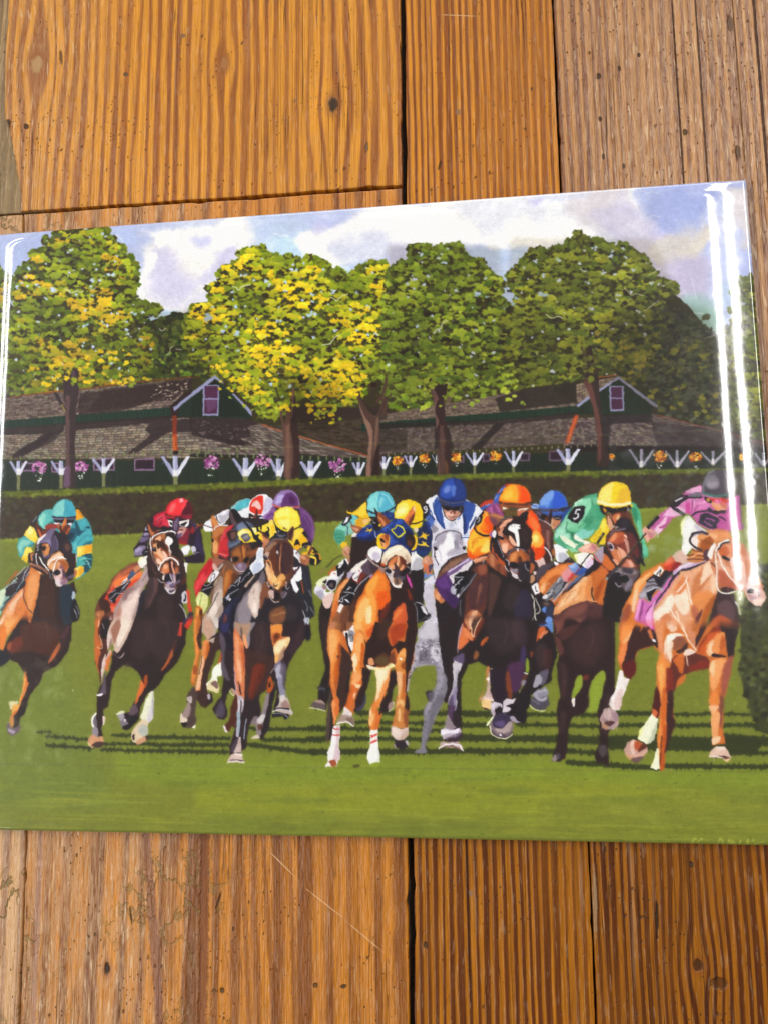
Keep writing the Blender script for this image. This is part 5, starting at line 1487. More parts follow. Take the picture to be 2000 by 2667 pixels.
paint('''
# ---- brown horse with the yellow-capped rider
@I
p 2a1d22 560,340 690,240 800,250 1050,100 1100,0 1560,0 1570,60 1620,200 1620,330 1590,350 1560,330 1440,500 1390,600 1370,680 1355,800 1360,860 1290,900 1280,960 1260,1040 1230,1050 1260,960 1270,880 1250,800 1240,760 1200,800 1210,900 1160,850 1100,900 1090,960 1110,1080 1100,1130 1050,1180 1060,1220 1000,1200 980,1240 960,1420 940,1470 910,1470 900,1520 790,1530 780,1440 830,1300 850,1200 860,1000 850,900 800,840 760,900 740,1000 760,1040 765,1120 730,1160 660,1150 640,1110 610,1050 650,980 700,920 720,740 700,600 700,480 670,300
p 3c2420 1000,960 1080,900 1160,840 1190,700 1250,640 1230,500 1100,480 940,420 930,800 960,960
s 5c2418 1030,600 1150,590 1140,700 1080,820 1020,960 980,900 1000,760
s 6f2a1a 1040,610 1120,600 1060,740 1000,940 980,860 1010,720
s 584a58 690,250 740,300 740,420 730,560 770,700 790,760 720,720 700,640 700,440 680,340
s 1d1626 700,0 860,0 830,140 830,300 820,460 760,400 720,280 670,240
s 2c2c58 690,120 740,20 800,0 790,160 760,260 700,250
s 5c3048~4 740,80 770,90 750,180 730,160
s 5f5560 780,240 800,260 795,290
s 14121c 830,0 860,0 810,120 800,280 790,240 800,120
s 8c8088 860,0 990,0 1030,60 1060,140 1000,260 990,380 960,430 900,300 840,260 825,160
s 6f6570~6 950,20 1010,60 1060,140 1010,160 960,100
s b08a70~6 850,140 940,140 1000,180 960,320 900,300 860,240 835,220
s 544448 895,200 915,260 910,320 900,280
s d87c4c 830,220 880,280 900,320 930,380 940,520 945,700 940,800 935,960 870,960 850,860 840,760 830,600 825,400
s e89868 840,300 880,340 880,460 900,560 900,700 880,800 860,700 850,560
s f4b890 865,520 880,560 905,640 910,740 900,780 890,680 870,620
s d0a0a0 828,580 840,680 850,780 870,880 870,940 850,860 835,740
s c05c30 900,400 935,460 940,600 930,700 915,560
s f0a068 920,290 950,310 970,400 960,430 930,380
s 3c2430 870,770 890,800 910,900 890,880
p b8aab4 870,900 930,930 930,1000 920,1060 890,1140 900,1240 870,1340 850,1320 860,1180 850,1080 850,1000
s d8ccd4 870,960 920,950 930,1000 900,1010 880,1080 860,1000
s a0b0bc 855,1080 890,1100 885,1280 875,1340 860,1200
l10 2a2028 905,960 900,1080 895,1240 890,1330
l10 98a0b0 960,1150 940,1240 935,1360
p c8b0a8 870,1340 900,1340 905,1500 820,1500 830,1420
s 4c3c48 800,1440 880,1330 870,1380 820,1500
s 5c4850 840,1420 870,1390 860,1410
p d0b8ac 800,1520 850,1500 910,1530 935,1600 760,1605 770,1570
s ecdcd0 820,1510 900,1510 915,1540 860,1525
l12 5c4c50 790,1580 860,1575 930,1585
l7 f4ece8 760,1603 850,1590 935,1606
s 4a4050 640,1080 700,960 720,1000 740,1060 720,1130 660,1130
s 7c5c40 640,1095 660,1120 650,1130
s b89080 800,840 850,860 860,900 830,910
l7 f0e8c0 785,860 800,890 830,912
s 4c2418 850,900 870,1000 860,1100 850,1240 810,1230 780,1280 720,1240 780,1160 800,1040
s e0d0d0 720,1230 740,1220 750,1260 770,1285 740,1285
s 7c6c70 1000,1200 1030,1140 1080,1130 1070,1200 1040,1220
p 251c22 1210,700 1260,840 1255,920 1230,990 1210,1100 1190,1240 1150,1310 1130,1360 1080,1355 1060,1250 1110,1100 1160,960 1165,860
s b85420 1170,790 1200,710 1230,780 1235,830 1200,880 1170,880 1165,840
s 2c1a18 1180,790 1205,770 1210,810 1185,830
s 8c7c80 1160,900 1195,900 1180,1000 1140,1160 1110,1240 1110,1310 1070,1340 1060,1190 1110,1110
s c8c0c0 1110,1110 1150,1110 1130,1180 1090,1200 1070,1170
s 5c3830 1080,1210 1120,1210 1110,1260 1080,1260
s d8c8b8 1010,1340 1060,1320 1100,1345 1060,1358 1010,1350
l7 a0a0a0 1210,690 1230,650 1252,632
p c8703c 1210,0 1350,0 1340,100 1330,200 1320,300 1400,305 1400,370 1340,480 1300,560 1260,610 1250,500 1230,400 1205,300
s e09858 1230,60 1340,50 1320,180 1220,220
s e8903c 1215,200 1320,190 1315,270 1240,260 1215,280
s 7c3818 1230,300 1270,265 1310,290 1280,340 1240,370
s 3a2018 1255,300 1280,290 1270,330
s f4d098 1240,400 1310,340 1400,310 1395,370 1330,470 1270,540 1245,480
s f0b060 1250,500 1300,500 1280,580 1258,600
s a8826c~5 1300,480 1360,400 1330,520 1290,560
s f8e0b0 1250,410 1340,340 1340,400 1280,470
l10 3c2420 1240,140 1290,90 1350,40
l7 3c2420 1220,190 1280,130 1340,80
l6 3c2420 1225,60 1290,40 1340,15
s 766c80 1250,600 1310,560 1340,700 1300,760 1270,740
s b0acbc 1260,640 1310,590 1300,680 1330,730 1270,740
s 8c889c 1275,740 1330,740 1350,850 1370,930 1330,930 1300,900
s 5a5060~4 1330,560 1370,640 1350,780 1360,860 1330,800
p c8b4ac 1240,1060 1300,940 1380,930 1420,1060 1430,1100 1390,1110 1260,1070
s d8ccc8 1290,920 1350,905 1350,950 1300,970
s 9c7c74 1310,1000 1370,960 1410,1050 1340,1040
l11 e0dce8 1225,1075 1300,1050 1400,1065 1430,1085 1420,1105
l14 1c1820 1235,1060 1290,1040 1400,1055
p 1b1820 1215,1100 1260,1080 1340,1090 1400,1110 1385,1150 1355,1160 1330,1130 1250,1130 1230,1145
l6 a8a8b0 1220,1095 1280,1095 1350,1110 1385,1150
s 1c1820 1240,1040 1290,930 1300,900 1290,1000
@C
p 262026 400,1460 470,1320 560,1240 730,1040 840,960 930,1000 1300,780 1500,1080 1540,1500 1560,1660 1450,1757 360,1757 400,1650
s 6c6068 560,1757 540,1640 580,1540 640,1440 740,1330 850,1200 900,1100 930,1160 930,1300 850,1440 760,1560 740,1757
s 8c8088~4 600,1560 680,1440 760,1380 760,1560 740,1757 600,1757
p b8a098 840,1220 890,1290 900,1400 930,1480 850,1600 830,1730 770,1680 740,1600 700,1520 720,1400 760,1300
s d8c4b8 760,1330 840,1260 860,1400 850,1560 820,1700 740,1580 720,1460
s f0dcd0 760,1600 800,1480 830,1560 810,1650
s 9c8078 770,1400 800,1320 790,1380
s 7c4830 900,1280 960,1240 980,1340 1000,1440 940,1480 880,1600 870,1440
s 241e24 940,1440 1000,1500 1100,1530 1230,1480 1330,1480 1380,1757 830,1757 880,1620
s 7c4c30~4 1010,1600 1180,1560 1170,1757 1000,1757
l7 3a2420 1010,1620 1100,1560 1180,1600
l8 c08850 1020,1680 1130,1640 1190,1640
s 202038 360,1757 430,1560 560,1440 600,1440 560,1600 500,1757
s 2c2c4c 420,1600 500,1500 480,1640 400,1720
s c8522070~5 420,1660 450,1680 430,1757 400,1757
s 16141c 500,1757 520,1600 620,1440 680,1300 700,1300 640,1460 560,1560 545,1757
s 16151c 400,1460 480,1330 560,1240 700,1110 740,1060 770,1150 660,1290 600,1340 560,1420 440,1560 400,1540
l7 c8c8d4 470,1330 520,1290 560,1300
l8 d8d4e0 560,1240 620,1180 600,1230
l7 e8e4ec 540,1260 610,1230 580,1290
l8 a8a4b4 620,1260 680,1180 740,1120
l7 d0d0dc 420,1460 480,1400 560,1350 600,1330
s b8b4c4 440,1440 470,1400 480,1440 450,1480
s d8d4e0 470,1460 500,1460 480,1490
p f2f2f6 850,810 900,800 960,860 930,1000 910,1080 780,1160 740,1080 740,1040 820,960 820,880
s c0c8dc~4 800,1000 880,1000 900,1060 800,1140 770,1110
s d8dce8 840,860 900,840 900,940 840,980
l12 2c2830 700,1290 800,1170 930,1060
s b89c88 670,1290 780,1170 800,1160 720,1280 690,1310
# white legging right, whip
p f0f0f4 1290,830 1340,850 1380,960 1390,1080 1400,1220 1320,1240 1360,1340 1330,1390 1290,1330 1260,1250 1300,1100 1260,1000
s c8c4d0 1360,960 1330,900 1350,870 1390,930
s 24242c 1390,1040 1480,1040 1500,1140 1520,1380 1540,1500 1560,1660 1480,1700 1440,1560 1380,1480 1340,1400 1370,1320 1330,1240 1420,1230
l14 a04c24 1390,1230 1410,1320 1420,1390
l12 3c3c50 1420,1080 1450,1240 1460,1360
l6 c8c8d4 1490,1350 1520,1420 1530,1440
l8 c8c8d4 1400,1600 1440,1690 1440,1757
s b8b8c4 1420,1720 1490,1700 1480,1757 1430,1757
l6 b0b0bc 1430,1480 1470,1560 1460,1620
l6 9898a4 1500,1560 1540,1620 1555,1660
l5 d8d8e0 1290,1350 1305,1360
@I
s 1c1b24 1540,0 1650,0 1655,80 1600,100 1560,60
l9 d0d4e0 1535,50 1560,110 1560,180
s b8bcc8 1560,120 1600,110 1600,180 1570,160
l6 b8b8c8 1610,20 1640,60 1655,75
p 1a1820 1560,190 1600,200 1625,290 1600,345 1560,320
@C
# rider in yellow and black
p f2d83c 580,620 660,570 800,560 880,540 1000,480 1040,460 1060,500 1300,560 1400,560 1470,720 1440,780 1390,810 1300,830 1270,780 1200,720 1000,700 900,740 800,730 680,750 600,710
s f8f0a0 590,630 660,585 740,600 660,640 600,670
s f4c41c 620,700 700,730 800,720 780,680 740,740 660,745
s 54505c 620,660 700,625 750,690 690,740 640,700
s 8c8890 650,680 710,640 730,680 680,700
p 1c1a1e 770,640 800,650 860,640 900,760 880,780 780,690
s f4c82c 860,650 900,640 920,700 900,720 860,690
l10 c88c1c 800,590 860,600 870,630
s f8e89c 740,560 820,570 820,620 760,620
p 1c1a1e 815,545 835,540 860,590 920,610 980,580 990,640 980,690 930,680 870,610 830,610
p 1c1a1e 860,540 900,530 880,600
p 1c1a1e 960,540 1005,550 1000,590 960,600
s f8dc60 980,480 1040,460 1060,560 1070,650 1020,700 990,620
s f4c020 1000,540 1040,520 1050,600 1020,660
s f0a828 890,720 940,700 960,800 930,840 900,780
s c87858 890,720 930,760 950,840 910,820
s f0b81c 1280,700 1340,600 1420,580 1460,700 1440,760 1380,790 1300,820 1290,760
s f4d448 1300,620 1360,580 1420,570 1350,700 1300,740
p 1e1a1c 1395,620 1440,590 1490,690 1450,680
s 1e1a1c 1310,740 1340,700 1380,780 1340,800 1305,790
p 1e1a1c 1400,760 1500,720 1530,780 1440,820 1400,800
s f4b01c 1300,790 1370,780 1370,830 1320,840
s f4c828 1470,800 1530,780 1560,850 1500,880 1470,850
s 1e1a1c 1520,790 1580,840 1640,940 1630,1000 1580,1035 1500,1025 1500,940 1560,900
l20 f4a81c 1520,880 1600,890 1635,960
l22 f8d448 1500,920 1570,950 1570,1030
l14 1e1a1c 1530,860 1610,910 1610,1000
# cap
p f0d028 1035,430 1060,360 1120,305 1200,285 1270,295 1340,350 1380,430 1385,510 1330,570 1230,600 1130,560 1060,500
s f8ec6c~4 1060,420 1090,350 1150,310 1210,300 1220,400 1160,420 1090,440
s f8e450~3 1230,300 1290,320 1340,370 1350,430 1280,430 1230,400
s f4e050~4 1230,450 1330,450 1370,490 1300,560 1230,580
s f8e878~4 1080,480 1160,440 1220,460 1220,560 1140,540
l9 fcf4a0 1215,295 1228,440 1222,590
s 1c1a18 1035,460 1060,510 1100,560 1170,600 1230,610 1200,660 1120,650 1070,590
l9 1c1a18 1170,580 1165,550 1190,575 1210,585
l16 1c1a18 1240,600 1320,570 1385,520
l8 c8c8d0 1100,590 1110,630
s 24222a 1060,620 1180,610 1260,620 1230,690 1120,690 1030,700 980,700 1040,650
s 5c5c68 1100,640 1160,650 1200,640 1180,670 1120,680
l8 787884 1080,600 1100,650 1160,660
# black whip behind
l44 1d1a20 548,340 620,440
l32 1d1a20 610,420 740,560 820,690 900,770
# hand and whip at right
l26 3a2028 1240,1240 1320,1120 1400,1000
l22 6c3438 1250,1190 1330,1080
l16 4c3840 1320,890 1380,820 1440,790 1520,780
l12 7c686c 1330,880 1400,810 1460,790 1530,785
l40 6c3430 1480,900 1530,800
p b06c48 1380,900 1440,890 1500,930 1500,1000 1450,1040 1390,1010 1370,970
s d8946c 1390,920 1440,900 1440,960 1400,960
l7 5c2c1c 1390,950 1450,990
l7 5c2c1c 1380,980 1440,1020
l7 5c2c1c 1420,910 1490,950
s e8b020 1400,870 1460,860 1470,890 1410,900
s 24222a 1290,920 1360,980 1380,1030 1300,1060 1280,1000
# head
p 5c3424 930,790 990,720 1100,700 1230,720 1290,800 1300,960 1290,1080 1250,1220 1200,1330 1140,1440 1100,1500 1040,1480 990,1420 960,1280 930,1100 910,960 910,860
s 8a5a3c 880,600 940,640 990,720 950,780 920,720
s c88058 890,640 940,690 980,730 950,790 920,750
s 4c241c 880,600 900,640 960,700 940,640
s 7c4c38 1230,590 1290,540 1300,640 1270,720 1220,690
s 3a2220 1240,600 1290,545 1285,640 1250,720 1230,660
s 9a7058 940,800 1000,740 1080,740 1050,800 980,850 930,880
s c8a898 920,890 980,860 1000,900 950,930 930,980
s 3a2026~4 1090,760 1180,740 1270,790 1280,940 1250,1080 1200,1140 1140,1160 1080,1080 1060,960 1040,860
s 5c2f20 1000,840 1060,780 1080,900 1100,1060 1080,1140 1010,1040 980,920
l18 a0623c 1140,760 1130,900 1120,1050 1130,1160
l9 c88858 1120,920 1115,1030 1130,1100
s 40272a~4 1170,780 1280,820 1280,960 1240,1120 1180,1120 1160,960
s d89058 940,960 1000,980 1030,1080 1060,1180 1100,1220 1060,1300 1000,1280 960,1200 940,1080
s f0c090 930,1000 970,1020 1000,1120 1010,1220 970,1200 945,1120
s e8b070 1000,1130 1040,1100 1050,1200 1040,1260 1010,1200
s e0a058 1090,1180 1160,1140 1190,1200 1150,1280 1090,1340 1060,1290
s f0c47c 1040,1160 1080,1200 1060,1260 1110,1240 1130,1190 1100,1330 1060,1320 1020,1260
s a05820 1150,1240 1190,1220 1180,1280 1140,1320
s 4c2c20 1040,1250 1060,1290 1090,1280 1070,1310 1040,1290
s 4c3428 960,980 990,1000 1000,1060 970,1010
p f0e4e0 1070,860 1105,840 1095,865 1110,880 1085,888
s 1a1418 905,930 930,900 960,940 965,965 930,965
l6 d8ccd0 915,905 950,925 970,960
l6 e8e0e8 925,925 940,935
l26 4c3c44 950,800 1000,740 1080,700 1150,705 1230,710
l7 8c7c84 960,780 1010,730 1080,705 1160,708
l10 2c2024 940,970 935,1100 950,1220 970,1300
s 1d161c 985,1320 1010,1295 1040,1350 1010,1350
s 1d161c 1150,1360 1150,1310 1200,1300 1200,1370 1160,1390
s 5c4c58 1140,1370 1200,1360 1180,1420 1140,1440
p 1c1418 1055,1350 1100,1360 1130,1390 1130,1450 1090,1490 1050,1480 1040,1410
s d0b0a8 985,1350 1040,1360 1045,1440 1020,1460 990,1400
l9 e8d0c4 975,1360 1000,1450 1050,1500 1110,1500
l7 c8b8c4 975,1310 1010,1290 1045,1340
l7 b8b0bc 1145,1450 1180,1430 1200,1380
l8 d8d0d0 955,1240 970,1290 985,1310
l7 c8c0c8 1200,1240 1200,1310 1215,1340 1235,1310
''')
paint('''
# ---- rider in yellow and aqua with the aqua cap, behind the chestnut
@J
p 241b1c 125,0 260,0 250,200 330,420 450,650 430,900 400,1000 310,1100 260,1380 200,1360 215,960 195,1060 60,1050 110,960 115,850 190,640 150,400 120,200
p 3a2420 340,380 460,480 480,640 420,700 400,850 410,1000 300,1130 320,940 310,640
s 4a3c34 235,860 250,960 230,1360 195,1355 205,1100
p 241d22 500,560 620,640 660,640 640,760 600,850 605,960 570,1040 500,1080 420,1100 500,960 520,800
s 3c3850 520,940 600,900 600,1000 560,1060 510,1060
s 2c2830 110,830 180,820 200,880 130,860
p 5c4c50 30,1030 80,960 140,955 195,1000 190,1060 100,1040
s a88c80 70,970 140,955 190,1000 120,985
l8 e8e8c0 25,1040 110,1050 190,1072
l7 5c606c 110,850 150,835 185,850
@D
p 241b1c 60,1700 100,1580 200,1500 240,1560 240,1866 50,1866
s dcd8e4 0,1400 60,1350 150,1400 140,1500 100,1560 0,1470
s a8a4b4 20,1470 100,1440 130,1530 80,1560
s e8e8c0 20,1340 90,1270 200,1240 140,1330 60,1380
s f0f0ec 110,1430 160,1460 240,1450 150,1520
s e0c0b8 100,1560 170,1500 260,1460 240,1580 200,1670 140,1670
p b85c2c 180,1200 260,1120 300,1110 240,1210 190,1250
p f4f0f0 190,1250 300,1160 300,1100 380,1020 420,1000 480,1060 470,1180 300,1290 230,1380 150,1330
s 1c181e 290,1110 380,1080 400,1010 460,1110 440,1150 320,1260 300,1190
p f4f0f0 310,1130 350,1060 385,1070 340,1130
l8 1c181e 340,1100 350,1080
s f4f0ec 190,1250 250,1180 300,1210 260,1270 200,1280
l8 b81c28 250,1210 290,1225
p b8b4c0 130,1330 200,1290 310,1280 350,1240 460,1120 480,1200 330,1300 280,1420 230,1450 150,1400
s 16131a 160,1360 200,1300 290,1310 280,1400 230,1430 180,1380
l8 e0dce4 140,1340 210,1290 300,1290
l9 e0dce4 170,1380 230,1450 300,1380
s 5c4c50 190,1360 240,1330 250,1390 220,1400
s 8c6c60 100,1380 150,1370 160,1400 120,1420
s 1c181e 110,1320 160,1290 150,1340
l9 2a2220 60,1220 160,1130 260,1020 370,960
l22 8c7448 62,1222 150,1130
p 84c4b4 250,680 290,590 360,520 440,440 520,410 600,470 560,600 500,680 410,700 400,760 330,830 280,780 255,730
s 4c9c80 250,680 290,620 360,610 410,660 400,760 340,820 290,790
s 88d4c0 300,600 370,550 430,600 400,640 350,620
l7 206450 260,700 320,680 380,690
l7 206450 270,740 330,730 390,730
l7 206450 290,780 340,770 390,760
s 6cc4c8 490,420 570,440 560,530 500,520
p 1c1a20 420,450 490,420 500,460 440,540 410,570 355,550
p e8e8f0 430,450 470,440 430,520 390,540
l10 2c2030 400,540 440,600 440,690
l10 2c2030 480,500 500,560 540,590
p f4c41c 430,350 450,380 510,385 560,350 640,280 690,240 700,380 730,440 760,480 720,540 640,590 560,560 540,500 600,460 580,430 500,410 430,390
s d89c1c 560,480 640,470 700,500 640,570 560,560
s f4d440 600,320 680,260 690,380 640,440 560,400
l8 a87818 580,430 650,470 720,460
s e8b878 650,480 740,470 760,490 680,540 650,540
p f0c028 345,830 380,765 440,790 435,830 370,870
p c88c70 380,870 440,820 490,870 520,930 460,960 470,990 400,980 375,940
l7 6c3c28 400,900 440,960
l7 6c3c28 430,860 480,920
s d8a488 400,860 440,840 460,870 420,900
s 1c1618 470,940 510,910 530,940 490,980
s b87c60 440,1000 510,980 510,1040 480,1080 440,1040
# white-blazed chestnut head behind
p e8e4e4 500,690 540,640 600,700 620,800 560,900 540,1040 500,1040 520,940 500,880
s a0522c 490,550 620,580 640,620 560,660 510,620
s d89c80 510,590 590,600 560,640
p b06c50 540,830 570,740 650,760 690,830 690,950 650,1020 560,1030 540,960
s d8a080 560,860 610,800 600,960 560,980
s 8c4030 600,780 660,790 680,880 640,980 620,920
l12 e8d8c4 525,880 530,960 535,1040
s 17141a 505,830 545,850 555,895 520,880
l6 d0c0c0 500,840 540,860 560,900
s ece8ee 660,800 760,760 850,780 700,920 640,980 680,900
l16 1d171c 480,1180 560,1060 680,920 840,770
l24 4c2820 710,920 760,860 850,790
l12 2a1a1c 730,930 800,830 850,800
# aqua cap
p 60bcc8 700,330 710,210 760,140 840,95 920,90 1000,120 1050,190 1075,290 1060,400 940,420 850,440 740,440
s 84d4d4~3 710,300 730,210 800,130 860,110 860,350 780,370 710,340
s 54b0c8~3 870,120 960,120 1030,190 1060,290 960,350 870,370
s 88d0d8~3 880,200 930,200 900,300 870,320
l6 2c7c8c 875,110 858,220 858,370
l10 a8e4e4 890,120 980,170 1050,290
l24 2c2634 700,350 780,390 860,400 960,375 1075,310
s 64b8c4 720,400 800,410 940,410 830,440 740,440
s 2c2024 735,440 840,450 830,480 740,460
''')
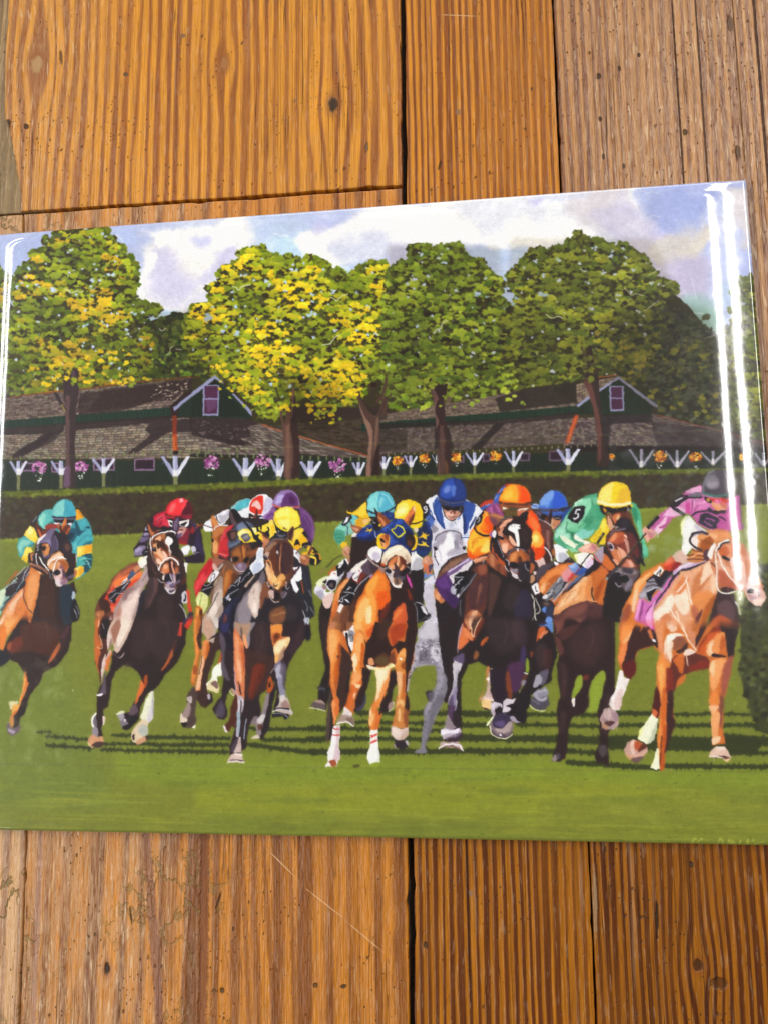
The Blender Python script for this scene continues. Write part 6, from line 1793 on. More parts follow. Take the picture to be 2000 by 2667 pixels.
paint('''
# ---- chestnut with the navy and yellow hood
@D
p 2a1c1c 300,1400 470,1060 500,720 600,700 850,640 1300,900 1320,1160 1470,1200 1470,1450 1300,1600 1300,1700 240,1700
@J
p c8682c 250,0 500,0 740,0 1020,0 1120,0 1130,240 1100,420 1090,560 1060,640 1040,720 1020,880 1050,1000 1050,1090 1010,1130 1040,1230 870,1220 905,1080 910,960 940,880 920,740 900,640 890,620 850,660 870,700 850,780 790,940 720,1060 770,1090 730,1270 650,1270 630,1200 640,1070 710,900 720,760 700,640 620,620 590,860 560,960 480,1060 480,1100 460,1100 400,1070 380,1030 440,960 440,820 470,640 450,500 340,380 340,480 330,700 300,900 330,960 330,1110 300,1130 290,1220 270,1220 250,1000 270,960 230,780 240,560 205,440 210,280
s f09848 250,0 330,60 290,100 250,170 240,100
s e88c40 220,220 330,240 340,400 310,560 320,660 280,700 270,900 290,960 250,780 240,560 210,420
s f4a860 230,260 290,250 310,360 280,480 260,580 230,440
s c8601c 290,580 320,560 330,700 290,780 270,700
s a84c18 320,400 345,380 345,560 320,700 300,860 290,760 310,640
s 2f1d1c 300,520 320,490 310,540 330,500
s d87030 260,960 320,940 330,1100 310,1110 290,1210 275,1200 260,1060
s f0a060 265,970 290,1000 270,1060 290,1140 290,1200 260,1060
# tail-side brown cloth
p 8c5434 300,60 340,50 490,10 490,250 420,250 290,230
s 6c3c24 340,240 400,60 420,40 380,240
s a0683c 300,80 360,40 350,120 300,210
l10 3a2018 440,0 400,120 390,240
s c07c58 225,210 300,80 320,90 280,220
p f0ece4 310,0 350,0 330,60 300,55
p f4ecec 370,250 420,250 480,180 490,200 490,380 460,460 430,400
s 8c8c94 420,250 480,250 480,330 440,340
l6 201c20 430,310 460,290 470,350 440,350
s 241c20 400,260 420,290 430,390 460,470 440,480 400,330
# breast
s f0a050~4 490,0 740,0 730,160 660,300 620,330 560,240 490,260
s f4b468~4 500,120 560,60 560,200 510,240
s e88c3c 500,240 590,300 600,380 570,560 560,700 500,740 480,640 455,540 470,420
s f8dcb0 460,520 500,470 520,560 500,640 520,720 490,700 470,600
s f4a860~3 520,280 580,320 560,500 530,560 490,440
s c85c18 560,380 590,400 575,520 550,660 545,560
s d8581c~5 640,100 740,60 720,200 640,320 600,260
s f08838~5 560,100 700,40 700,160 600,240
p 2c1a18 740,0 890,0 880,120 830,260 850,380 880,410 930,340 1000,360 1020,220 1030,60 1120,0 1135,240 1100,420 1080,560 1060,640 1020,700 1000,600 900,420 860,460 840,560 700,620 620,600 600,680 580,560 600,380 580,330 610,370 660,300
s d0602c~4 900,20 960,0 1010,20 1010,180 1000,300 950,340 870,400 830,300 840,220 900,160 880,120
s a83c18~4 850,240 940,160 1010,160 1000,290 940,330 880,400
s e07838 890,60 960,10 980,40 910,120
s 4c2c1c~5 700,520 800,470 860,560 800,610 700,600
s 5c4428~5 700,560 780,500 840,570 780,600
s e09868 630,540 665,525 690,570 680,600 630,595
s 6c3824 840,520 890,460 910,560 890,610 850,590
s f0e8a8 610,600 700,620 800,620 860,580 900,610 800,650 680,650 620,625
s f4e4c8 610,600 700,625 690,640 620,625
p 2c1c1c 560,620 650,650 640,760 600,880 570,1000 500,1060 490,1000 520,880 570,800
s f8d8a8 700,650 840,640 830,720 790,820 770,940 720,1030 680,1080 660,1140 640,1130 650,1050 700,960 720,780
s e8904c 840,650 855,660 840,780 780,920 740,1040 730,960 780,800 820,720
s f8e4c0 720,660 800,660 770,760 730,860 720,780
s e08038 660,1040 720,950 750,980 710,1060 700,1180 680,1260 650,1260 670,1160
s f0b878 640,1130 690,1100 670,1200 640,1220
s d86c28 730,1080 760,1100 730,1180 725,1260 700,1250
p 2a1c1c 855,660 920,640 930,760 880,860 860,980 890,960 880,1040 820,1090 770,1080 740,1120 760,980 820,880
s a08080 835,1060 840,990 885,965 880,1020 850,1070
l7 d8e0a0 885,975 888,1020 840,1085
s d8d4d8 0,0 0,0 0,0
# bent right foreleg
s d8853c 905,620 920,540 960,440 1010,430 1005,560 1010,640 1000,700 980,820 990,980 960,1020 930,980 940,860 930,740
s f0a85c 940,480 1000,440 1000,520 960,500 920,600
s f8e8d0 945,530 980,535 970,555
s 8c4418 960,600 1000,560 1010,640 980,640
s e8b080 920,680 970,680 970,780 950,900 940,960 930,840
s b05c24 980,700 1000,700 990,900 970,960 975,820
s 2c1c1a 1010,560 1060,560 1040,700 1020,880 1050,1000 1030,1120 1000,1060 1010,900 1010,760 1020,640
p c87c3c 920,1000 990,980 1020,1100 1040,1240 960,1250 885,1230 890,1140 910,1080
s e8b070 930,960 990,965 980,1030 950,1000 910,1040
s 8c4c28 1000,1040 1040,1100 1030,1240 990,1180
s f0c080 940,1050 960,1080 950,1180 930,1150
p d8bcb4 870,1220 900,1230 960,1255 1040,1240 1040,1310 990,1370 920,1370 870,1320 860,1270
s e8d4c8 880,1240 960,1260 960,1330 900,1340 870,1290
s c8a898 960,1330 1040,1270 1020,1340 970,1370
p 2c2228 900,1370 1010,1365 1040,1400 1030,1450 970,1470 920,1450 895,1440
s b8b0b8 1010,1380 1035,1375 1040,1420 1025,1420
s 9c8898 895,1400 900,1460 910,1440
# left foreleg lifted
p d8682c 455,700 550,710 555,760 545,830 510,840 490,920 450,1000 430,1040 380,1060 400,1000 440,900 445,790
s f0a060 480,660 550,700 540,760 460,800 470,720
s c05c20 440,830 470,830 450,930 400,1060 400,1020
s f8d0a0 470,790 545,800 540,835 500,830 490,800
s f4c8a0 480,900 500,880 480,950
p e8d8d4 385,1030 430,1060 460,1090 470,1130 440,1150 350,1120 370,1070
s a88c80 330,1130 370,1110 470,1130 480,1210 390,1190 315,1200
s 7c645c 400,1150 470,1140 475,1220 430,1200
l12 f4ecec 308,1205 350,1190 420,1190 480,1235
# white socks with red rings
p f4eeec 270,1225 340,1210 335,1330 330,1440 345,1530 320,1590 300,1640 185,1640 215,1590 205,1500 240,1420 260,1320
s d8c0c4 300,1240 335,1230 325,1420 345,1530 320,1590 270,1560 300,1400
p c85050 270,1240 300,1250 335,1240 335,1255 300,1262 270,1255
p c84c48 265,1310 300,1315 333,1305 333,1325 300,1332 262,1325
s a04c2c 220,1590 270,1570 300,1590 300,1630 260,1640 240,1610
p f8f4ec 650,1270 728,1262 725,1380 745,1500 750,1600 650,1630 615,1560 620,1500 645,1440
s e0e0d8 720,1400 745,1500 745,1590 710,1590 720,1500
p d84c44 655,1320 722,1298 722,1320 655,1350
p d84c44 652,1385 720,1360 718,1385 650,1410
s 8c9c30 640,1620 700,1600 745,1600 730,1640 650,1650
s 8c9c30 180,1660 220,1640 250,1650 300,1650 250,1670
s 4c4820 470,1630 540,1620 540,1640 490,1655
@D
p c4642c 250,1650 260,1500 330,1360 440,1260 520,1200 480,1260 420,1360 340,1480 320,1600 330,1700 280,1760 220,1866 220,1740
s f0a868 300,1500 340,1390 440,1280 480,1260 400,1380 340,1460 310,1580
s e07c38 260,1540 300,1420 340,1380 300,1500 280,1640 240,1740 230,1660
s e8e0e8 480,1180 560,1090 640,1050 720,1010 640,1140 600,1160 500,1210
s f0e8d8 490,1160 600,1080 700,1010 620,1110 520,1180
p b8a8c4 440,1200 480,1180 520,1210 480,1280 430,1260
s f4f0ec 740,880 830,840 900,860 900,960 860,1060 790,1040 720,960
s c8bcd0~4 780,940 860,920 880,1000 800,1040
s 54404c 620,1120 680,1060 740,1020 840,1060 850,1150 780,1220 700,1230 640,1190
s 3a2a34 740,1080 840,1060 850,1150 780,1215
s f0ecec 510,1260 560,1180 600,1140 640,1170 600,1250 560,1320
l8 c03030 590,1160 620,1200 600,1240
l8 c03030 510,1270 530,1300 560,1320
l9 1c161c 540,1280 580,1260 590,1240
p 7c2c20 560,1330 640,1200 690,1230 620,1320 580,1360
p 17141a 400,1380 490,1330 560,1340 590,1380 540,1460 520,1600 460,1640 400,1600 330,1600 330,1540 380,1480
l8 e0dce4 430,1440 480,1380 440,1430 500,1400
l9 e4e0e8 390,1460 460,1470 530,1480 530,1500
l9 c8c4cc 320,1590 380,1530 460,1490
l10 e8e4ec 320,1570 370,1600 380,1540
s e0dce8 400,1550 440,1560 470,1610 440,1590
l12 b8b4c0 540,1460 600,1360 700,1270 780,1220
p 2a1c1c 560,1450 640,1340 700,1280 790,1220 700,1330 600,1460 560,1560 530,1600
p 4c2c20 440,1866 440,1700 520,1560 600,1440 560,1540 540,1700 530,1866
p 8c5434 220,1866 290,1740 380,1640 460,1640 450,1866
s 6c3c28 330,1866 380,1700 440,1640 400,1866
l10 2c1c18 420,1866 440,1740 450,1650
p f0e8e4 300,1720 340,1620 390,1640 340,1740
# neck and chest
p d86820 530,1866 540,1700 560,1600 640,1480 700,1340 830,1180 860,1150 940,1200 1010,1340 1030,1500 1000,1866
s f09840~4 550,1700 620,1560 720,1460 800,1480 830,1600 800,1866 540,1866
s f8b868~4 600,1640 680,1540 740,1560 720,1700 620,1866 560,1840
s e87c28~4 780,1300 850,1200 920,1220 960,1320 960,1500 880,1600 820,1500
s e05810~5 840,1480 960,1440 1010,1560 960,1700 900,1760 860,1640
s f8d8a0~3 700,1700 760,1650 760,1866 690,1866
s f0a040~3 700,1370 800,1240 860,1250 800,1440 700,1480
p 2c1a1a 1010,1380 1080,1400 1160,1390 1180,1330 1240,1240 1290,1280 1300,1400 1340,1560 1390,1740 1380,1866 860,1866 860,1700 960,1680 1020,1560
s d0582c~4 1100,1680 1200,1600 1230,1700 1230,1866 1060,1866 1050,1760
s e87c3c 1060,1780 1120,1700 1180,1680 1140,1760 1070,1840
s 5c2418~4 900,1700 1000,1600 1000,1700 900,1866 870,1866
s 7c2c1c~4 1240,1420 1290,1480 1310,1560 1270,1540
p 20191c 1290,1160 1440,1130 1470,1260 1470,1450 1450,1620 1350,1600 1340,1500 1360,1400 1310,1280
s 17151a 1340,1590 1440,1620 1520,1720 1565,1790 1480,1850 1380,1866 1380,1740
l9 8c8c94 1340,1600 1370,1700 1380,1866
l9 b8b4bc 1360,1600 1440,1620 1510,1700 1530,1760
s e0dce0 1430,1660 1460,1650 1520,1760 1470,1740
l10 605c64 1400,1860 1500,1790 1550,1740
l10 787480 1500,1820 1560,1790 1560,1750
s d048a4 1235,1210 1260,1260 1290,1300 1310,1400 1290,1390 1250,1290
s c86cb0 740,1260 770,1230 780,1240 750,1270
# rider's navy sleeves, yellow cap
p 1c2c6c 560,690 620,620 700,560 830,520 900,540 900,640 850,700 780,760 640,770 580,740
s 24409c 580,680 680,640 760,660 700,700 600,710
s 142050 600,730 700,720 800,700 780,760 660,768
l9 4c6cb8 640,600 700,570 780,560
s 1c2c6c 900,420 960,380 1060,390 1060,470 960,490
l9 3c5cb0 940,400 960,450
l9 3c5cb0 990,400 1010,450
p 17131a 745,510 830,475 910,530 800,580
l8 c8c4cc 790,500 785,525 820,530
l8 c8c4cc 850,490 860,510 880,505
p 1c181c 780,590 850,560 900,560 890,620 840,640 790,610
s e8c030 700,590 740,620 790,590 770,620 830,640 770,630 740,660 735,635 680,640 710,620
s e8b828 860,550 900,530 880,580
l8 e0dce8 810,640 815,690 840,720
p 1a244c 1380,600 1440,580 1470,490 1530,520 1580,640 1580,760 1560,900 1500,980 1430,980 1340,900 1380,780
s 24387c 1490,520 1530,530 1570,640 1530,620
s 1c3468 1370,880 1440,900 1500,890 1530,930 1430,960
s f0c028 1380,730 1450,690 1440,650 1475,680 1500,660 1495,695 1540,685 1500,720 1500,745 1440,720
s f0c838 1380,800 1450,810 1440,770 1480,795 1500,780 1500,810 1540,850 1480,830 1420,830 1385,820
p f0cc20 1065,460 1075,360 1110,280 1170,230 1260,210 1350,230 1420,280 1450,360 1460,450 1440,540 1380,590 1300,590 1290,540 1200,480 1100,470
s f8e468~4 1080,400 1110,300 1190,250 1260,280 1260,380 1180,440 1090,460
s f4f0a0~3 1100,380 1150,320 1220,330 1220,380 1150,410
s f0c418~3 1340,250 1420,320 1440,440 1380,520 1340,400
l18 1e1a20 1290,545 1380,530 1465,490
s f0d020 1290,560 1360,560 1445,530 1400,590 1310,595
s e0c8b8 1330,600 1390,600 1390,640 1350,650
p 1e191e 1450,330 1480,270 1520,270 1540,330 1520,420 1480,470 1450,480 1460,400
''')
glyph('9', 'D', 1455, 300, 95, 'dcd8e0', .1)
paint('''
@D
s f0f0ec 1310,920 1350,900 1400,960 1450,1010 1450,1130 1400,1160 1290,1160 1290,1090
s b8b4bc 1340,1030 1390,990 1445,1020 1445,1120 1390,1160 1300,1150
p 3a2c34 1530,460 1540,500 1550,480
s c88868 1450,1010 1520,960 1580,1000 1590,1080 1570,1200 1520,1220 1460,1140
p e06c38 1460,1080 1540,1100 1570,1120 1580,1190 1530,1220 1470,1180
s e8a888 1470,1010 1520,980 1550,1040 1480,1070
l7 7c4030 1500,1000 1540,1060
l7 7c4030 1530,980 1580,1050
s 3c3c5c 1530,1110 1590,1080 1590,1110 1545,1200
l9 6c6c88 1500,1130 1490,1180 1520,1200
# head with hood
p b0602c 1190,480 1260,400 1320,300 1345,310 1340,400 1330,480 1270,560 1240,540
s e87840 1200,470 1290,370 1330,320 1320,400 1260,450 1240,500
s 5c2420 1330,400 1335,450 1290,560 1270,560 1270,500
s f4c8a8 1325,310 1345,300 1345,370 1335,370
p 9c5028 830,440 840,375 880,380 950,440 1020,510 1010,560 940,600 900,570
s d88858 850,440 900,470 950,540 940,580 890,500
p 2a1c20 797,315 830,350 845,390 840,440 870,520 840,500 820,420
s 7c3c20 860,390 940,440 1000,510 980,540 920,480
p 1e3070 850,650 900,600 960,560 1060,470 1180,470 1240,540 1310,620 1370,760 1370,900 1290,940 1200,860 1100,840 1010,880 920,960 900,900 870,700
s 2c4cac~4 920,620 980,570 1080,500 1170,480 1160,540 1060,560 960,640
s 18265c~4 1000,760 1100,700 1200,740 1250,840 1100,820 1020,860
s 2c4ca4 1000,680 1060,740 1080,800 1020,830 1000,780
s 101a44~4 1220,620 1300,640 1340,760 1330,900 1280,900 1220,760
l14 3c60bc 910,620 980,570 1050,520
l12 121c4c 950,640 1020,570 1100,500
l10 2c50b0 1100,500 1180,490
l12 3454a8 1020,780 1080,770 1120,800
l8 4c74c8 940,600 990,590 1010,620
l10 1c2c68 920,680 990,660 1040,700
l16 dcd41c 1130,560 1185,590 1195,620 1210,650 1170,690 1125,720 1085,680 1035,625 1075,600 1100,560 1140,565
l6 f4ec60 1130,565 1190,605 1205,650 1165,685 1125,710
s f0c818 835,770 850,700 900,670 960,680 1005,720 990,830 940,880 890,870 850,830
s d87c3c 900,690 960,680 1000,700 985,830 940,870 900,830 880,740
s 8c3c1c 940,690 990,690 980,760 950,740
s f0a870 900,780 940,800 960,840 920,860
s 181418 880,735 920,740 950,790 920,785 890,765
l8 3a1c18 900,790 920,840
s f0c020 1330,690 1370,710 1380,790 1350,870 1300,900 1330,820 1350,760
s 2a1c1c 1220,700 1300,670 1340,710 1350,800 1300,870 1240,820
s 5c3424 1250,760 1310,780 1290,850 1250,820
l8 1c1418 1300,740 1330,760
p ecdcc0 900,1000 930,930 1000,860 1100,820 1180,830 1250,890 1300,990 1290,1060 1240,1080 1220,1020 1160,980 1080,960 1010,1000 970,1060 960,1100 900,1080
s f8ecd4~3 960,920 1060,850 1160,840 1140,900 1040,930 960,990
s c8a890~3 1220,950 1280,1000 1280,1060 1240,1060
s d0b098 940,1020 980,1000 970,1070 910,1080
p 8a4a2c 975,1090 1020,1000 1100,965 1180,980 1230,1040 1240,1130 1200,1160 1100,1180 1000,1130
s d87c44 1000,1060 1060,990 1100,975 1080,1060 1020,1110 990,1110
s e8a070 980,1110 1060,1090 1080,1140 1020,1150
s f0b080 1110,980 1140,990 1130,1100 1100,1140 1105,1060
s 5c2a1c 1150,990 1220,1030 1230,1100 1190,1120 1160,1060
s e89c6c 1140,1150 1180,1100 1200,1110 1170,1170
s 3c2c34 1080,1060 1110,1100 1140,1160 1170,1250 1100,1290 1040,1260 1070,1180
p dcc4bc 940,1140 1020,1140 1070,1180 1050,1260 1170,1310 1180,1340 1160,1390 1120,1400 1050,1380 1010,1310 970,1230
s 1b161c 950,1150 1010,1150 1035,1190 1000,1210 960,1190
s a8a8b4 950,1190 1000,1210 1040,1220 1010,1250 960,1220
s 1b161c 1150,1230 1160,1190 1220,1130 1280,1120 1290,1170 1240,1210 1190,1240
s 4c4858 1110,1240 1200,1250 1230,1240 1180,1310 1120,1280
s 8c6448 1060,1280 1110,1260 1170,1310 1140,1360 1070,1360
s 4a3840 1090,1280 1110,1270 1125,1350 1090,1350
s f0e8e0 1040,1340 1100,1375 1160,1370 1160,1395 1100,1400 1050,1380
l18 a07c74 705,960 720,1000 800,1070 860,1110 940,1160
l6 ecdcd4 710,985 800,1080 930,1160
l10 8c706c 860,1130 930,1180
p c8501c 895,1060 940,1080 950,1120 900,1100
s a07870 860,1110 930,1140 940,1190 880,1180
l8 c0bcc4 930,1140 990,1125 1040,1170
l8 c8c4cc 1240,1110 1290,1160 1270,1210
l10 e8e4e8 1300,930 1310,1000 1290,1080
''')
paint('''
# ---- dark horse with the orange rider
@E
p 251c20 900,560 1460,560 1600,1100 1640,1250 1480,1450 1440,1600 900,1300 640,1060 900,900
p 2c2428 1440,1120 1560,1120 1640,1200 1800,1100 1800,1903 1440,1903
p 251c20 250,1400 330,1200 440,1090 640,1020 780,1060 900,1100 1060,1260 1200,1300 1450,1400 1500,1640 1540,1860 1540,1903 290,1903 260,1700
s 6c4434 260,1370 360,1200 480,1100 640,1040 700,1080 600,1120 440,1250 320,1340
s 8a6450 340,1250 460,1140 600,1090 560,1150 420,1240
s c87844 240,1540 270,1460 310,1510 380,1600 330,1665 260,1600
s e8a070 260,1570 300,1510 320,1560 290,1620
s 46245c 250,1400 340,1310 450,1240 470,1330 480,1440 460,1530 560,1600 500,1730 400,1640 320,1560
s 5c3478 290,1380 390,1300 440,1330 460,1440 380,1480 300,1450
s 38204c 400,1500 470,1560 540,1600 500,1700 420,1620
l9 2a1840 400,1300 440,1400 480,1560
s 7c5c90 410,1260 560,1160 620,1100 720,1110 560,1240 430,1310
l16 d8cce0 420,1270 540,1190 680,1110
l9 4c3060 440,1290 560,1210 700,1130
l12 b8a4c4 640,1120 700,1090 730,1120
p e0d8dc 430,1320 540,1260 620,1180 720,1110 730,1150 660,1250 640,1240 520,1370 480,1420
p 15131a 500,1320 560,1270 640,1250 700,1240 640,1330 700,1380 640,1460 560,1540 480,1560 460,1500 480,1440 500,1380
l9 c8c4d0 500,1330 560,1330 620,1330
l10 d8d4e0 480,1470 530,1410 600,1350
l8 d8d4dc 500,1420 560,1410
l9 b8b4c0 560,1540 600,1480 640,1440
s b0acbc 455,1470 490,1440 520,1500 510,1550 460,1530
l10 e0dce8 480,1500 530,1480
l10 a0a0a8 550,1580 650,1460 780,1280 880,1120
l18 3a3a44 540,1560 640,1450 760,1290
s c8c4cc 525,1560 560,1540 560,1580 540,1585
l7 7c7c88 580,1620 570,1730 580,1820
p 5c3026 720,1230 800,1160 920,1150 930,1260 920,1560 900,1700 820,1903 600,1903 640,1700 640,1560 700,1420 790,1300
s 8c4c38~3 800,1200 900,1170 900,1280 820,1300
s 4a2a2c~4 680,1500 790,1360 900,1300 920,1500 860,1680 700,1740
s 7c4c3c 800,1500 830,1400 850,1440 820,1560 780,1700
p c47850 740,1100 900,1060 940,1040 960,1100 880,1120 760,1160
s e8a480 740,1110 820,1080 900,1060 880,1090 760,1140
p 944c30 940,1000 980,980 1060,1120 1150,1190 1160,1320 1080,1300 1000,1240 930,1160 900,1140
s b87450 950,1060 1000,1040 1000,1200 960,1160
s 6c3828 1040,1160 1090,1180 1080,1300 1030,1230
s 7c3c2c 1120,1200 1160,1240 1150,1340 1120,1300
p 231b1c 920,1160 1000,1230 1160,1330 1300,1380 1380,1390 1450,1440 1480,1600 1520,1903 870,1903 920,1700 940,1500
s 2c2438~6 1350,1500 1440,1520 1480,1700 1500,1903 1300,1903 1250,1700
s 4a302c~5 950,1280 1080,1340 1060,1500 1000,1700 920,1860 940,1500
s b86840 630,1903 640,1840 700,1760 770,1750 840,1820 820,1903
s e0a880 690,1860 730,1770 790,1760 760,1860 740,1903 690,1903
# pink sleeve behind, red/blue silks behind the cap
s c83c24 830,410 900,360 980,350 1000,400 900,420 840,440
s 3c5cb0 830,460 880,420 980,390 1020,290 1070,240 1080,380 1000,400 920,440 860,480
l10 90a8e0 900,420 950,400
l10 90a8e0 1000,350 1040,300
s c83c28 1040,260 1100,190 1160,150 1240,150 1140,180 1080,250
s 3c58ac 1070,230 1130,170 1150,200 1100,240
l12 7c94d8 1060,260 1110,210
s 94447c 900,480 960,410 1060,390 1100,480 1130,550 1040,560 960,520
l9 c880b0 960,440 980,520 1040,550
l9 5c2450 1000,420 1020,500 1080,550
l8 c87cb0 1040,420 1070,500
# sleeves
p f07c14 665,900 700,760 750,680 800,600 880,490 930,500 950,600 990,680 980,760 960,800 950,900 940,1020 880,1040 780,1080 700,1100 665,1040
s f8b830~3 690,820 760,730 840,810 930,830 900,900 800,960 720,1020 680,960
s f8a020 760,760 800,700 860,770 930,780 930,820 830,820
s e8541070 900,560 990,680 960,780 900,760
s e84c10 890,520 930,560 990,660 970,750 900,770 840,720 900,740 940,700 880,620
s f8b028 870,540 890,560 860,640 820,700 790,690 840,620
s f4c450 880,490 920,530 900,560
s e85010 700,1000 760,1060 880,1030 800,1080 720,1100 670,1060
s f8d060 830,990 900,880 940,860 940,1000 880,1020
l7 c8500c 720,900 780,840 860,830
l7 c8500c 730,960 740,900 800,870
l10 e04c0c 700,980 690,1020 730,1060
l26 1d181c 870,500 800,600 760,690 780,750 860,800 940,805
p 1d181c 770,600 830,530 860,560 840,640 790,680 755,650
l12 a8a4a8 790,600 810,570 820,600 790,640
s 8c5c98 940,790 990,740 1000,800 970,830
p e83c10 1400,600 1440,480 1500,490 1580,600 1600,720 1640,900 1640,1060 1600,1110 1520,1090 1480,1000 1460,900 1480,760 1430,680
s f87030~4 1440,500 1500,520 1560,640 1500,720 1440,640
s f8a83c~3 1470,800 1560,760 1590,860 1600,940 1480,930 1460,880
s f8e078 1500,790 1550,800 1540,900 1480,900
s f4c850 1560,820 1600,880 1600,960 1560,920
s d03808 1500,960 1600,960 1640,1000 1600,1100 1520,1080
l9 f89850 1480,940 1560,900 1600,940
# orange cap
p f07010 1060,360 1080,290 1130,200 1200,155 1290,150 1380,175 1440,240 1470,330 1475,370 1440,400 1290,390 1150,385 1070,370
s f8a828~4 1080,330 1120,230 1190,170 1270,165 1290,270 1280,370 1150,360
s f8c040~4 1120,300 1180,220 1230,230 1220,320 1150,340
s f04c10~4 1330,170 1410,220 1460,330 1450,370 1330,370 1340,270
l14 f8a850 1270,160 1300,250 1290,380
l26 5c2c28 1060,370 1150,395 1290,410 1400,400 1475,375
s a8502c 1080,400 1200,420 1400,420 1460,400 1440,440 1300,440 1120,430
s 8c4424 1080,420 1300,430 1460,420 1440,480 1400,540 1320,560 1200,540 1110,490
s e8e0c8 1120,440 1160,450 1200,480 1160,490 1120,470
s 5c4824 1120,480 1200,460 1280,480 1290,550 1200,560 1140,530
s 4a4030 1200,440 1300,450 1290,480 1200,480
s ece8d8 1310,470 1420,450 1440,450 1380,490 1310,490
s c86c4c 1300,490 1400,480 1360,560 1310,550
l9 1d1a1a 1110,500 1160,560 1260,580
# head
s 8c5440 930,530 1010,520 1120,570 1080,640 1020,680 980,620
s 6c4050 940,570 1000,580 1050,640 1000,680 960,620
s c07c50 950,530 1040,535 1130,575 1100,590 1010,560
p 7a3c28 1030,680 1100,620 1200,570 1320,570 1400,600 1460,720 1490,800 1460,940 1500,1040 1500,1200 1440,1260 1350,1370 1250,1340 1190,1220 1150,1120 1120,1020 1060,880 1030,780
p 261a1c 1230,590 1330,550 1430,490 1430,560 1400,640 1480,740 1490,840 1460,960 1400,1000 1300,940 1200,800 1180,680
s e8a888 1080,680 1130,620 1230,590 1200,640 1130,690 1080,720
s d89074 1050,780 1090,720 1180,700 1130,760 1110,820
s 241a1c 1110,760 1170,650 1240,630 1180,700 1200,760 1280,880 1300,940 1240,900 1160,810
s c87450 1070,880 1140,840 1200,900 1250,960 1240,1000 1160,1020 1100,960
s f0b898 1100,920 1160,900 1180,940 1160,1020 1110,990
s e8b090 1200,800 1260,860 1290,930 1240,920 1190,840
s f8f4f0 1180,730 1190,690 1240,660 1330,665 1310,690 1340,710 1300,730 1310,770 1320,830 1325,900 1320,940 1290,940 1280,860 1260,780 1220,750
l9 f8f4f0 1290,690 1330,680
s 1a1418 1060,810 1100,810 1130,840 1110,855 1070,840
l6 d0b8b0 1055,800 1120,820
s 5c3024 1160,1010 1220,980 1250,1010 1190,1060
p b0602c 1190,1100 1210,1040 1260,1000 1360,990 1400,1040 1430,1100 1400,1150 1320,1140 1200,1140
s d8894c 1210,1110 1230,1040 1290,1010 1290,1060 1250,1130
s 4c2820 1300,1100 1330,1060 1360,1120 1330,1160
s 8c4828 1370,1000 1440,1060 1460,1130 1400,1100
s f8f0e8 1300,960 1315,970 1310,1005 1295,990
p 2c242c 1310,1150 1420,1120 1490,1140 1500,1220 1440,1260 1420,1340 1350,1380 1300,1340 1310,1260 1290,1180
p ded4d8 1200,1220 1250,1280 1300,1300 1310,1350 1280,1350 1240,1320
s 1c1820 1200,1160 1240,1130 1290,1150 1310,1200 1260,1220 1210,1200
s 8c8898 1210,1210 1260,1230 1300,1220 1290,1280 1250,1270
s 1c1820 1410,1180 1440,1140 1480,1150 1490,1200 1450,1220 1420,1220
l8 a8a0b0 1400,1160 1410,1220 1450,1250
s c85c2c 1460,1240 1510,1180 1500,1240 1460,1280
l7 d8d0dc 1310,1365 1350,1380
l20 1e181d 1040,700 1090,620 1150,580 1230,565 1300,575
l8 8c8c98 1080,630 1140,585 1230,563
l24 1e181d 1040,780 1060,900 1110,1020 1150,1100
l7 c8c0d0 1040,840 1080,950 1130,1080
l28 241c22 1150,1080 1210,1000 1300,955 1390,980 1440,1040
l8 8c8898 1170,1060 1230,985 1310,965 1400,1000
l16 241c22 1450,1040 1500,1120 1515,1240
l10 241c22 970,860 960,960 1010,1050 1080,1130
l14 d05828 975,940 1010,1030 1060,1090 1130,1150
l9 d05828 1000,880 980,930
s 1e181d 970,870 1040,760 1060,840 1000,900
s f0ecec 980,780 1000,735 1025,745 1030,790 1000,830
s c8501c 1060,1100 1130,1150 1140,1190 1070,1130
s 1c161c 1140,1110 1190,1120 1200,1230 1170,1240 1150,1180
l9 e8e4e8 1150,1105 1190,1130 1190,1180
l9 e8e4e8 1130,1180 1160,1230 1190,1260
s 241c22 1330,550 1380,500 1435,495 1440,520 1400,600 1360,600
''')
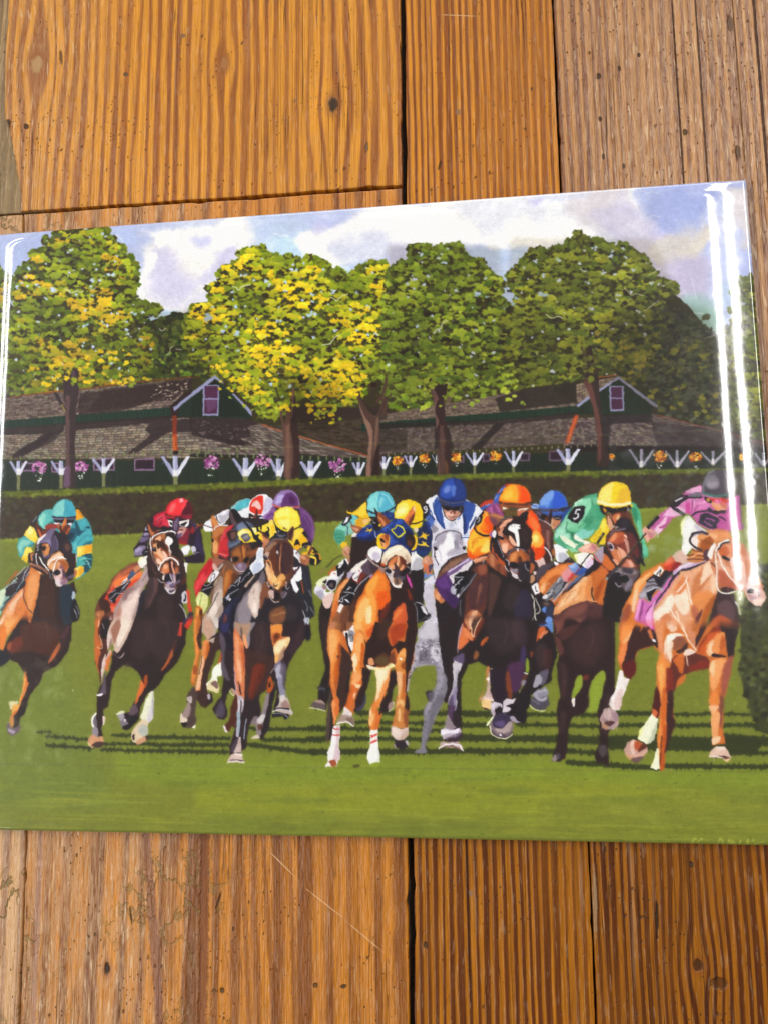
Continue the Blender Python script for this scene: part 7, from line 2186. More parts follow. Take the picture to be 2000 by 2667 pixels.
paint('''
# lower half of the dark horse, and the legs between it and the bay
@K
p 251b1e -60,0 850,0 1020,240 1040,400 1070,470 1020,640 980,780 850,860 790,900 790,1010 750,1060 750,1180 680,1200 580,1180 600,1280 550,1350 430,1340 365,1250 370,1180 420,1130 380,1040 400,920 380,800 400,640 340,610 250,560 150,600 80,760 80,900 80,1100 90,1240 60,1380 0,1380 -60,1240
p 4c5a20 742,560 760,530 776,600 770,700 758,680 735,660
s 8a9c30 740,620 752,530 772,560 774,640 765,690 745,665
s 8a9c30 690,860 720,780 730,700 712,740 682,820 676,890
s 8a9c30 530,880 545,830 558,850 555,900 540,920
s 8a9c30 870,690 910,620 912,640 880,680
@J
s 251b1e 1320,0 1660,0 1660,430 1590,560 1540,860 1450,980 1400,960 1450,800 1400,640 1360,400 1340,160
@E
@K
s 6c2c1c 40,380 100,150 140,50 260,40 320,120 240,300 220,350 150,360 60,440
s d8703c 50,360 90,180 110,220 130,300 150,360 100,410 60,440
s b8949c 40,480 45,340 60,260 95,160 80,260 55,340 50,440
s e0804c 100,210 150,240 190,280 200,350 150,330 115,290
s c88058 110,110 170,45 240,50 270,90 210,130 180,220 150,230
s e8b898 170,70 220,45 240,80 190,150 180,230 160,170
s 4c342c 220,80 280,90 290,120 230,200 200,250 185,200
l9 f0c4a0 290,110 240,190 220,230 210,310 190,270 180,200
s c05c28 280,370 310,330 350,305 345,340 290,400
s 8c5430 205,500 230,450 255,470 250,520 215,545
s 60586c 10,540 80,480 100,500 95,600 60,560
s 3c2c54~5 700,420 740,430 740,560 700,700 680,600
s 482848~5 560,600 720,580 700,760 680,860 570,860
s 7c3c20 520,720 560,660 590,780 600,920 560,920
@J
p b0a8b4 1500,540 1560,540 1590,600 1540,700 1540,860 1520,900 1540,980 1520,1070 1440,1000 1460,920 1490,850 1500,720
s d0c8d0 1500,560 1580,570 1570,660 1530,640 1510,760 1500,700
s 5c4c6c 1510,520 1600,480 1600,580 1500,545
s 8c80a0 1500,860 1540,820 1530,920 1520,1060 1490,960
s 5a4868 1450,980 1490,900 1500,1000 1450,1010
s 4c3450 1450,1020 1510,1010 1510,1080 1480,1180 1440,1120
p 8c7c84 1440,1100 1480,1170 1550,1230 1480,1265 1405,1240
s 2a2024 1500,1080 1560,1100 1580,1220 1540,1240 1500,1200
p b8a8b4 1375,1260 1405,1240 1480,1265 1575,1240 1590,1300 1560,1380 1480,1390 1400,1370 1370,1310
s ece4f0 1380,1260 1480,1270 1560,1245 1540,1300 1440,1300 1390,1320
s 6c5c70 1420,1350 1500,1320 1570,1290 1550,1370 1470,1390
s 34242c 1400,1370 1450,1350 1540,1340 1590,1280 1570,1370 1480,1395
p b89c9c 1370,1380 1440,1395 1550,1385 1590,1440 1600,1480 1540,1450 1400,1440 1350,1460
l12 f0e8ec 1350,1465 1400,1420 1500,1410 1570,1430 1600,1485
l10 5c3c38 1380,1455 1470,1430 1570,1460
@K
# second foreleg with hoof toward the viewer
p 3c5020 345,1205 380,1140 410,1130 370,1180
s e8ecb8 340,1210 400,1130 415,1140 360,1220
s c87c4c 345,620 370,640 340,760 300,900 280,970 265,960 320,820
s c8a8a0 370,650 400,640 400,760 370,800 380,860 410,960 340,950 280,960 310,920 340,860 350,760
s f4ece4 340,740 360,725 375,745 350,765
s e8d0c8 310,930 390,940 420,970 340,970
s f0c888 285,990 310,950 380,970 385,1040 350,1055 300,1040
s 3a2a28 290,1030 350,1050 380,1070 330,1060
p 271c26 370,640 540,640 540,820 560,900 500,1000 420,980 380,860
p b8a8b4 385,1000 510,1010 500,1030 430,1100 410,1140 380,1060
s dcd0dc 380,1000 430,975 500,1005 430,1020 400,1060
p 1e191e 420,1050 480,1020 500,1060 500,1100 440,1130
p d8ccd4 510,980 550,940 600,950 640,940 600,1010 570,1030 590,1050 550,1080 505,1080
s 1e161c 540,1020 620,990 660,1040 620,1110 560,1130 530,1110 580,1080 590,1040
s 7c6870 370,1220 400,1160 450,1110 590,1120 608,1220 600,1300 550,1350 440,1345 385,1280
s 372c44 430,1110 520,1080 590,1130 570,1200 500,1250 420,1240 400,1180
s 5c4874 420,1200 500,1170 530,1200 490,1240
s b09c98 500,1250 570,1180 600,1210 560,1290 480,1300 440,1280 420,1250
s 4c3c48 385,1260 450,1320 490,1290 550,1330 600,1280 590,1320 520,1350 430,1340
l8 f4f0c8 372,1220 395,1300 460,1350 540,1355 605,1310
p e8e0e8 468,1325 488,1295 500,1330
p 1f181c 690,900 800,830 790,1010 750,1060 760,1140 730,1195 640,1190 640,1090 680,1060
s a89cac 580,1140 620,1120 650,1170 690,1190 620,1185
s 8c8090 700,770 740,740 740,790 710,810
s f0e8ec 725,670 760,690 755,700 730,685
s 5c3028 720,700 755,700 745,750 715,750
# bridle of the rider between: white number, boots
s 5c84c8 905,30 980,20 1010,100 1015,270 900,200 870,190 960,160 940,90
s 7ca4dc 910,30 950,0 980,10 930,60
s 2c2a44 860,60 940,50 970,110 950,180 880,190 850,140
p 1d1a20 780,0 920,0 930,60 900,100 860,130
l9 e0dcd8 805,0 830,80 855,135
l7 d8d4c8 880,0 890,30 850,70
p 2c1c1c 850,360 870,200 960,200 1020,280 1020,400 1060,470 1000,640 960,700 850,620 880,480
s c8602c 850,350 870,240 900,205 950,220 900,290 860,350
s e8885c 880,320 920,250 970,250 930,290 890,330
s 8c3c1c 790,480 820,460 825,520 800,520
s 231a1e 830,420 940,300 1020,290 1060,470 1010,680 1005,760 940,800 800,900 790,700
s 3a2020 920,460 1010,440 1000,620 930,640
s a09ca8 850,700 910,700 920,760 880,800 830,830 820,800 840,740
s 5c5464 880,680 970,640 970,700 940,790 890,800 910,740
p 8c8898 820,900 860,850 950,820 980,870 970,920 880,950 810,920
p 4a4450 785,980 810,920 880,940 970,910 988,1000 940,1060 860,1060 800,1020
s a8a4b0 820,900 870,870 860,920 900,940 960,920 950,960 880,970
l9 787484 800,960 850,980 880,1000
l9 c8c4cc 870,880 930,850 950,860
l8 e8ecb0 782,1005 810,1040 880,1068 940,1065
''')
paint('''
# ---- bay with the mint-green rider, number 5; blue cap behind
@F
p 2a1e20 100,1180 480,1170 640,1180 860,1060 1020,940 1480,900 1480,1380 1300,1620 1000,1760 320,1970 20,1970 10,1400
p 3a2420 100,580 260,620 310,760 320,920 330,1100 240,1200 160,1240 60,1200 40,1000 100,840
s 5c3430 130,620 260,640 290,760 260,900 180,880
s 8c5c54 210,760 260,740 250,840 260,940 240,1000
l14 c8b8bc 110,580 180,600 280,670
p f04a10 -5,430 40,480 100,580 130,650 150,760 185,860 190,1040 150,1125 70,1130 40,1020 30,880 20,760 0,600
s f87838~4 10,540 80,600 120,700 60,740 20,680
s f8a83c 25,770 90,740 150,800 170,900 110,960 40,930
s f8e078 35,800 90,800 110,870 50,890
s e04008 40,990 100,960 185,990 185,1050 150,1120 80,1120
l20 e0d8dc 190,960 260,1040 285,1140
s 9c5c30 280,1000 320,970 345,1050 310,1080
s d8b8b0 60,1130 120,1120 180,1100 200,1240 160,1200 120,1250 90,1160
s 4c4048 80,1300 160,1200 320,1170 260,1240 160,1340 90,1420
s 30242c 0,980 50,1040 60,1200 40,1300 0,1310
s b05c2c 0,1180 30,1180 60,1220 20,1300 0,1290
s c08c68 0,1340 50,1330 60,1400 20,1440 0,1420
s e0c8c4 40,1290 80,1290 70,1330 45,1320
p f0f0f4 310,920 360,920 500,990 520,1080 500,1120 400,1170 350,1140
s b8b8c4~3 380,1040 480,1040 500,1110 400,1160
s 8a9a34 480,1010 580,1030 620,1140 540,1090
p 2c242c 350,1150 430,1170 520,1090 560,1110 600,1160 400,1190
s f0e8ec 320,1150 380,1180 360,1205 330,1200
# blue-capped rider
s 26408c 300,520 440,480 520,420 550,460 480,560 400,640 340,720 300,700
s 90a8d8 0,400 60,370 110,380 100,430 30,430
l9 2c4494 10,390 70,400 90,420
s 4a3c4c 60,460 140,480 240,500 280,560 220,600 120,580 80,520
l8 8c7c9c 100,490 160,530 200,520
s 1e181c 140,520 220,520 230,600 150,580
p 3c6cc8 105,420 130,330 190,240 280,190 360,190 440,240 490,320 505,400 430,430 300,440 180,440
s 78a0e0~3 130,350 190,250 280,200 320,220 290,330 220,380 140,400
s 6c98e0~3 210,330 260,320 240,410 200,410
s 2c54c0~3 330,200 420,240 470,320 480,400 300,430 310,330
l22 5c4c74 90,440 200,450 290,460 370,450
l24 262440 380,450 470,440 530,410
s 3c60b4 140,470 300,480 430,470 440,500 340,530 200,510
p c88058 280,580 320,540 420,560 400,620 350,700 320,720 290,690
s 2c2024 310,550 420,540 400,590 340,590
s e0a880 270,590 320,600 300,660 320,710 290,690
l6 e0d8e0 330,570 390,570
l7 7c4030 300,650 330,640
s 6c3428 190,590 230,540 290,440 280,560 260,620
s 2a1a1c 240,560 290,440 295,540 270,640
# bay horse rump and barrel
p c8682c 90,1460 150,1360 240,1270 380,1190 520,1165 620,1180 700,1260 620,1420 420,1620 320,1760 300,1690 200,1640 150,1680 100,1560
s e88844~4 130,1420 240,1300 400,1220 500,1200 440,1300 300,1400 180,1460
s f4b078 130,1500 200,1420 200,1500 160,1580
s b85c24~4 240,1400 380,1320 360,1400 240,1500
l8 f8cca0 140,1520 200,1480 260,1440
p 1e181c 140,1560 200,1630 320,1730 300,1970 60,1970 20,1700
p f0ecec 10,1480 90,1430 130,1560 60,1600
l10 1c181c 60,1480 80,1540 95,1555
l10 1c181c 70,1550 100,1550
l14 d8d4c8 10,1590 50,1700 60,1900 80,1940
l10 d8d4c8 60,1640 130,1810 70,1860
l6 c8c4b8 70,1790 80,1810
s 5c84d0 150,1790 260,1740 270,1790 200,1850
s 2c3048 220,1760 300,1730 300,1900 200,1880
s 6c94d8 220,1900 290,1910 290,1970 200,1970
s 3c3034 150,1700 200,1680 270,1690 260,1750 190,1770
s 6c5448 180,1710 240,1710 240,1740 190,1750
# breeches, boots, cloths
p f4f0e8 600,1050 700,1020 800,1040 860,1080 840,1140 800,1260 740,1260 680,1200 620,1160
s f0f0a8 590,1060 620,1050 640,1150 610,1130
s e0c8e0~3 740,1180 820,1100 850,1140 820,1240 760,1260
p 7090d0 510,1210 610,1155 680,1240 600,1320 540,1280
s 3454a0 600,1320 690,1240 800,1260 740,1300 640,1340
s a0b4e0 520,1210 600,1170 620,1210 560,1250
p e09094 410,1320 500,1230 560,1280 590,1330 540,1380 500,1420 440,1410
s d83c40 500,1400 560,1310 590,1330 540,1390
p 7c7c84 160,1660 200,1590 280,1480 360,1390 410,1340 450,1410 500,1430 420,1530 330,1640 220,1680
l9 2a2830 210,1590 280,1560 330,1500
l9 2a2830 280,1560 320,1580 340,1620
l10 d8d4dc 190,1620 260,1590 300,1530
l10 e0dce4 370,1440 380,1400 400,1370
l12 1d1a20 170,1665 260,1640 310,1600
l10 2a2830 340,1480 400,1440 430,1400
s e4e0e4 170,1620 220,1600 220,1650 170,1650
p 1c1a22 450,1420 500,1430 430,1540 330,1660 300,1690 330,1620 420,1520
l16 b8b8c4 300,1690 400,1580 480,1480 540,1400
l8 686880 320,1640 430,1510 500,1430
p 5c6c94 440,1560 540,1440 640,1350 760,1290 800,1300 640,1420 520,1500 430,1590
p 1f1c26 760,1260 840,1190 920,1180 860,1240 780,1320 660,1400 560,1480 420,1600 440,1560 600,1440 720,1340
# barrel highlights & dark lower
p e09860 320,1780 420,1620 560,1510 700,1370 830,1320 900,1400 1040,1400 1020,1600 980,1740 880,1700 760,1680 640,1710 480,1780 380,1860 310,1880
s f4c090~4 400,1720 520,1580 640,1440 760,1360 740,1500 680,1640 520,1700 360,1800
s f0a868~3 640,1500 760,1400 760,1600 660,1680
l9 b86c34 460,1700 540,1580 620,1520
l9 c87c44 560,1680 640,1600 700,1480
s c8682c 800,1340 900,1260 960,1200 1030,1260 1020,1400 1040,1420 1000,1600 970,1740 880,1690 840,1560
s a04818~3 860,1600 920,1460 1000,1380 960,1520 900,1680
s e08848 750,1440 820,1340 830,1480 820,1660 740,1640
l16 1e1a20 835,1500 830,1580 860,1680
p 5c3434 310,1890 420,1840 500,1780 640,1710 760,1680 980,1740 980,1970 300,1970
s 74443c~3 480,1820 640,1740 760,1720 740,1820 600,1900 440,1940
s 4c2c2c~4 780,1760 960,1760 960,1970 780,1970
p d0682c 960,1200 980,1060 1000,1040 1130,1190 1150,1260 1060,1280 1040,1330 1000,1300
p 211a1c 1000,1560 1040,1400 1100,1380 1200,1490 1300,1500 1360,1560 1350,1650 1230,1860 1200,1970 960,1970 980,1740
# rider: mint silks
p 4ca078 580,380 660,310 760,260 900,230 920,380 1000,520 960,600 920,700 830,800 700,860 620,830 560,740 700,900 720,920 620,1020 480,980 360,920 310,850 330,740 400,660 500,500
s 8cd4ac~3 600,370 700,310 820,300 830,380 760,520 660,640 540,680 470,740 400,700 470,560 540,480
s b8e8cc 590,390 600,350 700,310 700,340 640,360 610,420
s 6cb890 820,300 910,280 900,390 830,390
s 3c9068~3 700,640 780,560 850,540 820,640 720,700
s a0dcc0~3 330,760 400,680 500,640 470,760 540,780 520,860 420,800 340,840
s e8ecd0 400,800 500,830 600,900 660,920 620,980 540,950 440,880
s 78c898~3 500,700 640,640 740,620 700,700 600,740 540,740
s 80c8b8 600,780 700,710 780,740 860,720 800,820 700,840
s f0ecdc 590,790 620,790 700,850 800,890 740,930 690,890 600,850
s 2c7858 560,740 600,780 590,850 700,910 620,890 540,800
s 4c9c74 610,960 680,880 720,920 640,960 650,1020 600,1020
s 88d0a0 480,960 600,980 640,1020 560,1020
l9 2c7454 500,620 480,700 520,760
l9 2c7454 760,560 720,640 640,700
l9 2c7850 820,310 840,380 890,400
s 3c9870 900,380 950,380 960,500 990,540 960,600 900,560
p 4cac80 1365,340 1430,380 1480,480 1500,620 1510,740 1540,860 1590,980 1580,1080 1530,1120 1500,1080 1500,940 1460,760 1400,600 1360,480
s 2c8460~3 1370,460 1420,420 1450,520 1440,640 1400,580
s 6cc49c~3 1440,600 1490,620 1500,740 1540,860 1520,900 1460,760
s 6cc8a0~3 1500,920 1560,940 1570,1040 1520,1060
s e8c828 800,860 880,760 940,660 990,560 1060,640 1060,740 1040,860 990,920 900,900
s f4e050 940,660 1000,580 1020,680 960,740
l9 b89018 830,820 920,760 960,700
l9 b89018 860,860 960,800
p 1d191e 495,570 520,500 590,410 650,400 690,385 740,410 725,460 730,510 700,570 640,640 560,610
''')
glyph('5', 'F', 565, 450, 125, 'eceaf0', .35, .17)
paint('''
@F
# yellow cap
p ecc428 905,330 920,230 970,150 1050,90 1150,65 1240,80 1310,140 1350,220 1365,340 1360,380 1250,430 1100,420 960,400 905,360
s f4e070~4 920,280 960,180 1050,110 1130,90 1120,220 1080,350 930,340
s f0d020~4 1130,90 1240,100 1280,160 1200,200 1160,330 1090,350
s e8b82c~4 1220,170 1320,170 1350,280 1330,350 1180,360
l34 f8f0c8 905,335 1000,370 1120,385 1250,380 1360,355
l10 e0b820 920,380 1050,410 1200,420 1360,390
s f0cc24 960,395 1100,420 1280,415 1370,380 1350,420 1200,435 1050,420
s 221a1c 930,390 1000,410 1040,480 1000,520 960,490
s c8842c 980,440 1010,425 1025,460 1005,485
s 1e181c 1010,410 1150,430 1310,410 1310,480 1180,500 1060,490 1020,460
s 241c20 1310,400 1350,400 1330,470 1280,520
l9 d8d4dc 1330,440 1290,520 1280,580
# head
p 5c2c20 1020,500 1100,500 1200,480 1320,470 1370,560 1400,680 1460,800 1500,1000 1490,1180 1450,1280 1380,1230 1200,1230 1130,1180 1060,1060 1010,940 1020,800 1080,720 1030,640
s d89c78 1040,540 1080,520 1100,600 1110,700 1080,730 1040,640
s c86c40 1100,540 1180,500 1220,520 1180,600 1140,640
s e8b080 1150,560 1180,520 1200,540 1180,590
s 5c3428 1290,520 1330,480 1360,540 1350,600 1310,580
l12 20181c 1060,520 1090,580 1130,650
p 211a1e 1140,640 1200,560 1280,560 1340,590 1400,680 1460,820 1500,960 1500,1180 1440,1200 1380,1080 1340,900 1300,760 1180,720
s 2c2430 1200,600 1280,580 1340,620 1290,680 1210,660
s 5c2828~4 1320,760 1400,800 1460,960 1460,1100 1400,1080 1340,940
s c05c30 1070,830 1150,760 1250,760 1240,830 1140,900 1060,900
s e08c60 1110,800 1160,770 1140,860 1080,880
s a84c30 1160,840 1280,780 1300,860 1200,920 1140,920
p f0d0c4 1255,800 1280,790 1310,840 1285,830
s c89080 1260,850 1310,860 1330,960 1330,1080 1300,1060 1290,940
s 7c3428 1200,920 1270,900 1300,1000 1310,1100 1250,1040
s d0784c 1090,1010 1140,980 1200,1000 1260,1080 1240,1140 1180,1180 1130,1120
s e8a888 1170,950 1260,1000 1300,1080 1240,1100 1200,1010
l7 f4d0b8 1190,1000 1190,1050 1220,1120
s e8a080 1110,1130 1150,1120 1200,1180 1160,1200
p c8765c 1260,1180 1300,1120 1360,1130 1430,1220 1380,1230 1230,1220
s e8a890 1310,1140 1360,1150 1400,1220 1350,1220
s b8a0a8 1040,910 1080,890 1130,960 1090,1010
s 17121a 1050,930 1080,920 1110,970 1080,980 1055,960
s f0f0f4 1068,935 1080,937 1075,948
l10 1d161c 1010,900 1020,1000 1070,1060 1130,1180
l26 3c303c 1050,840 1100,770 1180,720 1290,700
l9 8c7c8c 1080,790 1150,735 1280,712
l9 c8c4b8 1110,700 1120,670 1140,690
l9 c8c4b8 1150,710 1165,680 1190,700
l10 4c3c48 1250,1130 1300,1090 1380,1100 1430,1160
p 5c4c50 1110,1260 1220,1225 1400,1230 1480,1290 1440,1360 1390,1440 1360,1540 1290,1560 1220,1480 1160,1440 1120,1360
s 8c7878~4 1180,1250 1300,1240 1440,1290 1380,1330 1250,1310
s 3c3440~4 1240,1240 1380,1250 1360,1320 1250,1290
s 221b22 1115,1360 1130,1310 1190,1290 1220,1330 1230,1460 1200,1480 1150,1430
s 1a1a18 1205,1370 1230,1335 1310,1345 1330,1400 1290,1440 1230,1430
l7 887c8c 1205,1350 1260,1325 1320,1340 1335,1400 1290,1445
s 7c7080 1280,1480 1360,1380 1370,1460 1320,1520 1280,1540
l9 c8c4d0 1150,1440 1190,1490 1225,1475
l7 b8b0bc 1150,1300 1190,1285 1225,1310
l12 1a1820 1500,900 1510,1040 1520,1120 1540,1210
s 1a1820 1490,1080 1520,1150 1540,1215 1500,1180
# whips and hand
s a898a8 850,1060 900,1000 980,940 990,1060 960,1160 890,1130
l14 c85040 850,1050 940,1160 1060,1300
l8 3a2428 930,1160 1060,1290
l34 201c24 905,905 990,760
l8 706c7c 925,860 985,770
l18 201c24 660,1240 760,1100 850,1000 900,930
l14 8c3c40 500,1440 600,1320 670,1220
p 1c1820 930,940 990,910 980,930 930,955
p e8a890 640,980 720,930 830,890 890,920 930,970 880,1010 850,1040 780,1030 700,1020 650,1010
s c87c84 820,930 880,940 900,990 850,1010 820,980
l6 8c4450 840,910 880,960
l6 8c4450 870,900 920,960
s f4c8b4 680,960 780,930 800,960 720,990
l14 1d181d 985,920 1000,980 990,1030
l10 1d181c 850,1070 870,1140 920,1160
l10 c85028 820,1090 850,1130
l20 2a2822 1020,1390 1180,1210 1330,1050 1450,900 1560,770
l6 6c6850 1180,1195 1330,1030 1450,880
s a8a4ac 1015,1395 1050,1340 1070,1350 1040,1390
s 3c3840 1050,1330 1140,1230 1200,1220 1120,1310 1050,1370
# lower half of the bay
@K
p 2c1c1e 1025,80 1100,60 1560,40 1660,0 1660,900 1600,990 1620,1260 1590,1300 1590,1480 1600,1630 1540,1610 1460,1600 1450,1520 1500,1400 1500,1200 1470,1060 1530,900 1560,740 1555,665 1510,665 1420,760 1390,880 1385,1020 1340,1090 1220,1140 1180,1240 1170,1400 1150,1560 1090,1590 1010,1580 1050,1440 1080,1280 1055,1080 1070,1000 1100,900 1070,760 1060,600 1080,480 1030,300
s 6c3c34~4 1030,110 1120,60 1200,40 1150,140 1100,260 1060,240
s 7c4c44 1200,100 1300,20 1380,10 1360,110 1300,160 1260,140
s 5c3430~4 1040,300 1100,340 1130,460 1090,500 1060,400
l14 7c4c44 1060,280 1100,140 1180,80
s 4a2a28~5 1080,260 1180,200 1300,180 1200,300 1120,340
s 8a9c30 1215,900 1250,760 1280,710 1320,712 1325,780 1300,860 1240,930 1212,940
s 8a9c30 1400,850 1440,740 1510,665 1555,665 1560,740 1530,880 1480,1060 1440,1075 1385,1080 1400,980
s 6c3024 1330,710 1390,700 1380,740 1340,750
s e8dcd8 1215,950 1245,940 1240,1010 1225,1020
s 4c444c~3 1020,1560 1060,1510 1100,1520 1080,1560 1020,1590
s 8c7c80 1010,1575 1050,1520 1060,1580
s 4a4044~3 1490,1440 1560,1420 1580,1500 1520,1540
p f0e4e0 1660,870 1600,960 1595,1000 1630,1070 1660,1060
p c8a8a4 1500,1160 1545,1060 1590,1040 1660,1060 1660,1260 1560,1265
s e8ccc8 1545,1060 1600,1050 1620,1120 1570,1150
s 4c2c24 1550,1180 1620,1170 1660,1150 1660,1230 1600,1220
s c8905c 1530,1190 1620,1220 1640,1250 1560,1260
''')
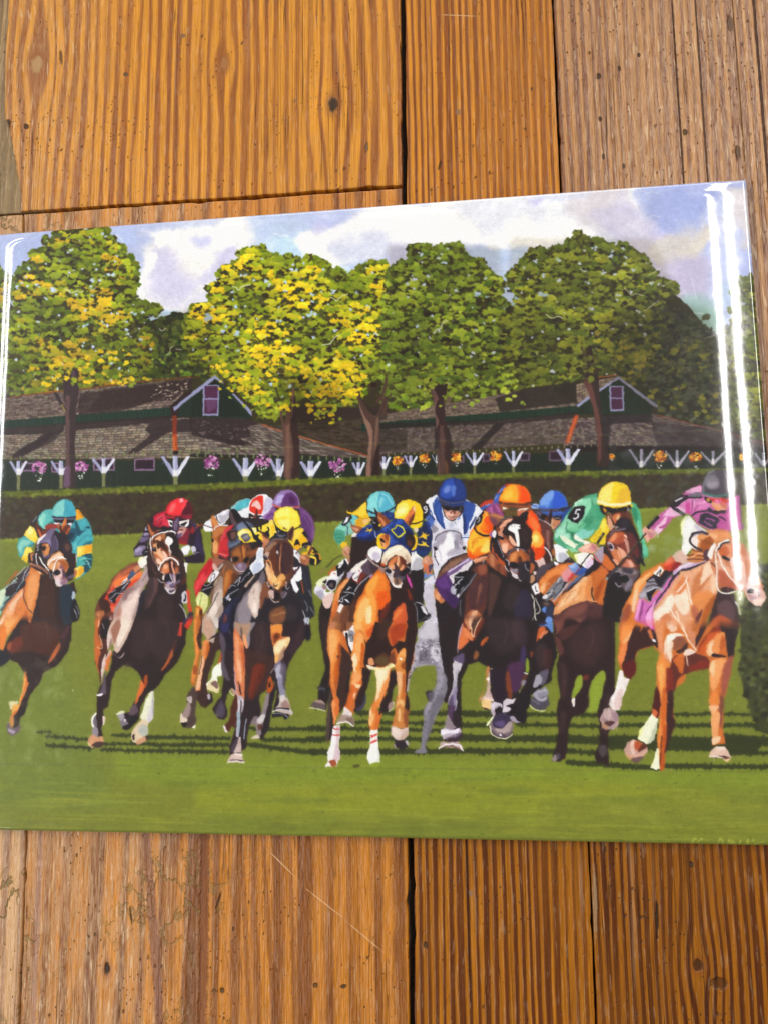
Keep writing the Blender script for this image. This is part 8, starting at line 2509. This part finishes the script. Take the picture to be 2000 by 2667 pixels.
paint('''
# ---- pale chestnut with the pink rider at the right
@G
p b06c44 840,1000 1000,780 1240,780 1450,1000 1600,1330 1400,1400 1100,1400 900,1300
p d07028 40,1800 80,1600 180,1420 200,1330 300,1210 400,1150 500,1100 560,1100 600,1180 560,1300 400,1500 330,1640 300,1825 30,1825
s e88c44~3 130,1560 200,1400 300,1260 400,1180 480,1130 500,1180 400,1280 300,1400 220,1560
s f0b070 220,1320 300,1260 380,1200 340,1280 250,1380 200,1500
s 9c4c30~4 50,1825 80,1660 140,1540 180,1600 120,1760 90,1825
p 8c6450 30,1825 60,1680 100,1580 90,1640 60,1760 50,1825
s f4c8a0~4 180,1560 220,1400 250,1380 230,1540 200,1640
p d070b4 205,1700 250,1500 300,1490 380,1530 400,1480 500,1380 560,1290 640,1230 720,1230 640,1340 540,1440 420,1600 420,1825 330,1790 250,1740 205,1720
s e898cc 250,1500 280,1500 260,1640 230,1700 215,1690
s 8c3c7c 290,1520 310,1540 280,1700 270,1730 260,1690
s 9c4488 320,1700 360,1580 440,1520 500,1420 400,1580 350,1700 340,1780
s f0a8d8 330,1680 400,1560 460,1500 400,1640 390,1800 340,1770
l9 7c2c6c 330,1640 400,1560
p 2c242c 620,1240 720,1170 900,1100 1010,1060 980,1100 800,1180 700,1210 620,1300 540,1420 430,1560 400,1620 440,1520 560,1360
p c8a8cc 620,1190 700,1130 820,1080 920,1060 1000,1080 940,1100 800,1150 700,1180 630,1240
s e8d4e8 660,1160 780,1100 900,1070 820,1120 700,1170
# shoulder, neck
p e0a078 410,1640 440,1580 540,1440 640,1280 720,1210 800,1180 960,1110 1040,1040 1100,1200 1110,1400 1080,1500 1000,1700 940,1825 420,1825
s f8e4d0~4 420,1640 500,1560 600,1440 640,1520 560,1660 480,1720 420,1700
s f8dcc4~3 640,1480 760,1380 800,1500 800,1620 740,1660 680,1600
s d87c48~4 640,1400 720,1260 800,1220 780,1340 700,1440
s c87848~4 860,1260 1000,1120 1060,1160 1000,1300 900,1440 820,1480
s e08848~4 820,1500 960,1400 1080,1460 1000,1640 920,1780 840,1760
s b05820~5 960,1600 1080,1440 1100,1480 1000,1700 940,1825 920,1780
s f4ceb0~3 960,1140 1040,1080 1080,1180 1000,1260 920,1340 940,1240
s e8a880~4 700,1200 820,1180 940,1140 860,1240 760,1260
s f0c4a0 1040,1240 1100,1240 1100,1360 1060,1420 1040,1400
l12 f8e8d8 780,1250 740,1340 660,1420
l12 f8e8d8 770,1280 800,1420 830,1560
l12 f8e8d8 560,1500 620,1640 700,1760
l12 fce8d4 660,1620 700,1740 740,1825
s d07c50~4 480,1720 560,1640 620,1720 640,1825 520,1825
s f4d4b8 680,1540 720,1500 760,1560 740,1640
s b86444~3 820,1600 860,1560 900,1620 860,1720
s 5c3030 860,1760 880,1680 940,1600 920,1700 880,1800
p 3a2628 1080,1500 1110,1400 1180,1430 1290,1440 1320,1600 1350,1700 1340,1825 1100,1825 1000,1825 1020,1700
s 5c4044~5 1100,1560 1220,1500 1300,1640 1250,1760 1150,1700
s b85430~5 1010,1780 1120,1660 1260,1740 1180,1825 960,1825
l12 c8c4cc 1300,1520 1340,1600 1355,1660
# white breeches, leg, boot
p f2f0ea 715,680 760,600 800,590 880,680 1000,760 980,860 880,900 820,960 760,1030 720,960 730,830
s f4f4b0 710,680 750,610 770,610 730,700 720,820
s c8bcd0~4 860,680 960,740 1000,780 940,800 880,740
s d8b0a0 610,1040 700,960 760,1010 820,1060 740,1110 640,1100
p c83c20 520,1110 610,1020 650,1080 700,1120 620,1190 560,1200 530,1170
s 8c2020 600,1180 650,1090 720,1110 640,1180
s f06040 530,1110 600,1040 620,1090 560,1130
p f0ece8 420,1210 490,1130 530,1180 460,1260
l9 2a242c 450,1230 500,1170 480,1230
p 211b24 340,1290 420,1220 480,1250 540,1180 630,1190 600,1240 500,1360 420,1420 340,1420
p 8c8490 250,1450 300,1380 360,1290 420,1260 460,1350 520,1370 420,1420 390,1520 370,1520 320,1490 260,1490
s b0a8b4 255,1450 320,1400 340,1440 310,1480
l9 1d1820 330,1360 400,1340 460,1350
l9 1d1820 340,1300 420,1310 460,1300
p 17141a 340,1430 400,1390 460,1370 400,1460 390,1520 360,1500
l9 d0ccd8 340,1410 420,1380 460,1370
l18 5c5460 500,1380 540,1310 620,1220
s b0acb8 480,1380 520,1370 500,1420
# rider body
p c05c9c 740,350 800,310 930,260 1000,330 1200,420 1350,360 1370,560 1380,740 1250,760 1050,750 960,720 880,670 830,600 790,570 700,590 620,620 560,700 470,800 420,760 370,720 430,640 500,560 590,500 640,430
s e8a8cc~3 760,330 860,290 930,275 930,330 840,350
s e8b0d4~3 600,500 680,470 720,480 760,560 640,600 560,600 520,590
s f0c4dc 430,740 500,660 560,600 540,680 470,790
s d87cb4 680,480 760,420 880,400 1000,440 1010,500 860,540 800,570 760,530
s c43c8c 760,480 800,440 810,560 780,560
l8 8c3070 830,420 840,500 820,560
l8 f0b8d8 860,420 850,500
l8 8c3070 960,440 900,480 860,540
l9 f0b8d8 900,470 980,440 1040,460
s a84484 470,720 540,680 600,660 520,720
s b84c90 1140,560 1220,500 1230,640 1200,740 1100,740
s 7c4c70 1340,360 1370,500 1380,660 1400,700 1370,720
l36 221a24 600,480 680,540 750,585
p 221a24 590,480 650,420 730,360 800,370 800,400 740,440 670,500
l12 d8d4dc 650,440 730,395
s 6c6470 780,380 850,340 920,345 930,390 820,400
l16 221a24 730,370 790,390 860,400 940,385
l18 2c2434 820,590 900,550 1000,540 1080,560
s 2c2838 1010,500 1060,540 1120,580 1060,570 1000,540
s 221a24 1060,540 1160,520 1120,580
l14 221a24 1120,600 1200,640
s 2a2634 910,640 930,580 1000,560 1050,590 1110,610 1130,650 1100,680 1100,730 1040,735 960,700 900,660
l14 a04c90 980,620 1040,630 1080,650
l12 a04c90 960,650 1020,690 1060,700
l14 2a2634 970,640 1030,660 1060,680
# black cap, face
p 453c48 935,350 950,240 1000,140 1070,95 1160,85 1230,100 1260,200 1250,330 1220,390 1120,395 1000,375
s 7c7480~4 975,230 1020,150 1100,170 1130,240 1100,300 1000,300
s 958c98~4 990,240 1060,220 1110,250 1060,290 1000,280
l18 747480 950,350 965,240 1000,150 1070,100
l16 3c8068 940,340 1020,365 1120,375 1220,365
l8 989ca0 945,360 1040,385 1140,400
s c8302c 1000,400 1220,410 1220,450 1100,440 1050,460
s e0a080 1020,430 1080,450 1180,480 1220,480 1180,540 1120,540 1060,500
s e070a0 1080,420 1140,420 1130,460 1090,450
s e89868 1040,460 1120,500 1140,540 1070,520
s c86c58 1130,450 1210,460 1200,510 1150,500
s 1d181c 960,390 1010,400 1050,450 1000,450
s c89040 990,410 1015,400 1025,430 1005,445
s 3a2430 1100,540 1160,530 1200,540 1180,570 1110,560
# left hand and whip
p e8a894 290,740 330,710 400,740 450,790 420,830 370,850 350,880 320,830 300,790
s c87080 370,770 430,780 410,830 370,830
l6 a85060 350,760 400,830
l40 1f1c20 350,730 470,600
l9 48444c 360,700 440,600
l18 2a2822 300,820 340,780
# chestnut's mane, head
s c87c40 850,920 900,860 940,820 1040,760 1100,740 1230,760 1260,860 1150,880 1050,980 1000,1060 900,1100 780,1080 820,1000
s f0e0d8 820,870 860,810 940,810 900,880 880,960 830,930
s e89858 900,800 1000,760 1060,850 960,900 900,860
s a0501c~3 940,860 1040,820 1060,940 980,1000 920,960
l12 7c3418 830,960 920,980 1000,1020
l12 7c3418 780,1020 900,1020 980,1040
l10 f0b080 800,1060 900,1000 960,1000
l10 5c2420 780,1060 880,1060 1000,1070
l9 7c3c1c 920,850 1000,880 1040,900
s e09058 1000,740 1100,760 1220,760 1230,830 1130,870 1060,860
s f0b080 1000,780 1100,800 1080,850
s 4c2c38 960,980 1020,960 1010,1080 960,1060
l26 2f2730 1010,790 920,770 840,790 810,860 850,920 940,970
l9 7c7080 1000,800 900,790 830,820
p c87850 1010,1060 1060,960 1100,900 1240,860 1400,900 1450,1000 1500,1160 1600,1330 1640,1480 1590,1570 1520,1560 1420,1470 1380,1400 1300,1380 1200,1400 1120,1320 1050,1180
s e8986c~3 1120,960 1240,900 1260,1000 1180,1080 1120,1050
s c8602c 1120,960 1200,920 1240,1000 1160,1040
s e0a080~3 1080,1080 1160,1080 1250,1180 1260,1300 1180,1280 1120,1180
s b85c40~3 1130,1180 1220,1220 1300,1340 1220,1380 1130,1320
s e8c0b4~3 1250,1050 1380,1080 1420,1240 1400,1380 1320,1380 1270,1240
s 3a2628 1140,1380 1200,1360 1290,1390 1240,1420 1170,1420
s 1c161c 1150,1030 1200,1030 1250,1070 1220,1075 1170,1060
s f4ece4 1000,1000 1060,890 1090,910 1060,1000 1040,1060 1010,1040
l22 f0e8e0 1090,980 1130,900 1230,850
l16 2c2428 1110,960 1160,890 1240,870
l14 f0e8e0 1085,990 1095,1120 1100,1240 1110,1380 1180,1430 1310,1410
l16 f4ece4 1110,990 1160,1130 1260,1280 1380,1380
l9 2c2430 1040,1100 1080,1140
s f0dcd8 1480,1200 1520,1180 1560,1260 1560,1330 1500,1280
s d88050 1540,1270 1580,1300 1620,1380 1600,1400 1560,1340
p e0b4a8 1400,1400 1440,1240 1500,1180 1540,1260 1600,1380 1640,1480 1590,1570 1520,1560 1440,1500
s f0d8d4~3 1430,1300 1480,1230 1520,1320 1500,1400 1440,1380
s 1c161c 1430,1410 1470,1380 1510,1390 1500,1430 1450,1430
s b89098 1440,1440 1510,1450 1530,1400 1540,1480 1480,1500
s f4d0c0 1500,1500 1600,1480 1630,1500 1590,1560 1520,1550
s 1f191c 1610,1370 1630,1380 1620,1410
l9 54485c 1550,1400 1560,1460
s 3a2c30 1480,960 1520,950 1540,1000 1520,1060 1500,1160 1480,1100
l9 d8d0d0 1340,1400 1370,1440 1350,1500
''')
paint('''
@L
p cc6c2c 230,0 540,0 1000,0 1360,0 1375,180 1340,320 1320,480 1250,820 1215,920 1220,1060 1210,1200 1230,1340 1100,1360 1105,1200 1090,1020 1070,920 1080,760 1075,600 960,620 850,660 830,740 740,800 720,860 725,1060 750,1140 700,1280 640,1440 630,1590 590,1590 580,1440 560,1280 600,1080 560,1100 515,1040 530,900 560,780 560,560 590,460 530,380 380,430 340,520 360,640 290,720 230,640 200,600 175,500 195,340 185,220
s f09048~4 210,240 240,60 340,120 330,200 280,300 240,400 210,340
s f4ac74 240,320 330,220 350,180 300,300 240,360
s e88448 180,500 220,380 270,360 260,460 240,560 210,560
s 3a1f1e 350,180 400,200 400,240 440,190 540,220 570,400 530,380 380,430 345,520 360,620 300,700 240,640 220,580 260,460 280,340
s 5c1c1c 240,560 340,520 355,640 290,715 235,640
s 2a1c1c 470,210 540,240 560,400 500,300
s c87040 470,230 500,220 530,310 500,310
s e8e4ec 515,320 540,320 550,345 525,345
s d04898 440,0 540,0 535,220 450,180 340,125 350,0
s e898cc 350,0 400,0 380,140 342,120
s f0a8d8 470,0 520,0 520,200 480,180 450,140
s 8c3c80 400,130 410,60 470,0 430,80 430,150
s f8e8d8~4 530,20 620,0 620,100 600,160 550,120
s e09060~4 540,140 640,120 620,300 620,440 590,440 560,300
s f8e4d0~3 640,0 720,0 720,120 700,220 660,180
s e8b090~3 720,20 880,0 860,160 820,240 760,120
s f4d8c0~3 660,280 760,260 840,280 780,290 720,360 700,540 640,480 630,420
s fceee0~3 670,280 760,260 800,280 700,330 670,360
s 8c5038~3 710,340 760,290 830,300 850,350 800,400 720,420 730,350
s 3c2420 750,430 800,410 860,350 850,420 780,460
l16 f8e4d0 740,0 790,140 860,300
l12 f4d4bc 840,260 880,340 950,430
s f0c8b0 690,160 730,120 760,220 700,240
s d0845c~4 840,160 960,140 940,260 960,400 900,360 860,260
s b0602c~4 930,0 1060,0 1040,120 940,240 900,200
s 4a2a30 940,110 980,60 990,20 960,120 930,170
p 3a2226 1060,0 1200,0 1060,180 980,340 940,400 935,320 1000,180
s 7c2c1c~4 1000,340 1100,220 1200,100 1180,240 1080,320 1040,440 960,440
s c85420~3 970,430 1040,320 1080,260 1180,250 1060,420 1030,470
s 2c1e22 1200,60 1370,0 1375,180 1340,320 1310,500 1260,480 1230,260 1190,240
s e89050 1040,400 1100,320 1190,245 1230,290 1220,380 1180,440 1100,480 1060,480
s f4c090 1050,440 1080,350 1120,330 1100,400 1110,470 1070,480
l9 fce0c4 1110,360 1080,420 1110,460
s 2a1c20 1095,470 1130,455 1250,490 1180,495 1110,490
s c05c28 1200,280 1240,330 1230,380 1180,440
s d89878 690,540 640,500 650,440 700,560
s 5c2820 700,560 740,480 860,480 900,440 960,460 1070,510 1075,600 960,620 850,660 780,700 740,800 700,900 680,700
s c86428 720,520 760,480 840,470 830,520 820,640 790,650 750,580
s f0d4c4 820,460 860,410 940,440 900,470 850,480
l9 f0c8b0 855,460 860,540 870,580
s 7c281c~4 860,620 960,540 1060,520 1060,600 940,620
p e88a40 565,560 590,460 620,440 650,520 690,580 690,700 650,800 665,860 660,1060 640,1280 600,1440 590,1580 580,1440 565,1280 590,1080 600,900 570,700
s f4a858~3 570,600 610,560 640,640 620,740 610,900 590,760
s 7c281c~3 660,600 720,640 720,800 660,860 650,780
s d06424~3 620,800 660,840 655,1060 620,1200 600,1100
s 3a2020 670,860 725,840 720,1060 750,1120 720,1220 640,1440 650,1200
s c0541c 620,1200 660,1160 640,1440 630,1590 590,1590 600,1400
l10 5c2c18 605,1260 600,1440 590,1560
s 4a1c18 560,780 590,860 600,960 590,1040 560,1100 520,1040 530,900
s d8683c 530,1000 570,1040 550,1090 515,1060
p f4f4d4 515,1050 570,1100 545,1260 530,1310 460,1345 375,1300 390,1220 440,1160 460,1120
s c8ccb0 560,1120 560,1200 530,1300 480,1340 500,1260
s f0f0a0 375,1300 385,1220 430,1170 400,1260
p c89c90 245,1400 270,1330 330,1300 410,1330 460,1370 470,1420 400,1500 350,1530 290,1500 250,1450
s e8c4b0 300,1340 340,1310 340,1460 310,1420
s b85430 335,1340 370,1310 415,1340 400,1410 350,1400
s 5c2c20 380,1420 420,1340 460,1350 450,1390 400,1420
s e0b098 330,1460 400,1440 460,1410 420,1460 350,1480
s d8a060 260,1440 300,1470 350,1490 320,1510 270,1470
s 6c5050 300,1500 350,1480 430,1470 380,1525 330,1525
p f4f0c0 560,1380 580,1400 590,1590 500,1580 540,1480
s f4f4d8 560,1390 575,1420 580,1580 530,1580 545,1480
# white sock of the other hind leg
p f0e4e0 190,640 225,630 245,690 290,710 240,860 215,900 200,1010 130,1020 90,960 100,910 160,820
s f8f0ec 190,640 220,640 230,720 170,860 120,960 95,950 150,840
s e0c4c0 150,900 220,800 210,980 150,1000
p b89898 5,1110 40,1020 90,990 160,1020 190,1090 180,1170 110,1210 30,1190
s e8ccc8 40,1030 90,995 110,1060 90,1110 50,1090
s 4c3030 50,1130 100,1120 150,1130 110,1170 70,1160
s d8a478 20,1130 60,1150 90,1190 40,1190
s a08088 120,1040 170,1040 185,1100 140,1120
# right foreleg
s f0a060~3 1080,560 1130,520 1240,510 1200,640 1160,760 1120,840 1090,780
s f8c898 1090,560 1130,530 1130,620 1110,680 1090,640
s 9c5040~3 1230,560 1310,480 1260,760 1210,880 1190,760
s 7c4438~3 1180,880 1220,900 1210,1060 1190,1200 1170,1060
s e8853c 1080,880 1150,830 1180,900 1170,960 1080,960
s f4b888 1075,970 1170,970 1160,1000 1100,1030 1080,1000
s f0a468 1095,1040 1180,1040 1170,1180 1150,1300 1110,1300
s f4c8a0 1105,1290 1180,1270 1180,1320 1110,1350
p e0bca8 1070,1460 1100,1400 1150,1370 1220,1370 1270,1430 1290,1480 1240,1520 1200,1480 1120,1480
s f0dccc 1120,1390 1160,1370 1220,1375 1230,1400 1160,1400
s 5c3c38 1110,1480 1200,1460 1280,1480 1240,1500 1200,1480
l9 f4e8dc 1075,1470 1130,1465 1200,1480
s e8c490 1220,1500 1280,1490 1250,1520
''')
paint('''
# soft lights on the dark coats
@B
s 50383a4f~45 980,1480 1120,1520 1180,1700 1100,1860 960,1860 930,1650
s 6a4c503d~30 900,1260 950,1300 930,1480 880,1560
@H
s 4c343058~45 420,40 600,60 640,260 520,400 400,330 370,160
s 5c3c3446~30 640,260 740,200 730,360 640,520
s 4a343658~45 1500,120 1640,100 1650,420 1540,560 1420,500 1440,300
s 5a42444f~25 1330,620 1440,600 1420,640 1350,680
@I
s 4c363858~45 20,60 200,80 280,280 180,500 40,560 -60,300
s 5638364f~35 1040,220 1160,140 1190,420 1100,560 1030,420
s 5a38404f~35 1400,420 1500,200 1560,180 1520,360 1420,500
@K
s 4c383c58~50 330,120 560,60 700,200 640,430 470,480 360,330
s 5a404c4f~30 580,200 700,120 760,300 690,420
s 5c3c384f~60 1240,260 1480,150 1560,360 1440,600 1240,560 1180,400
s 60403c4f~25 1090,560 1170,640 1170,860 1120,960 1100,760
s 5a403c4f~20 1100,1080 1160,1100 1130,1300 1090,1260
s 5a403c46~25 1570,900 1620,960 1580,1300 1530,1260
s 5c404058~25 840,420 940,380 960,560 880,640
@J
s 5c382c58~30 760,120 840,100 840,240 790,330 720,330
s 54383446~25 140,60 200,120 220,420 190,560 160,360
@C
s 4c3c4058~30 1220,1520 1320,1560 1340,1700 1240,1740 1200,1640
@E
s 4c3a3e58~40 1180,1420 1300,1440 1320,1640 1200,1760 1110,1660
s 6c4a4434~25 1340,760 1400,700 1450,800 1400,920
# a few glossy licks
@H
t7 8c6a5c60 470,150 520,240 510,360
t6 7c5c5c60 1560,160 1590,300 1540,460
@I
t7 7c606060 120,120 160,260 120,420
t7 80606060 1100,180 1130,320 1090,470
@K
t8 80605c60 520,120 560,260 500,400
t8 8c645c60 1400,200 1440,330 1360,500
t6 7c605c60 1135,620 1140,760 1125,880
''')
paint('''
# signature
@Z
t6 a4ac40c0 1831,2185 1826,2184 1820,2189 1818,2197
t5 a4ac40c0 1870,2200 1873,2186 1878,2185 1882,2200
t5 a4ac40c0 1893,2198 1900,2188 1901,2201
t5 a4ac40c0 1906,2201 1909,2190 1914,2201
t5 a4ac40c0 1926,2201 1928,2187
t5 a4ac40c0 1946,2202 1948,2183
t5 a4ac40c0 1959,2192 1963,2185
t4 98a23cc0 1964,2199 1975,2196 1990,2192
l6 98a23c 1804,2198 1804,2188 1812,2184
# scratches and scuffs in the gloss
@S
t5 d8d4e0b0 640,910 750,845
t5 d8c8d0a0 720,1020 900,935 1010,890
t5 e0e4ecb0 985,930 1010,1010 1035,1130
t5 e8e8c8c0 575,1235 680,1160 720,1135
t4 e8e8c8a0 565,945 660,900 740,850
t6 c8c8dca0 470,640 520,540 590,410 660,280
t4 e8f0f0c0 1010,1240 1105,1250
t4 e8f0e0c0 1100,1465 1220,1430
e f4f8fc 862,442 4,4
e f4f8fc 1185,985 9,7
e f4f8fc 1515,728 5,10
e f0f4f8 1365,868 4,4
@P
e ffffff 410,292 2,9
t5 e8ecf8a0 18,310 20,370
@W
t4 b0b0a0a0 980,710 1060,670
t4 a8a898a0 660,305 745,265
t4 b0b0a890 700,380 780,330
@H
e f8f8f0 792,902 5,4
''')
scatter([(1560, 1150), (1880, 1080), (1860, 1300), (1600, 1330)], 26, 6, 20, ['6c6c70', '787880'], 0, .16, .9, .02)
scatter([(1680, 1340), (1780, 1320), (1770, 1450), (1680, 1470)], 14, 6, 18, ['a0b090', 'a8b898'], 0, .22, .9, .02)
scatter([(-20, 1740), (180, 1700), (160, 2000), (-20, 2060)], 90, 2, 12, ['b0bc90', 'a8b480'], 0, .11, 1.4, .02)  # pale haze painted into the lower-left grass

def diffuse(y0, y1, n, k):
    """let neighbouring tones of a form run together while true edges stay"""
    v = CV[y0:y1]
    for _ in range(n):
        for ax in (0, 1):
            d = np.diff(v, axis=ax); g = np.exp(-(np.abs(d).sum(2, keepdims=True)/k)**2)*d*.24
            if ax == 0: v[:-1] += g; v[1:] -= g
            else: v[:, :-1] += g; v[:, 1:] -= g
# blur a little first so that steps become slopes, then spread them
def soften(y0, y1, r):
    v = CV[y0:y1].copy()
    for _k in (0, 1):
        for _ in range(r): v = (np.roll(v, 1, _k)+2*v+np.roll(v, -1, _k))/4
    return v
_hy0 = int((SY1-.125)*0+CH*.40); _hy1 = int(CH*.90)
_b = soften(_hy0, _hy1, 18); _a = CV[_hy0:_hy1].copy()
_w = np.exp(-(np.abs(_b-_a).sum(2, keepdims=True)/.33)**2)*.85
CV[_hy0:_hy1] = _a*(1-_w)+_b*_w
diffuse(_hy0, _hy1, 8, .09)
_t1 = int(CH*.40); _b = soften(0, _t1, 5); _a = CV[:_t1].copy()
_w = np.exp(-(np.abs(_b-_a).sum(2, keepdims=True)/.45)**2)*.8; CV[:_t1] = _a*(1-_w)+_b*_w
# short brush marks that follow the local tone
for _ in range(5200):
    x = RNG.uniform(4, CW-5); y = RNG.uniform(_hy0, _hy1-4)
    c = CV[int(y), int(x)]
    if c[1] > c[0]*1.06 and c[1] > c[2]*1.5 and RNG.random() < .75: continue
    a = RNG.gauss(1.35, .35); L = RNG.uniform(6, 20)
    k = RNG.uniform(-.20, .24); q = np.clip(c*(1+k)+np.array([.03, .015, .01])*k*2, 0, 1)
    lay(ribbon(np.array([[x-math.cos(a)*L*t, y+math.sin(a)*L*t] for t in (0, .33, .66, 1)]), RNG.uniform(1, 3), taper=True), q.astype(np.float32), .55)

warp([(.9, 12, 11), (.35, 5, 12)])
for _k in (0, 1):
    CV = (np.roll(CV, 1, _k)+2*CV+np.roll(CV, -1, _k))/4
_n = .55*vnoise(CH, CW, 5, 21)+.5*vnoise(CH, CW, 14, 22)+.4*vnoise(CH, CW, 60, 23)
_s = .6*vnoise(CH, CW//8+1, 3, 24).repeat(8, 1)[:, :CW]
CV *= (1+.030*_n+.016*_s)[..., None]
CV += (.004*np.random.default_rng(5).standard_normal((CH, CW, 1))).astype(np.float32)
CV = np.clip(CV, 0, 1)
# ---- the picture board -----------------------------------------------------------------
STEP = 2
nx, ny = CW//STEP, CH//STEP
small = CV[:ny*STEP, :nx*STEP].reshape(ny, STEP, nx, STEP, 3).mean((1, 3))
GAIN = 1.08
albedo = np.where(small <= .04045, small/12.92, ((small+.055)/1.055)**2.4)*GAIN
albedo = np.minimum(albedo, .93)
X = SX0+(np.arange(nx)+.5)/nx*(SX1-SX0); Y = SY1-(np.arange(ny)+.5)/ny*(SY1-SY0)
X[0], X[-1], Y[0], Y[-1] = SX0, SX1, SY1, SY0
GX, GY = np.meshgrid(X, Y)
# height of the poured coating: level in the middle, an easy step down near the rim, rounded over at the very edge
def dist_in(gx, gy, r, YS=1.0):
    """distance inward from the outline shrunk to rounded corners"""
    cx, cy = (SX0+SX1)/2, (SY0+SY1)/2; hx, hy = (SX1-SX0)/2-r, (SY1-SY0)/2-r
    qx, qy = np.abs(gx-cx)-hx, np.maximum(np.abs(gy-cy)-((SY1-SY0)/2-r/YS), -1)*YS
    return r-(np.hypot(np.maximum(qx, 0), np.maximum(qy, 0))+np.minimum(np.maximum(qx, qy), 0))
def ridge(d, d0, w, slope):                       # integral of a bump of slope centred at d0
    from math import sqrt, pi
    z = (d-d0)/w
    return slope*w*np.tanh(z*1.1)/1.1
side = np.clip((GX-(SX0+SX1)/2)/.12, -1, 1)*.5+.5   # 0 left, 1 right
hor = np.clip((np.minimum(GX-SX0, SX1-GX)-np.minimum(GY-SY0, SY1-GY))/.018-.35, 0, 1)  # 1 along the top and bottom rims
hor = hor*hor*(3-2*hor)
d = dist_in(GX, GY, .032, 2.6)
d0 = .0135*(1-side)+.0195*side; wd = .0036*(1-side)+.0088*side; sl = (.112*(1-side)+.108*side)*(1-.45*hor)
H = ridge(d, d0, wd, sl)-ridge(1.2, d0, wd, sl)
de = dist_in(GX, GY, .0015)
H = H-.0012*np.clip(1-de/.0024, 0, 1)**2.2
H += .000004*vnoise(ny, nx, 9, 91)+.000014*vnoise(ny, nx, 30, 92)+.000055*vnoise(ny, nx, 110, 93)+.0000012*vnoise(ny, nx, 3, 94)
co_ = np.stack([GX, GY, THICK+H], -1).reshape(-1, 3).astype(np.float32)
me = bpy.data.meshes.new('printed_picture'); nv = nx*ny; nf = (nx-1)*(ny-1)
i = (np.arange(ny-1)[:, None]*nx+np.arange(nx-1)[None]).ravel()
faces = np.stack([i, i+nx, i+nx+1, i+1], 1).astype(np.int32)
me.vertices.add(nv); me.vertices.foreach_set('co', co_.ravel())
me.loops.add(nf*4); me.loops.foreach_set('vertex_index', faces.ravel())
me.polygons.add(nf); me.polygons.foreach_set('loop_start', np.arange(0, nf*4, 4, dtype=np.int32))
me.update(calc_edges=True)
me.polygons.foreach_set('use_smooth', np.ones(nf, bool))
at = me.color_attributes.new('paint', 'FLOAT_COLOR', 'POINT')
at.data.foreach_set('color', np.concatenate([albedo.reshape(-1, 3), np.ones((nv, 1))], 1).astype(np.float32).ravel())
t = NT('glossy_print')
a = t.n('ShaderNodeAttribute'); a.attribute_name = 'paint'
tc = t.n('ShaderNodeTexCoord').outputs['Object']
# canvas weave of the original, faint, and scuffs in the gloss
wv = t.noise(tc, 2600, 1, .5)
colr = t.mix(1.0, a.outputs['Color'], t.ramp(wv, [(.3, (.93, .93, .93)), (.7, (1.05, 1.05, 1.05))]), 'MULTIPLY')
t.put(t.p.inputs['Base Color'], colr)
t.p.inputs['Roughness'].default_value = .38; t.p.inputs['Specular IOR Level'].default_value = .15
t.p.inputs['Coat Weight'].default_value = 1.0; t.p.inputs['Coat IOR'].default_value = 1.68
scuff = t.noise(tc, 60, 5, .7)
t.put(t.p.inputs['Coat Roughness'], t.math('ADD', .088, t.math('MULTIPLY', t.step(scuff, .5, .8), .10)))
b = t.n('ShaderNodeBump'); b.inputs['Strength'].default_value = 1; b.inputs['Distance'].default_value = 1
hb = t.math('ADD', t.math('MULTIPLY', t.noise(tc, 420, 2, .5), .0000085), t.math('MULTIPLY', t.noise(tc, 1500, 2, .6), .0000075))
t.put(b.inputs['Height'], hb); t.put(t.p.inputs['Coat Normal'], b.outputs[0])
me.materials.append(t.m)
board = bpy.data.objects.new('picture_board', None); COL.objects.link(board)
tag(board, 'glossy resin-coated picture of racehorses and jockeys, tilted slightly on the plank floor', 'picture')
pic = bpy.data.objects.new('printed_picture', me); COL.objects.link(pic); pic.parent = board
# the backing slab under the print, its sides a hair inside the coating's lip
s = NT('backing_board'); s.p.inputs['Base Color'].default_value = (.30, .22, .14, 1); s.p.inputs['Roughness'].default_value = .7
s.put(s.p.inputs['Base Color'], s.ramp(s.noise(s.n('ShaderNodeTexCoord').outputs['Object'], 400, 3, .6), [(.3, lin('7c6446')), (.7, lin('9a8060'))]))
bm = bmesh.new(); zt = THICK-.0030; e = .0004
vs = [bm.verts.new((x, y, z)) for z in (.0004, zt) for x, y in ((SX0+e, SY0+e), (SX1-e, SY0+e), (SX1-e, SY1-e), (SX0+e, SY1-e))]
for f in ((3, 2, 1, 0), (4, 5, 6, 7), (0, 1, 5, 4), (1, 2, 6, 5), (2, 3, 7, 6), (3, 0, 4, 7)): bm.faces.new([vs[k] for k in f])
bmesh.ops.bevel(bm, geom=bm.edges[:], offset=.0006, segments=2, affect='EDGES')
m2 = bpy.data.meshes.new('backing_board'); bm.to_mesh(m2); bm.free(); m2.materials.append(s.m)
bo = bpy.data.objects.new('backing_board', m2); COL.objects.link(bo); bo.parent = board
# the coating's lip down the sides, coloured by the print's outermost row
per = np.concatenate([np.arange(nx), (np.arange(1, ny))*nx+nx-1, (ny-1)*nx+np.arange(nx-2, -1, -1), np.arange(ny-2, 0, -1)*nx])
top = co_[per]; low = top.copy(); low[:, 2] = THICK-.0052
k = len(per); me3 = bpy.data.meshes.new('coated_rim')
me3.from_pydata(np.concatenate([top, low]).tolist(), [], [(q, (q+1) % k, (q+1) % k+k, q+k) for q in range(k)]); me3.update()
at = me3.color_attributes.new('paint', 'FLOAT_COLOR', 'POINT'); c = albedo.reshape(-1, 3)[per]; c = np.concatenate([c, c]); at.data.foreach_set('color', np.concatenate([c, np.ones((2*k, 1))], 1).astype(np.float32).ravel())
me3.materials.append(t.m); ro = bpy.data.objects.new('coated_rim', me3); COL.objects.link(ro); ro.parent = board
